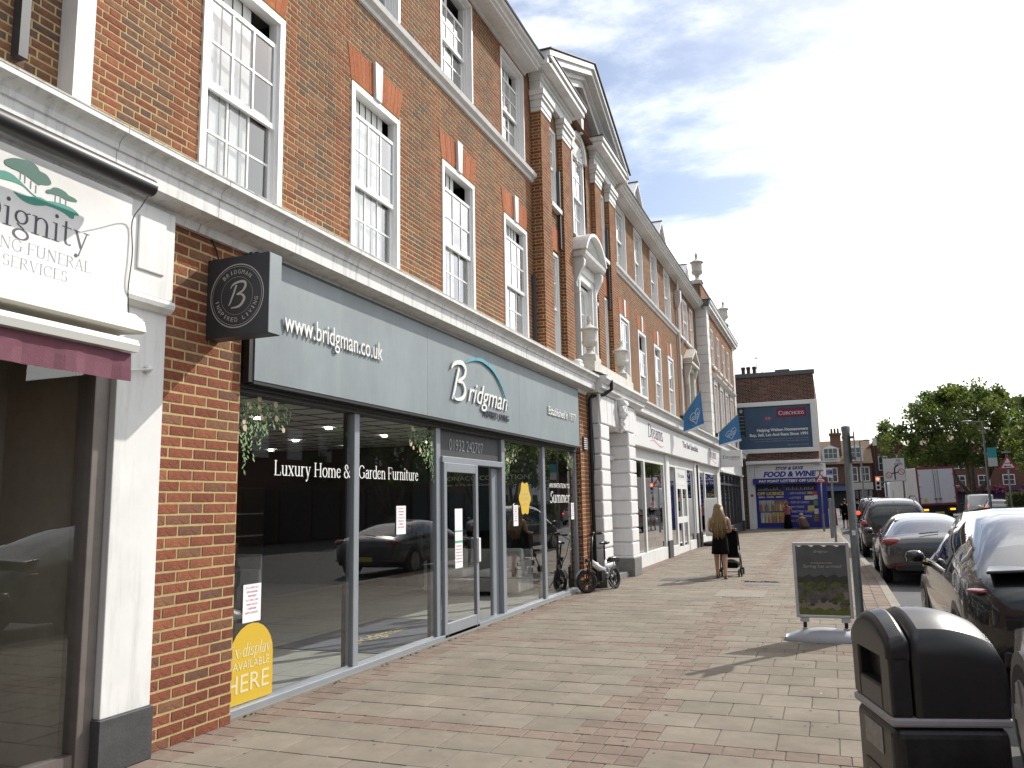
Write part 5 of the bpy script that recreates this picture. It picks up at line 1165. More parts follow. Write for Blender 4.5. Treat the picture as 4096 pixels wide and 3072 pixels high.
v = MB(); v.box(XD-.02, XD+.02, 26.45, 28.4, 2.25, 2.72); v.build('door_panel_sign', SIGNW, bs)
text('Dreams', (XD+.022, 26.9, 2.42), (0, 1, 0), 1.1, .14, mat('faint_lettering', (.45, .42, .45), .6), bs)
for a in (26.46, 27.43):
    d = MB(); b_ = a+.96
    for q in ((a, a+.1, .0, 2.17), (b_-.1, b_, 0, 2.17), (a+.1, b_-.1, 2.05, 2.17), (a+.1, b_-.1, 0, .2), (a+.1, b_-.1, .95, 1.15)): d.box(XD-.03, XD+.03, q[0], q[1], q[2], q[3])
    d = d.build('door', WHITE, bs)
    v = MB(); v.quad((XD, a+.1, .2), (XD, b_-.1, .2), (XD, b_-.1, .95), (XD, a+.1, .95)); v.quad((XD, a+.1, 1.15), (XD, b_-.1, 1.15), (XD, b_-.1, 2.05), (XD, a+.1, 2.05)); v.build('door_pane', GLASS, d)
v = MB(); v.tube([(-4.53, 30.5, 0), (-4.53, 30.5, 2.95)], .035, 6); v.build('cable_duct', BLACK, bs)
DIMW = mat('dim_shop_wall', (.16, .17, .17), .9, var=.1)
v = MB(); v.quad((-9, 19.2, .05), (-4.8, 19.2, .05), (-4.8, 36.3, .05), (-9, 36.3, .05)); v.quad((-9, 19.2, 0), (-9, 36.3, 0), (-9, 36.3, 3), (-9, 19.2, 3)); v.quad((-9, 19.2, 2.9), (-4.8, 19.2, 2.9), (-4.8, 36.3, 2.9), (-9, 36.3, 2.9)); v.quad((-9, 36.35, 0), (-4.8, 36.35, 0), (-4.8, 36.35, 3), (-9, 36.35, 3)); v.build('shop_room', DIMW, bs)
NAVY = mat('navy_poster', (.03, .04, .14), .6)
for a, s in ((22.6, 'DEALS!'), (25.3, 'DEALS!'), (31.6, 'DEALS!'), (28.8, 'DEALS!')):
    for i in range(3):
        v = MB(); w = .85 if a < 25 else .7; v.box(XD-.06, XD-.05, a, a+w, 1.75-.32*i, 2.0-.32*i); o = v.build('window_poster', NAVY if i % 2 == 0 else PINK, bs)
        text(s, (XD-.048, a+.06, 1.79-.32*i), (0, 1, 0), w-.12, .15, LETW, bs, depth=.002)
bf = thing('fascia_sign', 'long white fascia sign lettered with the bed shop name', 'sign', (-4.42, 28, 3.05))
XDF = -4.42
v = MB(); v.box(-4.75, XDF, 19.78, 37.2, 3.06, 3.80); v.build('fascia_panel', SIGNW, bf, bevel=.004)
v = MB(); v.box(-4.7, XDF-.03, 19.78, 37.2, 3.803, 3.84); v.build('fascia_shadow_gap', DGREY, bf)
PURP = mat('plum_lettering', (.06, .03, .075), .5); PKS = mat('pink_swoosh', (.62, .30, .30), .5)
serif('Dreams', (XDF+.001, 21.45, 3.36), (0, 1, 0), 2.05, .36, PURP, bf, weight=1.5)
ribbon(smooth_pts([(21.7, 3.27, .01), (22.2, 3.31, .035), (22.7, 3.24, .04), (23.2, 3.19, .04), (23.6, 3.23, .01)]), XDF-.010, PKS, bf, 'logo_swoosh')
text('The Bed Specialist', (XDF+.001, 26.85, 3.33), (0, 1, 0), 3.35, .27, PURP, bf, depth=.001, bold=.03)
serif('Dreams', (XDF+.001, 33.2, 3.36), (0, 1, 0), 2.1, .36, PURP, bf, weight=1.5)
ribbon(smooth_pts([(33.4, 3.27, .01), (33.9, 3.31, .035), (34.5, 3.24, .04), (35.0, 3.19, .04), (35.4, 3.23, .01)]), XDF-.010, PKS, bf, 'logo_swoosh')
dp = thing('projecting_sign', 'square white projecting sign with plum shop name beyond the white fascia', 'sign', (-4, 36.7, 3.05))
v = MB(); v.box(-4.40, -3.50, 36.55, 36.75, 3.08, 3.80); v.build('sign_box', SIGNW, dp, bevel=.006)
serif('Dreams', (-4.30, 36.5492, 3.44), (1, 0, 0), .72, .14, PURP, dp, weight=1.2)
b = MB()
sw = smooth_pts([(-4.1, 3.37, .006), (-3.95, 3.39, .016), (-3.8, 3.375, .02), (-3.62, 3.40, .006)])
ribbonx(sw, 36.549, mat('red_swoosh', (.45, .05, .07), .5), dp, 'logo_swoosh')
# blue flags on the cornice
FLAGB = mat('blue_flag', (.045, .16, .33), .85, var=.12, vscale=4); FLAGW = mat('flag_white', (.60, .66, .70), .85)
def flag(p0, tip, label):
    t = thing('flag', label, 'flag', p0, 'blue flags on the terrace cornice'); p0, tip = Vector(p0), Vector(tip)
    v = MB(); v.tube([p0, tip], .014, 8); v.build('flag_pole', mat('pole_wood', (.35, .30, .22), .6), t)
    v = MB(); v.box(p0.x-.05, p0.x+.06, p0.y-.05, p0.y+.05, p0.z-.08, p0.z+.08); v.build('bracket', BLACK, t)
    d = tip-p0; L_ = d.length; a = p0+d*.12; nU, nV = 12, 12; hd = Vector((d.x, d.y, 0)).normalized(); sd = Vector((-hd.y, hd.x, 0))
    vv = MB(); vw = MB(); G = []
    for i in range(nU+1):
        s = i/nU; top = a+(tip-a)*s; row = []
        drop = (.50+.50*s)*(tip.z-a.z+.36)
        for j in range(nV+1):
            q = j/nV; p = Vector((top.x, top.y, top.z-drop*q+.0))+sd*(.05*math.sin(s*7+q*2)*(.3+q))+hd*(.10*q*(s-.2)); row.append(tuple(p))
        G.append(row)
    for i in range(nU):
        for j in range(nV):
            (vw if j >= nV-1 else vv).quad(G[i][j], G[i][j+1], G[i+1][j+1], G[i+1][j])
    vv.build('cloth', FLAGB, t, smooth=True); vw.build('cloth_hem', FLAGW, t, smooth=True)
    # heart outline with waves, laid on the cloth
    def on(s, q, o=-.008):
        i, j = min(int(s*nU), nU-1), min(int(q*nV), nV-1); fs, fq = s*nU-i, q*nV-j
        A, B, C, D = [Vector(G[i+x][j+y]) for x, y in ((0, 0), (1, 0), (0, 1), (1, 1))]
        P = (A*(1-fs)+B*fs)*(1-fq)+(C*(1-fs)+D*fs)*fq
        return P+sd*o
    v = MB(); H = []
    for k in range(33):
        th = 2*math.pi*k/32; hx = 16*math.sin(th)**3/17; hy = (13*math.cos(th)-5*math.cos(2*th)-2*math.cos(3*th)-math.cos(4*th))/17
        H.append(on(.56+.27*hx, .56-.27*hy))
    v.tube(H, .009, 5); v.tube([p-sd*-.016 for p in H], .009, 5)
    for w in range(3):
        v.tube([on(.36+.4*k/10, .52+.06*w+.015*math.sin(k*1.9)) for k in range(11)], .008, 5)
    v.build('heart_print', FLAGW, t)
flag((-4.2, 25.6, 4.22), (-3.62, 26.0, 5.12), 'blue flag with white heart outline, the nearer of the two above the white fascia')
flag((-4.2, 34.0, 4.30), (-3.33, 34.4, 5.15), 'blue flag with white heart outline, the farther of the two above the white fascia')
# swing poster stand outside the bed shop
t = thing('poster_stand', 'white pavement poster stand beside the bed shop doors', 'poster stand', (-4.2, 31.3, 0)); v = MB(); v.box(-4.45, -3.98, 31.3, 31.36, .35, 1.75); v.build('panel', UPVC, t, bevel=.02)
v = MB(); v.box(-4.40, -4.03, 31.29, 31.299, .42, 1.68); v.build('poster', SIGNW, t); v = MB(); v.ball((-4.2, 31.33, .06), (.42, .24, .12), 16); v.build('base', DGREY, t, smooth=True); v = MB(); v.tube([(-4.2, 31.33, .1), (-4.2, 31.33, .38)], .03); v.build('stem', DGREY, t)
# ------------------------------------------------------------------ dark framed shop under the corner block
ds = thing('shopfront', 'dark framed shopfront with red window posters beyond the bed shop', 'shopfront', (-4.6, 42, 0))
v = MB(); v.box(-4.9, -4.50, 37.3, 46.7, 2.98, 3.80); v.build('fascia_panel', WHITE, ds); v = MB(); v.box(-4.9, -4.42, 37.3, 46.7, 2.90, 2.98); v.build('fascia_mould', UPVC, ds)
v = MB(); v.box(-4.72, -4.58, 37.3, 46.2, 2.82, 2.9); v.box(-4.72, -4.58, 37.3, 46.2, 2.35, 2.45); v.box(-4.72, -4.58, 37.3, 46.2, 0, .45)
for a in (37.3, 38.9, 40.5, 42.0, 43.5, 44.8, 46.1): v.box(-4.72, -4.58, a, a+.12, .45, 2.82)
v.build('frame', DGREY, ds)
for k, a in enumerate((37.42, 39.02, 40.62, 42.12, 43.62, 44.92)):
    pane(a, a+1.2, .45, 2.35, -4.65, ds); pane(a, a+1.2, 2.45, 2.82, -4.65, ds)
    v = MB()
    for j in range(4): v.box(-4.66, -4.655, a+.35, a+.75, .6+.4*j, .95+.4*j)
    v.build('window_poster', mat('poster_%d' % (k % 3), ((.5, .06, .08), (.55, .35, .05), (.10, .10, .35))[k % 3], .6), ds)
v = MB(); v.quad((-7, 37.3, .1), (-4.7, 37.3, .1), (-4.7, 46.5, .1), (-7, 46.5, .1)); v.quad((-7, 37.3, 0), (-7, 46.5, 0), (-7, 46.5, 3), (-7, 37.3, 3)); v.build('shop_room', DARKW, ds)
v = MB(); v.box(-4.9, -4.50, 46.2, 46.7, .55, 2.9); v.build('pilaster', WHITE, ds); v = MB(); v.box(-4.9, -4.48, 46.18, 46.72, 0, .55); v.build('plinth', DGREY, ds)
# ------------------------------------------------------------------ corner shop facing the camera
YS = 49.0
fs = thing('corner_shop', 'flat topped brick off licence with white and blue shopfront facing along the pavement', 'building', (-2.5, YS, 0))
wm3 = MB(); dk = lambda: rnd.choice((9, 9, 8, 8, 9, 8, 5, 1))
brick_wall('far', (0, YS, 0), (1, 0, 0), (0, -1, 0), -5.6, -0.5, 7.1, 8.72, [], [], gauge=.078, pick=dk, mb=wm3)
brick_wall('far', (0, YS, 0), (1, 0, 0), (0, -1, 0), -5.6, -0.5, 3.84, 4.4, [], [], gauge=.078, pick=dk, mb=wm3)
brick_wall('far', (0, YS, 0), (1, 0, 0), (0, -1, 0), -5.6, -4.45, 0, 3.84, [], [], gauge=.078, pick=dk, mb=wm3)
wm3 = MB(); wm3.quad((-5.6, YS+.003, 0), (-.5, YS+.003, 0), (-.5, YS+.003, 8.72), (-5.6, YS+.003, 8.72)); w3 = wm3.build('brick_wall', MORTARG, fs)
DRED = mat('plain_dark_brick', (.085, .034, .027), .95, var=.35, vscale=9)
v = MB(); v.box(-9, -.5, YS+.05, 62, 0, 8.7); v.build('building_body', DRED, fs)
v = MB(); v.box(-5.7, -.42, YS-.10, YS+.3, 8.72, 8.95); v.box(-2.55, -1.75, YS-.06, YS+.3, 8.951, 9.06); v.build('parapet_coping', LEAD, fs)
for i, x in enumerate((-4.42, -4.12, -3.78)):
    v = MB(); v.lathe((x, YS+1.2, 8.75), [(.12, 0), (.11, .1), (.10, .6), (.125, .66), (.13, .74), (.11, .78)], 12); v.build('chimney_pot', mat('terracotta_dark', (.10, .045, .035), .9), fs)
v = MB(); v.tube([(-3.62, YS+1, 8.7), (-3.62, YS+1, 10.05)], .015, 6)
for k in range(6): v.box(-3.75+.05*k, -3.74+.05*k, YS+.9, YS+1.1, 9.95, 10.08)
v.box(-3.76, -3.48, YS+.98, YS+1.0, 10.0, 10.02); v.build('aerial', STEEL, fs)
v = MB(); v.ball((-3.3, YS+.6, 8.98), (.14, .14, .10), 10); v.build('roof_vent', LEAD, fs)
v = MB(); v.box(-4.46, -.42, YS-.28, YS, 3.62, 3.84); v.box(-4.2, -.35, YS-.42, YS-.2, 3.66, 3.72); v.build('shop_cornice', WHITE, fs)
v = MB(); v.box(-4.45, -4.04, YS-.14, YS, 0, 3.62); v.build('pilaster', WHITE, fs)
v = MB(); v.box(-4.02, -.2, YS-.12, YS, 2.84, 3.6); v.build('shop_fascia', SIGNW, fs)
BLUE = mat('royal_blue', (.012, .016, .20), .45, var=.08); BLUEL = mat('blue_lettering', (.015, .02, .30), .5); YELT = mat('yellow_lettering', (.65, .55, .03), .5)
v = MB(); v.box(-4.12, -.22, YS-.30, YS, 2.51, 2.83); v.build('blue_canopy_band', BLUE, fs)
v = MB(); v.box(-4.05, -.72, YS-.05, YS, 0, 2.5); v.box(-.72, -.22, YS-.25, YS+.3, 0, 2.5); v.build('blue_shutter_panel', BLUE, fs)
v = MB(); v.box(-4.05, -.22, YS-.4, YS-.05, -.05, .06); v.build('step', PLN, fs)
for a, b_ in ((-3.95, -2.55), (-2.42, -.82)):
    v = MB(); v.box(a, b_, YS-.07, YS-.052, 2.14, 2.46); v.build('window_strip', DARKW, fs)
    r = random.Random(int(a*10)); v = MB()
    for k in range(14): x = a+.05+(b_-a-.1)*k/14; v.box(x, x+.06, YS-.075, YS-.071, 2.15, 2.2+.14*r.random())
    v.build('stacked_goods', mat('dim_goods', (.22, .22, .25), .7), fs)
FR = YS-.124
text('STOP & SAVE', (-2.88, FR, 3.29), (1, 0, 0), 1.52, .19, BLUEL, fs, shear=.25, bold=.045); text('FOOD & WINE', (-3.55, FR, 2.90), (1, 0, 0), 2.85, .32, BLUEL, fs, shear=.22, bold=.05)
text('NO. 4', (-3.95, FR, 3.47), (1, 0, 0), .2, .05, BLUEL, fs); text('01932 222747', (-.82, FR, 3.49), (1, 0, 0), .5, .05, BLUEL, fs)
text('PAY POINT LOTTERY OFF LICENCE', (-3.79, YS-.304, 2.595), (1, 0, 0), 3.45, .15, LETW, fs, bold=.03)
P1 = YS-.074
text('OFF LICENCE', (-3.93, P1, 1.89), (1, 0, 0), 1.42, .18, YELT, fs, bold=.03); text('BEERS - WINES - SPIRITS', (-3.88, P1, 1.74), (1, 0, 0), 1.34, .085, LETW, fs, bold=.02)
for i, (s, w) in enumerate((('- OFF LICENCE', .92), ('- LOTTERY', .66), ('- TOP UP CARDS', 1.05), ('- PAY POINT', .80), ('- GREETING CARDS', 1.25), ('- MOBILE PHONE', 1.15), ('ACCESSORIES', .85))):
    text(s, (-2.25, P1, 1.92-.255*i), (1, 0, 0), w, .11, mat('pale_lettering', (.55, .57, .65), .6), fs)
cols_ = [(.45, .08, .07), (.55, .45, .30), (.15, .28, .12), (.5, .4, .1), (.6, .6, .55), (.2, .12, .07), (.55, .25, .08), (.1, .12, .3)]
PR = [mat('print_%d' % i, c, .7, var=.3, vscale=14) for i, c in enumerate(cols_)]
PALEP = mat('print_pale', (.42, .42, .42), .7, var=.4, vscale=9)
for i, (a, b_, c, d) in enumerate(((-3.88, -3.05, .98, 1.60), (-3.02, -2.48, .98, 1.60), (-3.83, -3.25, .34, .92), (-3.22, -2.50, .34, .92))):
    v = MB(); v.box(a, b_, P1+.001, P1+.006, c, d); pnl = v.build('photo_panel', [PALEP, PR[5], PALEP, PR[3]][i], fs)
    r = random.Random(i+40); v = MB(); n = int((b_-a)/.09)
    for k in range(n):
        x = a+.01+(b_-a-.02)*k/n; q = r.choice(range(8)); w = (b_-a)/n*.86; h = (d-c)*r.uniform(.72, .95)
        v.box(x, x+w, P1-.003, P1, c+.01, c+h*.72, q); v.box(x+w*.32, x+w*.68, P1-.0031, P1, c+h*.72, c+h, q)
    v.build('bottle_print', PR, pnl)
for x, z, w, h, q in ((-1.25, 1.92, .26, .12, 3), (-.98, 1.86, .28, .2, 0), (-1.42, 1.60, .5, .22, 4), (-.92, 1.62, .24, .24, 4), (-.95, 1.28, .26, .28, 2), (-1.28, .98, .34, .30, 3), (-.95, .80, .28, .30, 4), (-1.0, .40, .38, .36, 5)):
    v = MB(); v.box(x, x+w, P1-.004, P1, z, z+h); v.build('advert_sticker', PR[q], fs)
v = MB(); v.box(-4.32, -4.15, YS-.15, YS-.141, 1.82, 1.96); v.build('red_notice', PR[0], fs)
v = MB(); v.box(-.18, .14, YS-.3, YS-.24, 2.80, 3.32); v.build('side_sign_back', SIGNW, fs); v = MB(); v.box(-.17, .13, YS-.31, YS-.301, 2.95, 3.22); v.build('side_sign_panel', BLUEL, fs)
for i, s in enumerate(('& SAVE', 'OFF', 'LICENCE')): text(s, (-.15, YS-.312, 3.14-.085*i), (1, 0, 0), .26 if i != 1 else .13, .055, LETW, fs)
# billboard
bill = thing('billboard', 'large navy property advertisement in a white frame on the brick wall above the off licence', 'billboard', (-2.5, YS-.1, 4.3))
v = MB(); v.box(-5.0, -.46, YS-.18, YS-.02, 4.28, 4.52); v.box(-5.0, -.46, YS-.18, YS-.02, 6.97, 7.22); v.box(-.77, -.46, YS-.18, YS-.02, 4.52, 6.97); v.box(-5.0, -4.85, YS-.18, YS-.02, 4.52, 6.97); v.build('frame', SIGNW, bill, bevel=.02)
NV = mat('navy_print', (.045, .085, .155), .6, var=.18, vscale=2.2)
YB = YS-.10
v = MB(); v.box(-4.85, -.77, YB, YS-.02, 4.52, 6.97); v.build('poster', NV, bill)
v = MB(); v.box(-2.62, -1.0, YB-.006, YB-.001, 6.28, 6.82); v.build('maroon_panel', mat('maroon_print', (.17, .012, .05), .6), bill)
serif('CURCHODS', (-2.50, YB-.008, 6.43), (1, 0, 0), 1.38, .22, LETW, bill, small=.78, weight=1.25)
text('Helping Walton Homeowners', (-3.74, YB-.004, 5.46), (1, 0, 0), 2.76, .22, LETW, bill, bold=.03); text('Buy, Sell, Let And Rent Since 1991', (-4.16, YB-.004, 5.19), (1, 0, 0), 3.17, .22, LETW, bill, bold=.03)
GL_ = mat('pale_blue_lettering', (.34, .38, .44), .6)
text('If you are thinking of selling or letting, contact the experts on your doorstep', (-4.16, YB-.004, 5.03), (1, 0, 0), 3.17, .09, GL_, bill); text('at Curchods Walton on 01932 247777 or email walton@curchods.com', (-3.9, YB-.004, 4.90), (1, 0, 0), 2.91, .09, GL_, bill)
text('Experts on your doorstep', (-2.13, YB-.004, 4.66), (1, 0, 0), 1.16, .09, GL_, bill)
v = MB(); v.prism([(-4.80, YB-.003, 5.22), (-4.80, YB-.003, 6.95), (-4.40, YB-.003, 6.95), (-4.36, YB-.003, 5.20), (-4.56, YB-.003, 5.42)], (0, .002, 0)); v.build('award_ribbon', BLACK, bill)
for i in range(5): text(('PROPERTY', 'AWARDS', '*****', 'ESTATE AGENT', '2023-2024')[i], (-4.72, YB-.006, 6.40-.2*i), (1, 0, 0), .30, .07, GL_, bill)
v = MB(); v.ball((-4.58, YB-.004, 6.75), (.09, .002, .11), 12); v.build('crest', GL_, bill)
for x in (-3.18, -3.02):
    v = MB(); v.lathe((x, YB-.004, 6.27), [(.0, 0), (.10, 0), (.10, .003)], 16, axis='y'); v.box(x-.012, x+.012, YB-.004, YB-.001, 5.98, 6.19); v.build('tree_logo', mat('logo_red', (.35, .05, .09), .6), bill)
    text('C', (x-.045, YB-.009, 6.22), (1, 0, 0), .09, .10, LETW, bill)
# ------------------------------------------------------------------ buildings beyond
def far_house(name, label, x0, x1, y, d, ze, zr, wallm_, roofm, wins, shop=None, chim=(), gable=False, dorm=()):
    t = thing(name, label, 'building', ((x0+x1)/2, y, 0)); v = MB(); v.box(x0, x1, y, y+d, -.1, ze); v.build('wall', wallm_, t)
    v = MB()
    if gable:
        xm = (x0+x1)/2; v.prism([(x0, y-.05, ze), (x1, y-.05, ze), (xm, y-.05, zr)], (0, d, 0), 1)
        for s, xe in ((-1, x0-.35), (1, x1+.35)):
            zz = ze-.35*(zr-ze)/(xm-x0); pts = [(xe, y-.45, zz), (xm, y-.45, zr), (xm, y-.45, zr+.22), (xe, y-.45, zz+.22)]
            if s > 0: pts.reverse()
            v.prism(pts, (0, d+.6, 0), 0)
    else:
        v.prism([(x0-.2, y-.4, ze), (x0-.2, y+d/2, zr), (x0-.2, y+d+.4, ze)], (x1-x0+.4, 0, 0), 0)
    rf = v.build('roof', [roofm, wallm_], t)
    for x, yo, w, z in chim:
        v = MB(); v.box(x, x+w, y+yo, y+yo+.8, ze, z); v.box(x-.1, x+w+.1, y+yo-.1, y+yo+.9, z, z+.25)
        for k in range(3): v.lathe((x+w*(.2+.3*k), y+yo+.4, z+.25), [(.13, 0), (.11, .6)], 8)
        v.build('chimney', wallm_, rf)
    for x, w, h in dorm:
        v = MB(); v.box(x, x+w, y+.1, y+1.6, ze+.3, ze+.4+h); v.prism([(x-.12, y, ze+.4+h), (x+w+.12, y, ze+.4+h), (x+w/2, y, ze+.9+h)], (0, 1.9, 0)); dd = v.build('dormer', UPVC, rf)
    for (x, z, w, h) in wins:
        v = MB(); v.box(x-.07, x+w+.07, y-.05, y+.02, z-.07, z+h+.07); o = v.build('window', UPVC, t)
        v = MB(); n = max(1, int(round(w/.55)))
        for i in range(n):
            for j in range(2): v.box(x+w*i/n+.03, x+w*(i+1)/n-.03, y-.06, y-.051, z+h*j/2+.03, z+h*(j+1)/2-.03)
        v.build('window_pane', WPANE, o)
    return t
WPANE = mat('far_window_glass', (.06, .07, .08), .1, spec=.8)
FBR = mat('far_red_brick', (.16, .080, .058), .95, var=.3, vscale=5); FBR2 = mat('far_brown_brick', (.15, .065, .045), .95, var=.3, vscale=5); FROOF = mat('far_tile_roof', (.19, .13, .085), .95, var=.3, vscale=3); DARKSHOP = mat('far_shop_dark', (.03, .03, .035), .6); CREAMW = mat('cream_shopfront', (.55, .54, .47), .7)
a = far_house('terraced_house', 'red brick house with tiled roof, white dormers and chimney beyond the off licence', -6, 4.6, 105, 9, 5.65, 8.7, FBR, FROOF,
    [(-2.6, 3.6, .9, 1.6), (-.2, 3.6, 1.0, 1.6), (2.0, 3.6, 1.0, 1.6), (3.4, 3.6, .9, 1.6), (-.5, 6.35, 1.5, 1.2), (2.5, 6.35, 1.1, 1.2)], chim=((.3, 1.2, 1.2, 9.2),), dorm=((-.7, 1.9, 1.4), (2.3, 1.5, 1.4)))
v = MB(); v.box(1.9, 4.6, 104.3, 105, 2.6, 3.4); v.box(1.9, 4.6, 104.3, 105, -.1, .6); v.build('shop_front', CREAMW, a)
v = MB(); v.box(-6, 1.9, 104.2, 105, -.1, 3.3); v.build('shop_front', DARKSHOP, a); v = MB()
for k in range(5): v.box(2.1+.5*k, 2.45+.5*k, 104.2, 104.31, .6, 2.5)
v.build('shop_window', WPANE, a)
v = MB(); v.prism([(-1.2, 104.2, 3.1), (-1.2, 102.6, 2.5), (-1.2, 104.2, 2.6)], (3, 0, 0)); v.build('canopy', mat('navy_canopy', (.03, .045, .10), .8), a)
far_house('gabled_house', 'gabled red brick house half hidden by the big tree', 3.9, 9.2, 108, 9, 7.0, 9.4, FBR2, FROOF, [(5.6, 4.9, .9, 1.6), (7.6, 4.9, .9, 1.6), (5.6, 2.9, .9, 1.2)], gable=True)
a = far_house('brick_parade', 'long red brick parade with coloured shopfronts behind the tree', 9.3, 34, 100, 10, 7.2, 9.0, FBR, FROOF,
    [(10.2+2.3*k, 4.6, 1.0, 1.5) for k in range(10)]+[(10.2+2.3*k, 2.75, 1.0, 1.0) for k in range(10)])
cs_ = [(.05, .05, .06), (.07, .03, .12), (.07, .03, .12), (.04, .04, .05), (.35, .03, .03), (.3, .3, .32)]
for k in range(6):
    v = MB(); v.box(9.4+4*k, 13.3+4*k, 99.3, 100, -.1, 2.55); v.build('shop_front', mat('parade_shop_%d' % k, cs_[k], .7, var=.2), a)
    v = MB(); v.box(9.4+4*k, 13.3+4*k, 99.1, 99.3, 2.1, 2.6); v.build('shop_sign', mat('parade_sign_%d' % k, [(.2, .2, .22), (.22, .05, .06), (.09, .06, .13), (.25, .06, .06), (.4, .4, .42), (.26, .17, .21)][k], .6), a)
FLOW = mat('pink_flowers', (.26, .09, .17), .9, var=.4, vscale=6)
for i, x in enumerate((12.4, 13.9, 16.6, 19.0)):
    v = MB(); r = random.Random(i)
    for k in range(30): v.ball((x+r.gauss(0, .35), 98.9+r.gauss(0, .2), 2.3+r.gauss(0, .18)), r.uniform(.08, .16), 6)
    tag(v.build('hanging_basket', FLOW), ['pink flower basket under the red parade sign, leftmost', 'pink flower basket second from left on the parade', 'pink flower basket third from left on the parade', 'pink flower basket rightmost on the parade'][i], 'flower basket', 'hanging baskets on the parade')
# across the road (mirrored in the shop glass)
RENDER = mat('pale_render', (.62, .61, .58), .8, var=.05)
far_house('opposite_building', 'white rendered flats across the road, mirrored in the shop glass', 17, 27, 62, 16, 8.6, 10.4, RENDER, LEAD, [])
o = bpy.data.objects['opposite_building']
for k in range(6):
    for z in (1.0, 3.6, 6.2):
        v = MB(); yy = 63+2.5*k; v.box(16.93, 17.0, yy, yy+1.1, z, z+1.5); v.build('window', DARKSHOP, o)
b_ = far_house('opposite_building', 'dark brick shops across the road, mirrored in the shop glass', 17, 27, 26, 35, 7.5, 9.6, FBR2, FROOF, [])
for k in range(12):
    v = MB(); v.box(16.93, 17.0, 27+2.8*k, 28.2+2.8*k, 4.2, 5.8); v.build('window', UPVC, b_); v = MB(); v.box(16.9, 17.0, 26.4+2.8*k, 28.8+2.8*k, 0, 2.6); v.build('shop_front', DARKSHOP, b_)
far_house('opposite_building', 'gabled brick house across the road, mirrored in the last shop pane', 18, 26, 80, 9, 7, 10.5, FBR2, TILE, [], gable=True)
# ------------------------------------------------------------------ trees
LEAF = []
for i, c in enumerate(((.085, .112, .020), (.058, .084, .016), (.125, .150, .028), (.042, .064, .014))):
    m = mat('leaf_%d' % i, c, .6, var=.3, vscale=1.5)
    b = m.node_tree.nodes['Principled BSDF']
    tl = m.node_tree.nodes.new('ShaderNodeBsdfTranslucent'); tl.inputs[0].default_value = (c[0]*1.8, c[1]*1.9, c[2]*1.2, 1); ms = m.node_tree.nodes.new('ShaderNodeMixShader'); ms.inputs[0].default_value = .4
    m.node_tree.links.new(b.outputs[0], ms.inputs[1]); m.node_tree.links.new(tl.outputs[0], ms.inputs[2]); m.node_tree.links.new(ms.outputs[0], m.node_tree.nodes['Material Output'].inputs['Surface']); LEAF.append(m)
BARK = mat('bark', (.20, .165, .12), .95, var=.4, vscale=4, bump=.6, bscale=20)
def tree(loc, label, H, crown, nclump=150, nleaf=95, seed=1, ls=.22, trunks=5, base=2.4, tr=.22):
    r = random.Random(seed); t = thing('street_tree', label, 'tree', loc, 'trees along the road', local=True)
    cz0, cz1, rx, ry = crown; cl = []
    while len(cl) < nclump:
        a = r.uniform(0, 6.283); q = r.random()**.45; z = r.random()
        prof = math.sin(math.pi*min(1, .16+.84*z**.85))**.55 if z < .95 else .45
        x, y = rx*q*prof*math.cos(a), ry*q*prof*math.sin(a)
        zz = cz0+(cz1-cz0)*z*(1-.12*q)+r.uniform(-.2, .2); cl.append((x, y, zz, r.uniform(.45, .95)))
    v = MB()
    for (x, y, z, rad) in cl:
        tone = r.choice((0, 0, 1, 2, 3, 1))
        for k in range(nleaf):
            d = Vector((r.gauss(0, 1), r.gauss(0, 1), r.gauss(0, .8))).normalized()*rad*r.random()**.4
            p = Vector((x, y, z))+d; n = Vector((r.gauss(0, 1), r.gauss(0, 1), r.gauss(.6, 1))).normalized()
            e1 = n.cross(Vector((r.random(), r.random(), r.random()))).normalized(); e2 = n.cross(e1); s = ls*r.uniform(.6, 1.2)
            v.quad(tuple(p-e1*s*.5), tuple(p+e2*s*.35), tuple(p+e1*s*.5), tuple(p-e2*s*.35), tone if r.random() < .7 else r.choice((0, 1, 2, 3)))
    v.build('crown', LEAF, t)
    v = MB(); v.tube([(0, 0, -.1), (0, 0, .5), (.05, 0, base*.55)], [tr*1.4, tr, tr*.9], 9)
    for k in range(trunks):
        a = 2*math.pi*k/trunks+r.random(); q = r.uniform(.35, .6)
        v.tube([(.05, 0, base*.5), (rx*.15*math.cos(a), ry*.15*math.sin(a), base), (rx*q*.7*math.cos(a), ry*q*.7*math.sin(a), base+(cz1-base)*.35), (rx*q*math.cos(a), ry*q*math.sin(a), base+(cz1-base)*.72)], [tr*.75, tr*.6, tr*.4, tr*.12], 7)
        for m_ in range(3):
            f = .3+.2*m_; bx = rx*q*(.35+.2*m_); aa = a+r.uniform(-.8, .8)
            v.tube([(bx*math.cos(a), bx*math.sin(a)*ry/rx, base+(cz1-base)*(.3+.1*m_)), (bx*math.cos(a)+1.2*math.cos(aa), bx*math.sin(a)+1.2*math.sin(aa), base+(cz1-base)*(.5+.12*m_))], [tr*.3, tr*.07], 6)
    v.build('trunk', BARK, t, smooth=True)
    return t
tree((11.9, 84, -.1), 'broad leafy tree with pale forked trunk behind the white lorry', 9.9, (4.6, 12.0, 7.9, 6.6), 330, 90, 5, .31, trunks=6, base=3.0, tr=.30)
tree((15.5, 64, -.1), 'leafy tree at the right edge beyond the road', 8.5, (3.4, 8.2, 4.2, 4.2), 90, 80, 8, .26)
tree((13.5, 40, -.1), 'tree across the road seen only in the shop glass, nearer', 9, (3, 9, 4.4, 5.5), 80, 60, 9, .34)
tree((13.5, 52, -.1), 'tree across the road seen only in the shop glass, farther', 9, (3, 9, 4.4, 5.0), 80, 60, 10, .34)
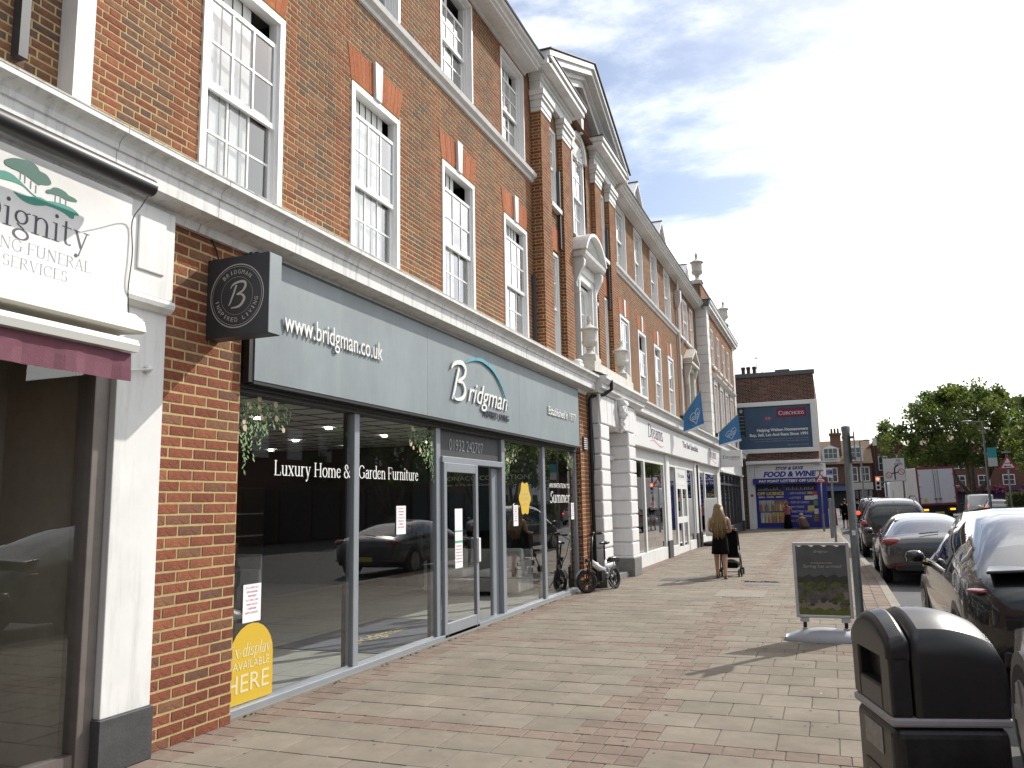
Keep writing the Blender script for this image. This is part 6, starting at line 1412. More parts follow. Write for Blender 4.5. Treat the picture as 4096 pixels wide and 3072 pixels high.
def hedge(x0, x1, y0, y1, h, label):
    r = random.Random(3); v = MB(); v.box(x0+.1, x1-.1, y0+.1, y1-.1, -.1, h-.12, 3)
    for k in range(2600):
        p = Vector((r.uniform(x0, x1), r.uniform(y0, y1), r.uniform(-.05, h))); q = r.randrange(3)
        if q == 0: p.z = h+r.gauss(0, .05)
        elif q == 1: p.y = y0+r.gauss(0, .05)
        else: p.x = x0+r.gauss(0, .05)
        n = Vector((r.gauss(0, 1), r.gauss(0, 1), r.gauss(0, 1))).normalized(); e1 = n.orthogonal().normalized(); e2 = n.cross(e1); s = .10
        v.quad(tuple(p-e1*s*.5), tuple(p+e2*s*.35), tuple(p+e1*s*.5), tuple(p-e2*s*.35), r.choice((0, 1, 2, 2)))
    tag(v.build('hedge', LEAF), label, 'hedge')
hedge(10.2, 16, 58, 59.2, 1.75, 'clipped green hedge behind the queue of cars at the right edge')
v = MB(); v.box(10.2, 16, 57.9, 60, -.1, .9); tag(v.build('low_wall', CONC), 'low pale wall under the hedge at the right edge', 'wall')
# ------------------------------------------------------------------ street furniture
SIGNRED = mat('sign_red', (.42, .015, .03), .5); SIGNWH = mat('sign_face_white', (.66, .66, .66), .5); SIGNBK = mat('sign_black', (.012, .012, .012), .5)
def tri_sign(x, y, ztop, w, label, post_z=0.0):
    t = thing('warning_sign', label, 'road sign', (x, y, post_z), 'two way traffic triangles'); h = w*.87; zb = ztop-h
    v = MB(); v.tube([(x, y, post_z), (x, y, ztop+.1)], .038, 8); v.build('post', STEEL, t, smooth=True)
    v = MB(); v.tube([(x, y, post_z), (x, y, post_z+.9)], .055, 8); v.build('post_sleeve', STEEL, t)
    def tr(s, yy, m, n):
        c = zb+h/3; v = MB(); v.prism([(x+s*w/2*dx, yy, c+s*dz) for dx, dz in ((-1, -h/3), (1, -h/3), (0, 2*h/3))], (0, .006, 0)); v.build(n, m, t, bevel=.004)
    tr(1, y-.05, SIGNRED, 'red_border'); tr(.68, y-.058, SIGNWH, 'white_face')
    v = MB(); v.box(x-.16, x+.16, y-.1, y+.08, ztop+.08, ztop+.15); v.build('sign_lamp', STEEL, t)
    v = MB(); v.prism([(x-w*.42, y-.03, zb), (x+w*.42, y-.03, zb), (x+w*.42, y-.03, zb+h*.4), (x, y-.03, ztop-.05), (x-w*.42, y-.03, zb+h*.4)], (0, .02, 0)); v.build('backing', DGREY, t)
    for s, z in ((1, zb+h*.42), (-1, zb+h*.20)):
        v = MB(); L_ = w*.16; v.box(x-L_, x+L_, y-.066, y-.060, z-.012*w/.6, z+.012*w/.6); v.prism([(x+s*L_*1.45, y-.066, z), (x+s*L_*.8, y-.066, z+.045*w/.6), (x+s*L_*.8, y-.066, z-.045*w/.6)][::s], (0, .006, 0)); v.build('arrow', SIGNBK, t)
tri_sign(-.47, 44.8, 2.95, .57, 'two way traffic triangle on a post in front of the off licence')
tri_sign(7.05, 40, 3.33, .70, 'two way traffic triangle near the right edge of the view', -.1)
def post(x, y, h, r, label, extra=None):
    t = thing('sign_post', label, 'post', (x, y, 0)); v = MB(); v.tube([(x, y, 0), (x, y, h)], r, 14); v.lathe((x, y, h), [(r*1.08, -.05), (r*1.08, .01), (r*.4, .02)], 14); v.build('pole', STEEL, t, auto=40, smooth=True)
    return t
p = post(.22, 10.95, 2.52, .048, 'tall plain grey metal post behind the poster stand')
for z in (2.38, 2.12):
    v = MB(); v.lathe((.22, 10.95, z), [(.054, 0), (.054, .028)], 14); v.box(.25, .31, 10.93, 10.97, z, z+.028); v.build('clamp', STEEL, p)
v = MB(); v.prism([(.305, 10.72, 2.08), (.305, 11.18, 2.08), (.305, 11.18, 2.46), (.305, 10.72, 2.46)], (.004, .0, 0)); v.build('sign_plate', STEEL, p)
v = MB(); v.box(.2, .24, 10.897, 10.90, 1.20, 1.26); v.build('sticker', PAPER, p)
post(.04, 33.8, 2.43, .045, 'thin grey post by the kerb left of the tall post'); post(-.08, 37.5, 1.62, .075, 'short thick grey post by the kerb in front of the off licence')
t = thing('direction_sign', 'white turn diagram sign reading all traffic on two legs', 'road sign', (3.6, 54, -.1))
v = MB(); v.box(2.98, 4.20, 54, 54.03, 2.58, 3.96); v.build('panel_edge', DGREY, t, bevel=.03); v = MB(); v.box(3.0, 4.18, 53.99, 53.999, 2.60, 3.94); v.build('panel', SIGNWH, t)
for x in (3.1, 4.05): v = MB(); v.tube([(x, 54.06, -.1), (x, 54.06, 3.9)], .05, 8); v.build('leg', STEEL, t)
text('All', (3.72, 53.985, 3.74), (1, 0, 0), .22, .15, SIGNBK, t); text('traffic', (3.62, 53.985, 3.53), (1, 0, 0), .48, .17, SIGNBK, t)
v = MB(); pts = smooth_pts([(3.62, 2.68), (3.62, 3.0), (3.62, 3.25), (3.66, 3.42), (3.85, 3.56)], 5)
for i, (q0, q1) in enumerate(zip(pts, pts[1:])):
    d = math.hypot(q1[0]-q0[0], q1[1]-q0[1]); nx, nz = -(q1[1]-q0[1])/d*.04, (q1[0]-q0[0])/d*.04; yy = 53.984-.0003*(i % 4)
    v.quad((q0[0]-nx, yy, q0[1]-nz), (q1[0]-nx, yy, q1[1]-nz), (q1[0]+nx, yy, q1[1]+nz), (q0[0]+nx, yy, q0[1]+nz))
v.quad((3.40, 53.982, 3.0), (3.84, 53.982, 3.10), (3.84, 53.982, 3.16), (3.40, 53.982, 3.06)); v.build('road_diagram', SIGNBK, t)
for x, z in ((3.29, 2.96), (3.98, 3.14)):
    v = MB(); n = 24
    for k in range(n):
        a, c = 2*math.pi*k/n, 2*math.pi*(k+1)/n; v.quad(*[(x+r_*math.cos(q), 53.975, z+r_*math.sin(q)) for r_, q in ((.145, a), (.145, c), (.18, c), (.18, a))])
    v.quad((x-.11, 53.974, z+.09), (x-.09, 53.974, z+.11), (x+.11, 53.974, z-.09), (x+.09, 53.974, z-.11)); v.build('prohibition_ring', SIGNRED, t)
    v = MB(); v.lathe((x, 53.98, z), [(0, 0), (.15, 0), (.15, .003)], 20, axis='y'); v.box(x-.07, x+.05, 53.976, 53.979, z-.02, z+.03); v.build('prohibition_disc', SIGNWH, t)
t = thing('traffic_light', 'traffic light showing red beside the turn diagram sign', 'traffic light', (2.95, 60, -.1))
v = MB(); v.tube([(2.95, 60, -.1), (2.95, 60, 5.1)], .055, 8); v.build('pole', BLACK, t); v = MB(); v.box(2.80, 3.08, 59.7, 59.95, 2.15, 3.02); v.build('signal_head', BLACK, t, bevel=.02)
REDL = mat('red_signal', (.6, .02, .01), .4, emit=(1.0, .10, .04), est=7.0)
for i, z in enumerate((2.86, 2.58, 2.30)): v = MB(); v.lathe((2.94, 59.69, z), [(0, 0), (.095, 0), (.095, .02)], 14, axis='y'); v.build('lamp_lens', REDL if i == 0 else DGREY, t)
v = MB(); v.box(2.78, 3.1, 59.69, 59.70, 2.13, 3.04); v.build('backboard', SIGNWH, t)
v = MB(); v.box(2.83, 3.07, 59.9, 60.1, 5.1, 5.6); v.build('camera_housing', UPVC, t)
def lamp(x, y, h, arm, label):
    t = thing('street_lamp', label, 'street lamp', (x, y, -.1), 'street lamps'); v = MB(); v.tube([(x, y, -.1), (x, y, h*.3), (x, y, h)], [.09, .07, .05], 8); v.build('column', STEEL, t)
    v = MB(); v.tube([(x, y, h-.05), (x+arm*.8, y, h+.03)], .035, 6); v.build('arm', STEEL, t); v = MB(); v.ball((x+arm, y, h+.02), (.32, .13, .07), 10); v.build('lantern', STEEL, t); return t
l1 = lamp(8.62, 55, 6.0, -.8, 'grey street lamp with turquoise banner in front of the big tree')
BAN = mat('turquoise_banner', (.06, .38, .42), .8); v = MB(); v.box(8.72, 9.2, 55, 55.02, 3.35, 4.42); v.build('banner', BAN, l1); v = MB(); v.box(8.72, 9.2, 54.985, 54.999, 3.32, 3.82); v.build('banner_panel', SIGNWH, l1)
lamp(2.36, 70, 6.1, .5, 'slim street lamp standing in front of the brick houses')
# ------------------------------------------------------------------ vehicles
def paint(name, c, metal=.3, rough=.28): return mat(name, c, rough, metal=metal, coat=1.0, var=.04, vscale=2)
PBLACK = paint('black_car_paint', (.012, .012, .014)); PGREY = paint('grey_car_paint', (.055, .055, .06)); PDARK = paint('dark_green_black_paint', (.018, .02, .02)); PSILV = paint('silver_car_paint', (.42, .43, .44), .6)
PWHITE = paint('white_car_paint', (.68, .68, .69), 0); PBLUE = paint('pale_blue_grey_paint', (.32, .35, .38), .4)
TINT = glass_mat('tinted_car_glass', (.30, .34, .33), boost=1.6); SEAT = mat('car_seat', (.02, .02, .022), .8)
CARGL = mat('car_glass', (.012, .014, .015), .02, spec=.9, coat=1.0); TAIL = mat('tail_light', (.22, .008, .012), .15, coat=1.0); TAILON = mat('brake_light', (.6, .02, .02), .3, emit=(1, .06, .02), est=2.5)
YPLATE = mat('yellow_plate', (.62, .47, .06), .5); AMBER = mat('amber_light', (.6, .25, .02), .4, emit=(1, .45, .05), est=2.0); HEADL = mat('head_light', (.55, .56, .58), .1, coat=1.0); RIM = mat('alloy_rim', (.30, .30, .32), .3, metal=.9)
# stations: y, zb, zs(belt), zr(roof), ws(half width), wr(roof half width); g = side glass segments, r = rear glass, f = windscreen
SPEC = {
 'suv': dict(st=[(0,.42,.72,.90,.70,.62),(.10,.30,.88,1.02,.86,.72),(.32,.26,.97,1.12,.93,.74),(.75,.24,1.0,1.30,.955,.68),(1.3,.22,1.0,1.50,.96,.60),(1.95,.22,.98,1.61,.96,.585),(2.55,.22,.96,1.62,.96,.585),(3.05,.22,.94,1.54,.96,.60),(3.5,.22,.93,1.26,.955,.68),(3.8,.22,.91,1.04,.95,.74),(4.25,.24,.84,.95,.92,.72),(4.62,.28,.70,.80,.84,.62),(4.76,.36,.58,.66,.70,.5)], g=(3, 4, 5, 6, 7), r=(3, 4), f=(7, 8), roofglass=(5, 6), w=(.93, 3.82), wr=.355, tail=((.84, .93, .10, .05, .05),)),
 'fast': dict(st=[(0,.40,.66,.82,.72,.62),(.08,.30,.82,.96,.88,.74),(.30,.24,.90,1.02,.94,.76),(.75,.20,.94,1.16,.965,.70),(1.35,.18,.95,1.32,.965,.62),(2.0,.18,.94,1.40,.955,.57),(2.6,.18,.92,1.41,.95,.565),(3.1,.18,.90,1.33,.955,.59),(3.55,.18,.88,1.08,.96,.68),(3.85,.18,.86,.94,.96,.76),(4.4,.2,.80,.86,.94,.76),(4.8,.24,.66,.74,.86,.66),(4.97,.34,.54,.6,.7,.5)], g=(3, 4, 5, 6, 7), r=(2, 3, 4), f=(7, 8), w=(.95, 3.87), wr=.36, tail=((.74, .86, .22, .06, .17),)),
 'mpv': dict(st=[(0,.40,.80,1.02,.74,.68),(.08,.28,.98,1.30,.88,.70),(.22,.24,1.02,1.55,.93,.68),(.5,.22,1.02,1.68,.945,.66),(1.2,.2,1.02,1.73,.95,.65),(2.0,.2,1.01,1.74,.95,.65),(2.8,.2,1.0,1.71,.95,.65),(3.3,.2,.98,1.58,.95,.67),(3.85,.2,.95,1.22,.945,.72),(4.1,.2,.93,1.06,.94,.76),(4.5,.22,.84,.93,.9,.74),(4.78,.28,.66,.76,.82,.62),(4.86,.36,.56,.64,.7,.5)], g=(2, 3, 4, 5, 6, 7), r=(0, 1, 2), f=(7, 8), w=(.95, 3.87), wr=.34, tail=((.86, 1.0, .11, .05, .20),), rails=True),
 'hatch': dict(st=[(0,.40,.74,.96,.64,.56),(.07,.28,.88,1.16,.76,.60),(.22,.24,.93,1.36,.81,.58),(.5,.22,.94,1.44,.83,.56),(1.1,.2,.94,1.48,.84,.55),(1.7,.2,.93,1.48,.84,.55),(2.2,.2,.92,1.40,.84,.56),(2.7,.2,.90,1.12,.83,.62),(2.95,.2,.88,.99,.82,.66),(3.3,.22,.78,.86,.79,.62),(3.52,.28,.62,.7,.7,.5)], g=(2, 3, 4, 5, 6), r=(0, 1, 2), f=(6, 7), w=(.62, 2.88), wr=.29, tail=((.72, .92, .09, .05, .17),)),
 'van': dict(st=[(0,.42,1.0,1.72,.86,.78),(.06,.30,1.05,1.80,.90,.82),(.25,.26,1.05,1.84,.92,.82),(1.0,.24,1.05,1.86,.93,.82),(2.2,.24,1.05,1.86,.93,.82),(2.8,.24,1.05,1.82,.93,.80),(3.2,.24,1.02,1.60,.92,.76),(3.6,.24,1.0,1.22,.9,.76),(4.0,.26,.88,1.0,.86,.7),(4.3,.34,.66,.76,.74,.56)], g=(5, 6), r=(), f=(6, 7), w=(.7, 3.3), wr=.31, tail=((.86, .95, .06, .04, .22),)),
}
def car(kind, label, loc, rz, body, lit=False, sub=2, group='cars on the road', name='parked_car', cat='car', reardetail=True, mirror=True, heads=True):
    S = SPEC[kind]; st = S['st']; t = thing(name, label, cat, loc, group, local=True); L_ = st[-1][0]
    hl = L_/2; rows = []
    for (y, zb, zs, zr, ws, wr) in st:
        h = [(0, zb), (ws*.90, zb), (ws*.985, zb+.25*(zs-zb)), (ws, zb+.62*(zs-zb)), (ws*.968, zs), ((ws*.955+wr)/2+.02, (zs+zr-.06)/2), (wr, zr-.05), (wr*.62, zr-.008), (0, zr)]
        ring = [(x, z) for x, z in h]+[(-x, z) for x, z in h[-2:0:-1]]
        rows.append([(x, y-hl, z) for x, z in ring])
    n = len(rows[0]); v = MB(); v.v = [p for r_ in rows for p in r_]
    for i in range(len(rows)-1):
        for j in range(n):
            j2 = (j+1) % n; jj = j if j < 8 else n-1-j
            m = 0
            if jj in (4, 5) and i in S['g']: m = 1
            if jj in (6, 7) and (i in S['r'] or i in S['f'] or i in S.get('roofglass', ())): m = 1
            if jj in (6, 7) and kind in ('mpv', 'hatch') and i == 0: m = 0
            if jj == 0: m = 2
            v.f.append((i*n+j, i*n+j2, (i+1)*n+j2, (i+1)*n+j)); v.m.append(m)
    v.f.append(tuple(range(n-1, -1, -1))); v.m.append(0); k = (len(rows)-1)*n; v.f.append(tuple(range(k, k+n))); v.m.append(0)
    v.f = [f[::-1] for f in v.f]
    cab = sub == 2 and kind in ('mpv', 'fast')
    o = v.build('body', [body, TINT if cab else CARGL, BLACKP], t, smooth=True)
    if cab:
        zs0 = .95 if kind == 'mpv' else .80
        for yy in (1.35, 2.35):
            for xx in ((-.42, .42) if yy > 2 else (-.5, 0, .5)):
                c_ = MB(); c_.cbox((xx, yy-hl, zs0), (.42, .16, .55)); c_.cbox((xx, yy-hl-.02, zs0+.38), (.24, .10, .17)); c_.build('seat', SEAT, t, bevel=.04)
        c_ = MB(); c_.box(-.85, .85, .3-hl, 3.5-hl, .35, .40); c_.build('cabin_floor', SEAT, t); sm = o.modifiers.new('sub', 'SUBSURF'); sm.levels = sub; sm.render_levels = sub
    W = max(s[4] for s in st)
    if kind in ('mpv', 'hatch', 'suv', 'fast') and reardetail:      # pillar strips keep the side glass apart
        for yy in ((1.35, 2.45) if kind != 'hatch' else (1.25,)):
            pass
    for y in S['w']:
        for s in (-1, 1):
            wv = MB(); R_ = S['wr']; x = s*(W-.10)
            wv.lathe((x, y-hl, R_), [(R_*.66, -.10), (R_*.92, -.105), (R_, -.07), (R_, .07), (R_*.92, .105), (R_*.66, .10)], 24, axis='x'); w_ = wv.build('wheel', RUBBER, t, smooth=True, auto=40)
            wv = MB(); xo = x+s*.085; wv.lathe((xo, y-hl, R_), [(R_*.66, -.02), (R_*.66, .02), (R_*.60, .022)], 20, axis='x')
            for k in range(5):
                a = 2*math.pi*k/5; c, d = math.cos(a), math.sin(a); p = R_*.62; q = .045
                wv.prism([(xo+s*.015, y-hl+q*d*.8, R_-q*c*.8), (xo+s*.015, y-hl-q*d*.8, R_+q*c*.8), (xo+s*.02, y-hl+p*c-q*d, R_+p*d+q*c), (xo+s*.02, y-hl+p*c+q*d, R_+p*d-q*c)], (s*.012, 0, 0))
            wv.build('rim', RIM, w_)
            wv = MB(); xa = s*(W-.03); wv.lathe((xa, y-hl, R_), [(R_*1.02, -.1), (R_*1.16, -.06), (R_*1.16, s*.026), (R_*1.09, s*.030)] if s > 0 else [(R_*1.09, -.030), (R_*1.16, -.026), (R_*1.16, .06), (R_*1.02, .1)], 24, axis='x'); wv.build('wheel_arch', BLACKP, t, smooth=True, auto=40)
    for (xt_, zt_, sx, sy, sz) in S['tail']:
        for s in (-1, 1):
            tv = MB(); tv.ball((s*xt_, -hl+.06+{'suv': .13, 'fast': .09}.get(kind, .05), zt_), (sx, .10, sz*.5), 14); tv.build('tail_light', TAILON if lit else TAIL, t, smooth=True)
    for s in (-1, 1):
        tv = MB(); yh = st[-2][0]-hl-.12; tv.ball((s*st[-2][4]*.80, yh, st[-2][2]+.02), (.13, .10, .045), 12); heads and tv.build('head_light', HEADL, t, smooth=True)
        if mirror:
            wf = S['f'][-1]; ym = st[wf][0]-hl-.12; tv = MB(); tv.ball((s*(W+.10), ym, st[wf][2]+.09), (.115, .07, .075), 12); tv.cbox((s*(W+.11), ym+.0, st[wf][2]+.085), (.17, .07, .11)); tv.tube([(s*(W-.05), ym, st[wf][2]-.01), (s*(W+.08), ym, st[wf][2]+.04)], .025, 6); tv.build('door_mirror', body if kind != 'van' else BLACKP, t, smooth=True)
    tv = MB(); zp = {'van': .72, 'fast': .40, 'suv': .50}.get(kind, .58); tv.box(-.26, .26, -hl-.02, -hl+.05, zp, zp+.11); tv.build('number_plate', YPLATE, t)
    tv = MB(); tv.box(-W*.75, W*.75, -hl+.0, -hl+.12, st[0][1]-.10, st[0][1]+.04); tv.build('rear_skirt', BLACKP, t, bevel=.02)
    if S.get('rails'):
        for s in (-1, 1): tv = MB(); tv.tube([(s*.60, .45-hl, 1.68), (s*.61, .65-hl, 1.77), (s*.61, 2.6-hl, 1.78), (s*.60, 2.9-hl, 1.70)], .02, 6); tv.build('roof_rail', BLACKP, t)
        tv = MB(); tv.tube([(0, .6-hl, 1.73), (0, .5-hl, 1.95)], .006, 5); tv.build('aerial', BLACKP, t)
    place(t, loc, rz); return t
RZ = -.10
def at_rear(kind, x, yrear): return (x, yrear+SPEC[kind]['st'][-1][0]/2, RZ)
c = car('suv', 'glossy black coupe style car with rear spoiler parked nearest, behind the litter bin', at_rear('suv', 1.97, 8.05), 0, PBLACK, group='cars parked along the kerb')
tv = MB(); hl = 4.76/2
tv.prism([(-.78, -hl+.10, 1.075), (-.4, -hl+.055, 1.10), (.4, -hl+.055, 1.10), (.78, -hl+.10, 1.075), (.72, -hl+.40, 1.10), (-.72, -hl+.40, 1.10)][::-1], (0, 0, .03)); tv.build('spoiler', PBLACK, c, bevel=.012)
tv = MB()
for s in (-1, 1): tv.box(s*.925-.012, s*.925+.012, 1.1-hl+.5, 3.4-hl, .975, .995)
tv.build('window_trim', CHROME, c)
c = car('fast', 'dark grey fastback saloon with red tail lights parked ahead of the black car', at_rear('fast', 1.82, 18.1), 0, PGREY, group='cars parked along the kerb')
text('P O R S C H E', (-.42, -4.97/2+.055, .80), (1, 0, 0), .84, .045, CHROME, c, depth=.006)
tv = MB()
for s in (-1, 1): tv.box(s*.68-.12, s*.68+.12, -2.5, -2.42, .40, .43)
tv.build('rear_reflector', TAIL, c)
tv = MB(); tv.tube([(-.25, -2.30, 1.02), (.1, -2.18, 1.05)], .012, 6); tv.build('rear_wiper', BLACKP, c)
car('mpv', 'dark people carrier with roof rails parked ahead of the grey fastback', at_rear('mpv', 1.70, 26.2), 0, PDARK, group='cars parked along the kerb')
car('mpv', 'dark off roader with a lit tail light beyond the people carrier', at_rear('mpv', 2.05, 44.5), 0, PBLACK, lit=True, sub=1)
car('suv', 'silver car nose just showing behind the litter bin at the right edge', (1.99, 7.1-2.38, RZ), 0, PSILV, group='cars parked along the kerb', heads=False, mirror=False)
car('van', 'white delivery van with tail lights on, right of the lorry', (10.75, 74, RZ), R(-3), PWHITE, lit=True, sub=1, name='delivery_van', cat='van')
car('hatch', 'small white hatchback braking in the queue right of the van', (10.65, 66, RZ), R(-4), PWHITE, lit=True, sub=1, name='moving_car')
car('hatch', 'pale blue grey car with brake lights at the right edge of the queue', (12.2, 60, RZ), R(-4), PBLUE, lit=True, sub=1, name='moving_car')
car('hatch', 'small car across the road, mirrored in the last pane of the furniture shop', (9.8, 45, RZ), R(180), PBLUE, sub=1, name='moving_car')
# white box lorry
lo = thing('lorry', 'white box lorry with red trimmed rear doors waiting at the lights', 'lorry', (0, 0, 0), local=True)
LW = mat('lorry_white', (.66, .66, .70), .5, var=.05); LRED = mat('lorry_red_trim', (.22, .03, .055), .5); LCRM = mat('lorry_side_cream', (.60, .57, .52), .6, var=.12, vscale=2)
v = MB(); v.box(-1.22, 1.22, 0, 6.4, 1.18, 3.72); v.build('box_body', LCRM, lo, bevel=.03)
v = MB()
for a, b_, c_, d in ((-1.23, -1.13, 1.15, 3.74), (1.13, 1.23, 1.15, 3.74), (-1.13, 1.13, 3.60, 3.74), (-1.13, 1.13, 1.15, 1.26)): v.box(a, b_, -.03, .0, c_, d)
v.build('rear_frame', LRED, lo)
for a, b_ in ((-1.11, -.02), (.02, 1.11)):
    v = MB(); v.box(a, b_, -.05, -.005, 1.30, 3.56); d = v.build('rear_door', LW, lo, bevel=.01)
    v = MB(); xx = b_-.12 if a < 0 else a+.12
    v.tube([(xx, -.075, 1.3), (xx, -.075, 3.55)], .018, 6); v.box(xx-.1, xx+.1, -.09, -.06, 1.55, 1.62); v.build('lock_bar', STEEL, d)
    for z in (1.6, 2.4, 3.2): v = MB(); e = a if a < 0 else b_; v.box(e-.08, e+.08, -.065, -.05, z, z+.06); v.build('hinge', STEEL, d)
v = MB(); v.box(-1.15, 1.15, .1, 8.2, .75, 1.15); v.box(-1.1, 1.1, -.05, .1, .55, .75); v.build('chassis', BLACKP, lo)
for s in (-1, 1): v = MB(); v.box(s*.85-.16, s*.85+.16, -.08, -.051, .80, .92); v.build('tail_light', AMBER, lo)
v = MB(); v.box(-.28, .28, -.07, -.051, .60, .72); v.build('number_plate', YPLATE, lo)
v = MB(); v.box(-1.1, 1.1, 6.6, 8.4, .7, 2.9); v.build('cab', LW, lo, bevel=.12)
for y in (1.4, 2.6, 7.4):
    for s in (-1, 1): v = MB(); v.lathe((s*1.02, y, .48), [(.25, -.14), (.46, -.15), (.48, -.1), (.48, .1), (.46, .15), (.25, .14)], 18, axis='x'); v.build('wheel', RUBBER, lo)
v = MB(); v.box(-.9, -.7, -.06, -.051, 1.4, 1.62); v.build('yellow_sticker', YPLATE, lo)
place(lo, (6.75, 62.5, RZ), R(12), ry=R(-1.5))
# ------------------------------------------------------------------ litter bin in the foreground
bn = thing('litter_bin', 'black plastic litter bin with curved lid and pale band in the foreground', 'litter bin', (0, 0, 0), local=True)
BW, BD = .52, .57
def ztop(x, y):
    u, w = x/BW, y/BD
    return 1.105-.105*(2*w-1)**2-.09*max(0, (u-.42)/.58)**2.2-.03*max(0, (.25-u)/.25)**2
def arch(u): return ztop(u*BW, BD*.5)
BINP = mat('bin_plastic', (.018, .018, .020), .33, var=.2, vscale=5, bump=.05, bscale=260, dirt=(.10, .095, .085), dirt_amt=.25, dscale=5)
def dome(v, x0, x1, n=12, k=12, zb=.645, rr=.03):
    """curved lid over [x0,x1] x [0,BD] with rounded rim and straight skirt"""
    def ring(q, dz):
        pts = []
        xa, xb, ya, yb = x0+q, x1-q, q, BD-q
        for i in range(n): pts.append((xa+(xb-xa)*i/n, ya))
        for i in range(k): pts.append((xb, ya+(yb-ya)*i/k))
        for i in range(n): pts.append((xb-(xb-xa)*i/n, yb))
        for i in range(k): pts.append((xa, yb-(yb-ya)*i/k))
        return [(x, y, (ztop(x, y)+dz) if dz is not None else zb) for x, y in pts]
    rings = [ring(0, None), [(p[0], p[1], zb+.6*(p[2]-zb)) for p in ring(0, -rr)], ring(0, -rr*1.6), ring(rr*.12, -rr*.75), ring(rr*.45, -rr*.25), ring(rr, 0)]
    i0 = len(v.v); m = len(rings[0])
    for r_ in rings: v.v += r_
    for a in range(len(rings)-1):
        for j in range(m): v.f.append((i0+a*m+j, i0+a*m+(j+1) % m, i0+(a+1)*m+(j+1) % m, i0+(a+1)*m+j)); v.m.append(0)
    g0 = len(v.v)
    for i in range(n+1):
        for j in range(k+1):
            x = x0+rr+(x1-x0-2*rr)*i/n; y = rr+(BD-2*rr)*j/k; v.v.append((x, y, ztop(x, y)))
    for i in range(n):
        for j in range(k): v.f.append((g0+i*(k+1)+j, g0+(i+1)*(k+1)+j, g0+(i+1)*(k+1)+j+1, g0+i*(k+1)+j+1)); v.m.append(0)
FADED = mat('faded_bin_plastic', (.02, .02, .022), .32, var=.12, vscale=6, bump=.04, bscale=260)
v = MB(); dome(v, .108, BW, rr=.05); v.build('lid_shell', FADED, bn, smooth=True)
v = MB(); dome(v, .0, .098, n=5, zb=.90, rr=.022); v.build('slot_hood', FADED, bn, smooth=True)
v = MB()
for a_, b_, c_, d in ((.0, .13, .645, .92), (BD-.11, BD, .645, .92), (.13, BD-.11, .645, .76)): v.box(0.001, .097, a_, b_, c_, d)
v.build('slot_frame', BINP, bn, bevel=.012)
v = MB(); v.box(.06, .1, .05, BD-.05, .62, .95); v.build('slot_inside', BLACK, bn)
v = MB(); v.box(-.006, BW+.006, -.006, BD+.006, .602, .643); v.build('pale_band', mat('pale_band', (.34, .34, .36), .5, var=.1), bn, bevel=.012)
v = MB(); v.box(.0, BW, 0, BD, .02, .602); v.build('lower_body', BINP, bn, bevel=.05).modifiers['bevel'].segments = 4
v = MB()
for k in range(11): v.box(.14+.032*k, .15+.032*k, -.006, .0, .05, .42)
for k in range(9): v.box(BW, BW+.012, .12+.035*k, .14+.035*k, .36, .5)
v.build('ribs', BINP, bn)
v = MB(); v.box(-.004, -.001, .16, .42, .44, .56); v.build('label_plate', mat('dim_label', (.30, .30, .29), .6, var=.3, vscale=20), bn)
v = MB(); v.box(-.006, -.001, .14, .44, .05, .36); v.build('door_panel', BLACK, bn, bevel=.002); v = MB(); v.box(-.009, -.006, .2, .38, .1, .32); v.build('bill_remnant', MATS['dim_label'], bn)
v = MB()
for k in range(40):
    a, c_ = k/40, (k+1)/40
    xa, xb_ = .15+.27*a, .15+.27*c_
    for yy in (.30, .46): v.quad((xa, yy, ztop(xa, yy)+.0012), (xb_, yy, ztop(xb_, yy)+.0012), (xb_, yy+.004, ztop(xb_, yy+.004)+.0012), (xa, yy+.004, ztop(xa, yy+.004)+.0012))
for xx in (.15, .42):
    v.quad((xx, .30, ztop(xx, .30)+.0016), (xx+.004, .30, ztop(xx, .30)+.0016), (xx+.004, .46, ztop(xx, .46)+.0016), (xx, .46, ztop(xx, .46)+.0016))
v.build('stub_plate_outline', BLACK, bn)
v = MB()
for k in range(3):
    for j in range(9):
        a = rnd.uniform(0, 6.28); rr = rnd.uniform(.004, .03); xx, yy = .22+.055*k+rr*math.cos(a), .38+rr*math.sin(a)*.6; q = rnd.uniform(.004, .011)
        v.quad(*[(xx+dx*q, yy+dy*q, ztop(xx+dx*q, yy+dy*q)+.0024+.0003*j) for dx, dy in ((-1, -.5), (1, -.6), (.8, .7), (-.7, .8))])
v.build('ash_marks', BLACK, bn)
place(bn, (.19, 4.30, 0), R(15))
# ------------------------------------------------------------------ swing poster stand
ab = thing('poster_stand', 'silver framed swing poster stand with garden furniture poster on the pavement', 'poster stand', (-.17, 10.6, 0))
FRM = mat('silver_frame', (.52, .54, .57), .35, metal=.5)
X0, X1, ZB, ZT, YA = -.49, .145, .25, 1.13, 10.6
v = MB()
for a, b_, c_, d in ((X0, X0+.035, ZB, ZT), (X1-.035, X1, ZB, ZT), (X0+.035, X1-.035, ZT-.035, ZT), (X0+.035, X1-.035, ZB, ZB+.035)): v.box(a, b_, YA-.018, YA+.018, c_, d)
v.build('frame', FRM, ab, bevel=.008)
POST = [mat('poster_sky', (.10, .11, .115), .25, var=.35, vscale=3), mat('poster_foliage', (.085, .105, .035), .25, var=.8, vscale=16), mat('poster_stone', (.115, .105, .10), .25, var=.8, vscale=11), mat('poster_path', (.25, .22, .185), .25, var=.2, vscale=6), mat('poster_lawn', (.12, .135, .03), .25, var=.3, vscale=8), mat('poster_dark', (.045, .05, .042), .25, var=.5, vscale=9)]
v = MB(); yp = YA-.012
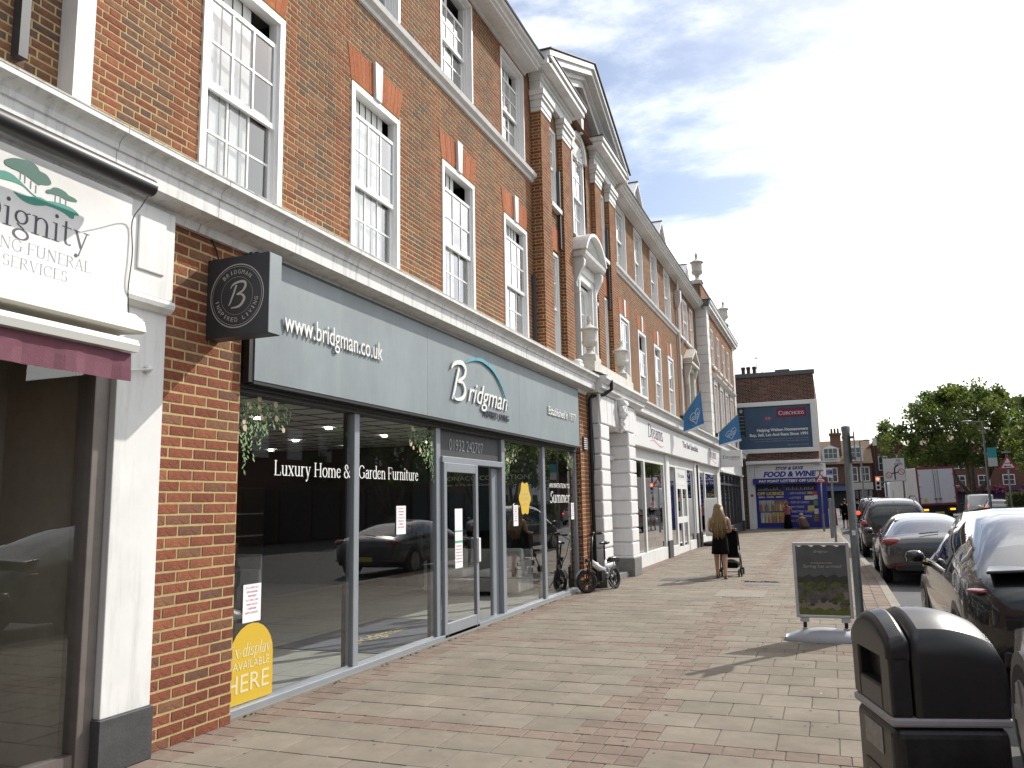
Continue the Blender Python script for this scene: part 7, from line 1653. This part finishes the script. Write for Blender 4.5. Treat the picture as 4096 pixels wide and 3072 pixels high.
def strip(z0, z1, m, k=0, x0=X0+.035, x1=X1-.035):
    n = 12; pts = [(x0, yp-.0006*k, z0), (x1, yp-.0006*k, z0)]+[(x1-(x1-x0)*j/n, yp-.0006*k, z1+(.02*math.sin(j*2.1+k) if 0 < j < n else 0)) for j in range(n+1)]
    i = len(v.v); v.v += pts; v.f.append(tuple(range(i, i+len(pts)))); v.m.append(m)
strip(.285, 1.095, 0); strip(.285, .74, 5, 1); strip(.285, .66, 1, 2); strip(.285, .60, 2, 3); strip(.285, .44, 3, 4); strip(.285, .36, 4, 5)
r = random.Random(2)
for k in range(26):
    x, z, q = r.uniform(X0+.07, X1-.07), r.uniform(.40, .60), r.uniform(.012, .035); i = len(v.v)
    v.v += [(x+q*1.6*math.cos(t_*1.047), yp-.004-.0002*k, z+q*math.sin(t_*1.047)) for t_ in range(6)]; v.f.append(tuple(range(i, i+6))); v.m.append(r.choice((2, 5, 3, 1)))
for k in range(30):
    x, z, q = r.choice((X0+.05+r.random()*.1, X1-.05-r.random()*.1)), r.uniform(.34, .52), r.uniform(.008, .02); i = len(v.v)
    v.v += [(x+q*math.cos(t_*1.257), yp-.011-.0002*k, z+q*math.sin(t_*1.257)) for t_ in range(5)]; v.f.append(tuple(range(i, i+5))); v.m.append(r.choice((1, 4, 4)))
v.build('poster', POST, ab)
DIML = mat('poster_lettering', (.42, .42, .40), .4)
text('Bridgman', (-.25, yp-.004, 1.0), (1, 0, 0), .16, .04, DIML, ab, depth=.001, shear=.35); text('OUTDOOR LIVING', (-.29, yp-.004, .88), (1, 0, 0), .24, .02, DIML, ab, depth=.001); text('Spring has arrived', (-.38, yp-.004, .825), (1, 0, 0), .43, .045, DIML, ab, depth=.001, shear=.2)
for x in (-.40, .055):
    v = MB(); v.tube([(x, YA, .13), (x, YA, .21)], .022, 10); v.build('spring_leg', BLACK, ab); v = MB(); v.box(x-.05, x+.05, YA-.03, YA+.03, .205, .25); v.tube([(x, YA, .10), (x, YA, .14)], .034, 10); v.build('spring_bracket', FRM, ab)
v = MB(); n = 18
for i in range(n+1):
    s = i/n; x = -.62+.90*s
    z = .02+.125*math.sin(math.pi*(.06+.88*s))**.8; w = .24*math.sin(math.pi*(.06+.88*s))**.35
    v.v += [(x, YA-w, .0), (x, YA-w*.97, .035), (x, YA-w*.6, z*.85), (x, YA, z), (x, YA+w*.6, z*.85), (x, YA+w*.97, .035), (x, YA+w, .0)]
for i in range(n):
    for j in range(6): v.f.append((i*7+j, i*7+j+1, i*7+8+j, i*7+7+j)); v.m.append(0)
v.f.append(tuple(range(7))); v.m.append(0); v.f.append(tuple(range(n*7+6, n*7-1, -1))); v.m.append(0)
v.f = [f[::-1] for f in v.f]
v.build('water_base', mat('silver_grey_base', (.33, .345, .37), .4, var=.05), ab, smooth=True)
# ------------------------------------------------------------------ folding electric bicycle against the pier
bk = thing('bicycle', 'silver and black folding electric bicycle leaning by the brick pier', 'bicycle', (0, 0, 0), local=True)
def steer(v, a=R(-36), y0=.36):
    c, s_ = math.cos(a), math.sin(a); v.v = [(x*c-(y-y0)*s_, y0+x*s_+(y-y0)*c, z) for x, y, z in v.v]
BS = mat('bike_silver', (.55, .55, .57), .3, metal=.4)
for y, nm in ((.46, 'f'), (-.46, 'r')):
    v = MB(); R_ = .205; n = 24
    for k in range(n):
        pass
    v.lathe((0, y, R_), [(R_-.055, -.02), (R_-.03, -.036), (R_-.005, -.025), (R_, 0), (R_-.005, .025), (R_-.03, .036), (R_-.055, .02)], 28, axis='x', cap=False); y > 0 and steer(v); w = v.build('wheel', RUBBER, bk, smooth=True)
    v = MB(); v.lathe((0, y, R_), [(R_-.05, -.02), (R_-.05, .02), (R_-.065, .02), (R_-.065, -.02), (R_-.05, -.02)], 24, axis='x', cap=False); v.lathe((0, y, R_), [(.0, -.03), (.055, -.03), (.055, .03), (0, .03)], 14, axis='x')
    for k in range(6):
        a = math.pi*k/3; v.tube([(0, y+.04*math.cos(a), R_+.04*math.sin(a)), (0, y+(R_-.055)*math.cos(a), R_+(R_-.055)*math.sin(a))], .012, 6)
    y > 0 and steer(v); v.build('rim', BLACK, w)
    v = MB(); v.box(-.012, .012, y+.05, y+.12, R_+.04, R_+.09); y > 0 and steer(v); v.build('reflector', AMBERR if 'AMBERR' in globals() else mat('amber_reflector', (.55, .2, .02), .4), w)
    v = MB(); pts = [(0, y+(R_+.03)*math.cos(t_), R_+(R_+.03)*math.sin(t_)) for t_ in [R(20+14*k) for k in range(10)]]
    for p, q in zip(pts, pts[1:]): v.prism([(-.035, p[1], p[2]), (.035, p[1], p[2]), (.035, q[1], q[2]), (-.035, q[1], q[2])], (0, .004, .006))
    y > 0 and steer(v); v.build('mudguard', BS, bk)
v = MB(); v.tube([(0, .30, .56), (0, .05, .42), (0, -.12, .38)], [.05, .058, .05], 10); v.tube([(0, -.14, .30), (0, -.20, .56)], .03, 10); v.tube([(0, -.14, .34), (0, -.46, .205)], .02, 8); v.tube([(0, -.18, .50), (0, -.46, .205)], .016, 8); v.build('frame', BS, bk, smooth=True)
v = MB(); v.box(-.045, .045, -.10, .05, .18, .40); v.build('battery_case', BLACK, bk, bevel=.02)
v = MB(); v.tube([(-.05, .46, .205), (-.045, .38, .50), (0, .34, .58)], .014, 8); v.tube([(.05, .46, .205), (.045, .38, .50), (0, .34, .58)], .014, 8); v.tube([(0, .34, .50), (0, .25, 1.04)], .024, 10); steer(v); v.build('fork_and_stem', BLACK, bk, smooth=True)
v = MB(); v.tube([(-.28, .16, 1.06), (-.1, .24, 1.06), (.1, .24, 1.06), (.28, .16, 1.06)], .012, 8); v.tube([(-.29, .155, 1.06), (-.17, .205, 1.06)], .02, 8); v.tube([(.29, .155, 1.06), (.17, .205, 1.06)], .02, 8); v.box(-.04, .04, .20, .27, 1.05, 1.10); steer(v); v.build('handlebar', BLACK, bk, smooth=True)
v = MB(); v.tube([(-.12, .24, 1.06), (-.2, .42, .95), (-.1, .42, .75), (0, .36, .62)], .007, 6); v.tube([(.1, .24, 1.06), (.16, .44, .98), (.1, .45, .7), (.03, .40, .45)], .007, 6); steer(v); v.build('brake_cable', BLACK, bk)
v = MB(); v.tube([(0, -.19, .54), (0, -.24, .85)], .018, 8); v.build('seat_post', BLACK, bk); v = MB(); v.ball((0, -.30, .885), (.075, .11, .035), 14); v.ball((0, -.19, .885), (.035, .12, .028), 12); v.build('saddle', BLACK, bk, smooth=True)
v = MB(); v.tube([(0, -.25, .50), (0, -.62, .52)], .012, 6); v.tube([(-.05, -.46, .22), (-.05, -.6, .51)], .007, 6); v.tube([(.05, -.46, .22), (.05, -.6, .51)], .007, 6); v.box(-.06, .06, -.66, -.34, .52, .57); v.ball((0, -.5, .585), (.075, .16, .03), 12); v.build('pannier_rack', BLACK, bk)
v = MB(); v.box(-.03, .03, .42, .47, .56, .62); v.build('headlamp', BLACK, bk, bevel=.01); v = MB(); v.box(-.035, .035, -.70, -.67, .50, .54); v.build('rear_lamp', TAIL, bk)
v = MB(); v.lathe((.06, -.10, .22), [(.0, 0), (.06, 0), (.06, .008)], 16, axis='x')
for s, dy, dz in ((1, .10, -.08), (-1, -.10, .08)): v.tube([(s*.07, -.10, .22), (s*.08, -.10+dy, .22+dz)], .010, 6); v.box(s*.13-.05, s*.13+.05, -.10+dy-.035, -.10+dy+.035, .22+dz-.012, .22+dz+.012)
v.build('crankset', STEEL, bk); v = MB(); v.tube([(-.04, -.10, .25), (-.16, -.16, .0)], .01, 6); v.build('kickstand', STEEL, bk)
place(bk, (-4.16, 15.40, .0), R(164), ry=R(6))
# ------------------------------------------------------------------ people
SKIN = mat('skin', (.42, .23, .15), .55, var=.06); HAIRB = mat('blond_hair', (.19, .125, .05), .55, var=.3, vscale=30); HAIRD = mat('dark_hair', (.03, .022, .018), .6)
CLB = mat('black_cloth', (.004, .004, .005), .9, var=.2, spec=.1); CLR = mat('maroon_striped_cloth', (.20, .03, .045), .9); CLT = mat('teal_cloth', (.045, .13, .17), .9, var=.1); CLK = mat('khaki_cloth', (.33, .25, .16), .9, var=.1); CLG = mat('brown_cloth', (.09, .06, .045), .9, var=.3); SHOE = mat('shoe', (.05, .045, .04), .7)
def skin(name, V, E, Rr, m, parent, sub=2):
    me = bpy.data.meshes.new(name); me.from_pydata(V, E, []); me.materials.append(m)
    o = bpy.data.objects.new(name, me); COL.objects.link(o); o.parent = parent
    md = o.modifiers.new('skin', 'SKIN'); md.use_smooth_shade = True
    for i, sv in enumerate(me.skin_vertices[0].data):
        rr = Rr[i]; sv.radius = rr if isinstance(rr, tuple) else (rr, rr); sv.use_root = (i == 0)
    s = o.modifiers.new('sub', 'SUBSURF'); s.levels = sub; s.render_levels = sub
    return o
def body(t, h, P, m=SKIN, name='body'):
    """P: joint dict (metres, facing +y)"""
    k = ['pelvis', 'waist', 'chest', 'neck', 'chin', 'head', 'shL', 'elL', 'haL', 'shR', 'elR', 'haR', 'hiL', 'knL', 'anL', 'toL', 'hiR', 'knR', 'anR', 'toR']
    r = dict(pelvis=(.085, .075), waist=(.072, .062), chest=(.085, .068), neck=.032, chin=.040, head=(.050, .056), sh=.033, el=.024, ha=.017, hi=.055, kn=.037, an=.022, to=.020)
    V = [P[q] for q in k]; Rr = [tuple(h*z for z in r[q[:2] if q not in r else q]) if isinstance(r[q[:2] if q not in r else q], tuple) else h*r[q[:2] if q not in r else q] for q in k]
    ix = {q: i for i, q in enumerate(k)}
    E = [('pelvis', 'waist'), ('waist', 'chest'), ('chest', 'neck'), ('neck', 'chin'), ('chin', 'head'), ('chest', 'shL'), ('shL', 'elL'), ('elL', 'haL'), ('chest', 'shR'), ('shR', 'elR'), ('elR', 'haR'), ('pelvis', 'hiL'), ('hiL', 'knL'), ('knL', 'anL'), ('anL', 'toL'), ('pelvis', 'hiR'), ('hiR', 'knR'), ('knR', 'anR'), ('anR', 'toR')]
    o = skin(name, V, [(ix[a], ix[b]) for a, b in E], Rr, m, t)
    hd = Vector(P['head']); up = (hd-Vector(P['neck'])).normalized()
    f = MB(); fw = Vector(P.get('face', (0, 1, 0))); sdv = fw.cross(up).normalized()
    f.ball(tuple(hd+fw*.058*h-up*.01*h), (.010*h, .012*h, .016*h), 8)
    for s in (-1, 1): f.ball(tuple(hd+sdv*s*.052*h-up*.01*h), (.008*h, .014*h, .018*h), 8)
    for s in ('L', 'R'):                                # palm, fingers and thumb
        e, w = Vector(P['el'+s]), Vector(P['ha'+s]); d = (w-e).normalized(); a = d.cross(Vector((0, 0, 1))); a = a.normalized() if a.length > .1 else Vector((1, 0, 0)); b = d.cross(a).normalized()
        f.ball(tuple(w+d*.025*h), .021*h, 8)
        for q in range(4):
            o0 = w+d*.04*h+a*(q-1.5)*.010*h; L_ = (.036, .044, .041, .031)[q]*h
            f.tube([o0, o0+d*L_*.55-b*.004*h, o0+d*L_*.85-b*.018*h], [.0056*h, .005*h, .0038*h], 6)
        o0 = w+d*.012*h+a*.018*h; f.tube([o0, o0+a*.016*h+d*.018*h, o0+a*.014*h+d*.036*h-b*.01*h], [.0065*h, .006*h, .0045*h], 6)
    f.build('face_and_hands', m, o, smooth=True)
    e = MB()
    for s in (-1, 1): e.ball(tuple(hd+fw*.053*h+sdv*s*.02*h+up*.004*h), .006*h, 8)
    e.tube([hd+fw*.054*h-up*.034*h-sdv*.014*h, hd+fw*.057*h-up*.036*h, hd+fw*.054*h-up*.034*h+sdv*.014*h], .003*h, 6)
    e.build('eyes_and_mouth', mat('dark_features', (.10, .04, .035), .6), o)
    return o
def stand(h, stride=0.0, armL=None, armR=None, lean=0.0):
    P = dict(pelvis=(0, 0, .53*h), waist=(0, lean*.3, .62*h), chest=(0, lean*.6, .74*h), neck=(0, lean, .84*h), chin=(0, lean+.01*h, .885*h), head=(0, lean+.008*h, .94*h),
             shL=(-.115*h, lean*.8, .805*h), elL=(-.15*h, lean*.5-.02*h, .63*h), haL=(-.145*h, .04*h, .49*h), shR=(.115*h, lean*.8, .805*h), elR=(.15*h, lean*.5-.02*h, .63*h), haR=(.145*h, .04*h, .49*h),
             hiL=(-.052*h, 0, .50*h), knL=(-.055*h, stride*.55+.01*h, .28*h), anL=(-.055*h, stride, .045*h), toL=(-.065*h, stride+.075*h, .018*h), hiR=(.052*h, 0, .50*h), knR=(.055*h, -stride*.35+.015*h, .28*h), anR=(.055*h, -stride, .05*h), toR=(.065*h, -stride+.075*h, .02*h))
    if armL: P['elL'], P['haL'] = armL
    if armR: P['elR'], P['haR'] = armR
    return P
def loft(name, rings, m, parent, n=20, wob=0.0):
    v = MB(); r = random.Random(4)
    for (cx, cy, z, rx, ry) in rings:
        for k in range(n):
            a = 2*math.pi*k/n; q = 1+wob*math.sin(a*5+z*9); v.v.append((cx+rx*q*math.cos(a), cy+ry*q*math.sin(a), z))
    for i in range(len(rings)-1):
        for k in range(n): k2 = (k+1) % n; v.f.append((i*n+k, i*n+k2, (i+1)*n+k2, (i+1)*n+k)); v.m.append(0)
    v.f.append(tuple(range(n-1, -1, -1))); v.m.append(0); q = (len(rings)-1)*n; v.f.append(tuple(range(q, q+n))); v.m.append(0)
    return v.build(name, m, parent, smooth=True)
# woman with long blond hair pushing the pushchair
h = 1.58
wo_ = thing('person', 'woman with very long blond hair in a short black dress pushing a pushchair', 'person', (0, 0, 0), 'people on the pavement', local=True)
P = stand(h, .10, ((-.21, .07, 1.02), (-.17, .36, .98)), ((.23, .05, 1.03), (.18, .36, .98)), .03)
body(wo_, h, P)
loft('dress', [(0, .005, .52, .185, .145), (0, 0, .60, .178, .14), (0, 0, .80, .165, .13), (0, .005, .95, .142, .112), (0, .015, 1.08, .145, .112), (0, .02, 1.20, .150, .108), (0, .025, 1.27, .135, .09), (0, .03, 1.31, .085, .06)], CLB, wo_, wob=.02)
for s in (-1, 1): v = MB(); v.ball((s*.087, (.10 if s < 0 else -.10)+.06, .025), (.042, .11, .025), 10); v.build('sandal', SHOE, wo_, smooth=True)
v = MB(); r = random.Random(6); hx, hy, hz = P['head']
for k in range(150):
    a = r.uniform(R(165), R(375)); zt = r.uniform(.0, .09); q = math.sqrt(max(.0, 1-(zt/.10)**2))*.088
    p0 = Vector((hx+q*math.cos(a), hy+q*math.sin(a), hz+zt)); sp = math.cos(a)
    zb_ = r.uniform(.82, 1.0) if abs(sp) < .75 else r.uniform(.95, 1.2)
    p1 = Vector((hx+.105*math.cos(a), hy+.10*math.sin(a)-.01, hz-.10)); p2 = Vector((sp*.135+r.gauss(0, .01), -.115+.03*r.random(), 1.22)); p3 = Vector((sp*.125+r.gauss(0, .02), -.15+.04*r.random(), zb_))
    v.tube([p0, p1, p2, (p2+p3)/2+Vector((r.gauss(0, .008), -.01, 0)), p3], [.012, .015, .015, .013, .004], 5)
v.ball((hx, hy-.008, hz+.012), (.088, .095, .098), 16); v.build('long_hair', HAIRB, wo_, smooth=True)
place(wo_, (-2.30, 18.18, 0), R(4))
# pushchair
pc = thing('pushchair', 'black folding pushchair with a red hood pushed by the blond woman', 'pushchair', (0, 0, 0), local=True)
for s in (-1, 1):
    v = MB(); v.tube([(s*.20, -.28, 1.0), (s*.205, -.10, .66), (s*.21, .40, .10)], .014, 8); v.tube([(s*.205, -.02, .56), (s*.21, -.22, .10)], .013, 8); v.build('side_frame', BLACK, pc, smooth=True)
    for y in (-.22, .42):
        for dx in (-.03, .03): v = MB(); v.lathe((s*.21+dx, y, .078), [(.03, -.012), (.075, -.016), (.08, 0), (.075, .016), (.03, .012)], 16, axis='x'); v.build('wheel', RUBBER, pc, smooth=True)
v = MB(); v.tube([(-.20, -.28, 1.0), (-.17, -.33, 1.02), (.17, -.33, 1.02), (.20, -.28, 1.0)], .018, 8); v.build('handle', BLACK, pc, smooth=True)
v = MB(); v.tube([(-.21, -.22, .10), (.21, -.22, .10)], .011, 6); v.tube([(-.2, .0, .42), (.2, .0, .42)], .011, 6); v.build('cross_bar', BLACK, pc)
v = MB(); v.prism([(-.18, -.16, .45), (-.18, .30, .36), (-.18, .32, .44), (-.18, -.06, .54), (-.18, -.20, .98), (-.18, -.26, .96)], (.36, 0, 0)); v.build('seat', CLB, pc, bevel=.02)
v = MB(); n = 8
for i in range(n+1):
    a = R(-10+115*i/n)
    for k in range(7): x = -.19+.38*k/6; b_ = .26+.05*math.sin(math.pi*k/6); v.v.append((x, -.12+b_*math.cos(a)*1.0-.08, .70+b_*math.sin(a)*1.05))
for i in range(n):
    for k in range(6): v.f.append((i*7+k, i*7+k+1, i*7+8+k, i*7+7+k)); v.m.append(0)
o = v.build('hood', mat('red_hood', (.20, .02, .04), .85, var=.2), pc, smooth=True); sd_ = o.modifiers.new('thick', 'SOLIDIFY'); sd_.thickness = .012
v = MB(); v.box(-.17, .17, -.18, .22, .17, .30); v.build('basket', CLB, pc, bevel=.04); v = MB(); v.ball((.0, -.02, .30), (.14, .15, .06), 10); v.build('basket_contents', mat('olive_bag', (.06, .065, .03), .9, var=.6, vscale=20), pc, smooth=True)
place(pc, (-2.19, 18.98, 0), R(2))
# figures by the off licence and on the far crossing
t = thing('person', 'woman in red striped top and long black skirt with arm raised by the off licence', 'person', (0, 0, 0), 'people on the pavement', local=True); h = 1.52
P = stand(h, .0, ((-.26, .10, 1.30), (-.16, .22, 1.52)), ((.20, .16, 1.0), (.24, .30, .96))); body(t, h, P)
loft('top', [(0, 0, .78, .165, .125), (0, 0, .9, .16, .12), (0, 0, 1.05, .155, .118), (0, 0, 1.18, .16, .11), (0, 0, 1.24, .11, .08), (0, 0, 1.27, .07, .06)], CLR, t)
v = MB()
for z in (.84, .91, .98, 1.05, 1.12): v.lathe((0, 0, z), [(.168, 0), (.168, .022)], 18)
for i, p in enumerate(v.v): v.v[i] = (p[0], p[1]*.76, p[2])
v.build('pale_stripe', mat('pale_stripe', (.45, .3, .3), .9), t)
loft('skirt', [(0, 0, .06, .24, .20), (0, 0, .4, .20, .17), (0, 0, .74, .15, .12), (0, 0, .80, .14, .11)], CLB, t, wob=.03); v = MB(); v.ball((0, 0, P['head'][2]+.015), (.088, .095, .098), 14); v.build('hair', HAIRB, t, smooth=True); place(t, (-2.36, 48.3, 0), R(-20))
t = thing('person', 'crouching figure in a brown coat and pale hat at the foot of the blue shopfront', 'person', (0, 0, 0), 'people on the pavement', local=True); h = 1.6
P = dict(pelvis=(0, -.12, .26), waist=(0, -.02, .38), chest=(0, .10, .55), neck=(0, .18, .66), chin=(0, .22, .70), head=(0, .23, .76), shL=(-.17, .12, .62), elL=(-.22, .26, .46), haL=(-.14, .42, .36), shR=(.17, .12, .62), elR=(.22, .26, .46), haR=(.14, .42, .36),
         hiL=(-.09, -.10, .25), knL=(-.13, .28, .40), anL=(-.12, .10, .07), toL=(-.13, .22, .03), hiR=(.09, -.10, .25), knR=(.14, .28, .40), anR=(.12, .10, .07), toR=(.13, .22, .03)); body(t, h, P)
loft('coat', [(0, -.12, .08, .24, .26), (0, -.08, .22, .24, .24), (0, 0, .40, .20, .17), (0, .10, .56, .20, .14), (0, .15, .64, .12, .09)], CLG, t, wob=.04); v = MB(); v.ball((0, .22, .80), (.10, .11, .08), 14); v.lathe((0, .23, .79), [(.13, 0), (.13, .012)], 16); v.build('hat', mat('pale_hat', (.45, .44, .42), .9), t, smooth=True); place(t, (-1.52, 48.35, 0), R(35))
for (x, lab, h, sh, le, hat, pack) in ((1.36, 'man in teal top, khaki shorts and black backpack walking away beyond the kerb', 1.72, CLT, CLK, True, True), (.66, 'person in black shirt and shorts walking away beside the man with the backpack', 1.70, CLB, CLB, False, False)):
    t = thing('person', lab, 'person', (0, 0, 0), 'people on the pavement', local=True); P = stand(h, .16, None, ((.26, .05, 1.05), (.28, .26, 1.10)) if pack else None, .02); body(t, h, P)
    loft('shirt', [(0, 0, .52*h, .165, .125), (0, 0, .62*h, .16, .12), (0, .01, .74*h, .18, .125), (0, .015, .80*h, .17, .11), (0, .02, .835*h, .09, .07)], sh, t)
    for s in ('L', 'R'):
        a, b_ = Vector(P['sh'+s]), Vector(P['el'+s]); v = MB(); v.tube([a, a+(b_-a)*.8], [.07, .062], 10); v.build('sleeve', sh, t, smooth=True)
        a, b_ = Vector(P['hi'+s]), Vector(P['kn'+s]); v = MB(); v.tube([a+Vector((0, 0, .06)), a+(b_-a)*.4, a+(b_-a)*.92], [.10, .098, .09], 12); v.build('short_leg', le, t, smooth=True)
        p = Vector(P['an'+s]); v = MB(); v.ball((p.x, p.y+.06, .05), (.05, .13, .055), 10); v.build('shoe', SHOE, t, smooth=True)
    v = MB(); hp = P['head']; v.ball((hp[0], hp[1]-.005, hp[2]+.02), (.092, .10, .095), 14)
    if hat: v.box(hp[0]-.07, hp[0]+.07, hp[1]+.05, hp[1]+.18, hp[2]+.035, hp[2]+.05)
    v.build('cap' if hat else 'hair', CLB if hat else HAIRD, t, smooth=True)
    if pack: v = MB(); v.box(-.15, .15, -.30, -.11, .95, 1.42); v.build('backpack', CLB, t, bevel=.06)
    place(t, (x, 51.8, -.1), R(3))
# pavement cafe glimpsed beyond
for i, (x, y) in enumerate(((.3, 69), (.9, 70.5), (-.1, 71.5))):
    t = thing('cafe_chair', ['white cafe chair beyond the walkers, nearest of three', 'white cafe chair beyond the walkers, rightmost of three', 'white cafe chair beyond the walkers, farthest of three'][i], 'chair', (x, y, -.1), 'white cafe chairs'); v = MB(); v.box(x-.22, x+.22, y-.22, y+.22, .36, .40); v.build('seat', UPVC, t); v = MB(); v.box(x-.22, x+.22, y+.20, y+.23, .40, .85); v.build('backrest', UPVC, t)
    for a in (-.2, .2):
        for b_ in (-.2, .2): v = MB(); v.box(x+a-.015, x+a+.015, y+b_-.015, y+b_+.015, -.1, .36); v.build('leg', UPVC, t)
v = MB(); v.prism([(-.2, 57.5, -.1), (.25, 57.3, -.1), (.2, 57.4, 1.0), (-.15, 57.6, 1.0)], (.02, .4, 0)); tag(v.build('pavement_board', mat('red_white_board', (.40, .05, .06), .6, var=.5, vscale=7)), 'red and white pavement board beyond the corner of the off licence', 'sign board')
# the street behind the viewpoint, mirrored in car windows
far_house('opposite_building', 'brick shops behind the viewpoint, mirrored in parked cars', -3, 40, -48, 8, 8.5, 10.5, FBR2, FROOF, [])
far_house('terrace_neighbour', 'brick terrace continuing behind the viewpoint', -14, -4.6, -40, 40.6, 9, 11, FBR, FROOF, [])
# ------------------------------------------------------------------ finish
flush_bricks({'main': (terrace, wall), 'corner': (cornerb, wall2), 'far': (fs, w3)})
flush_text()
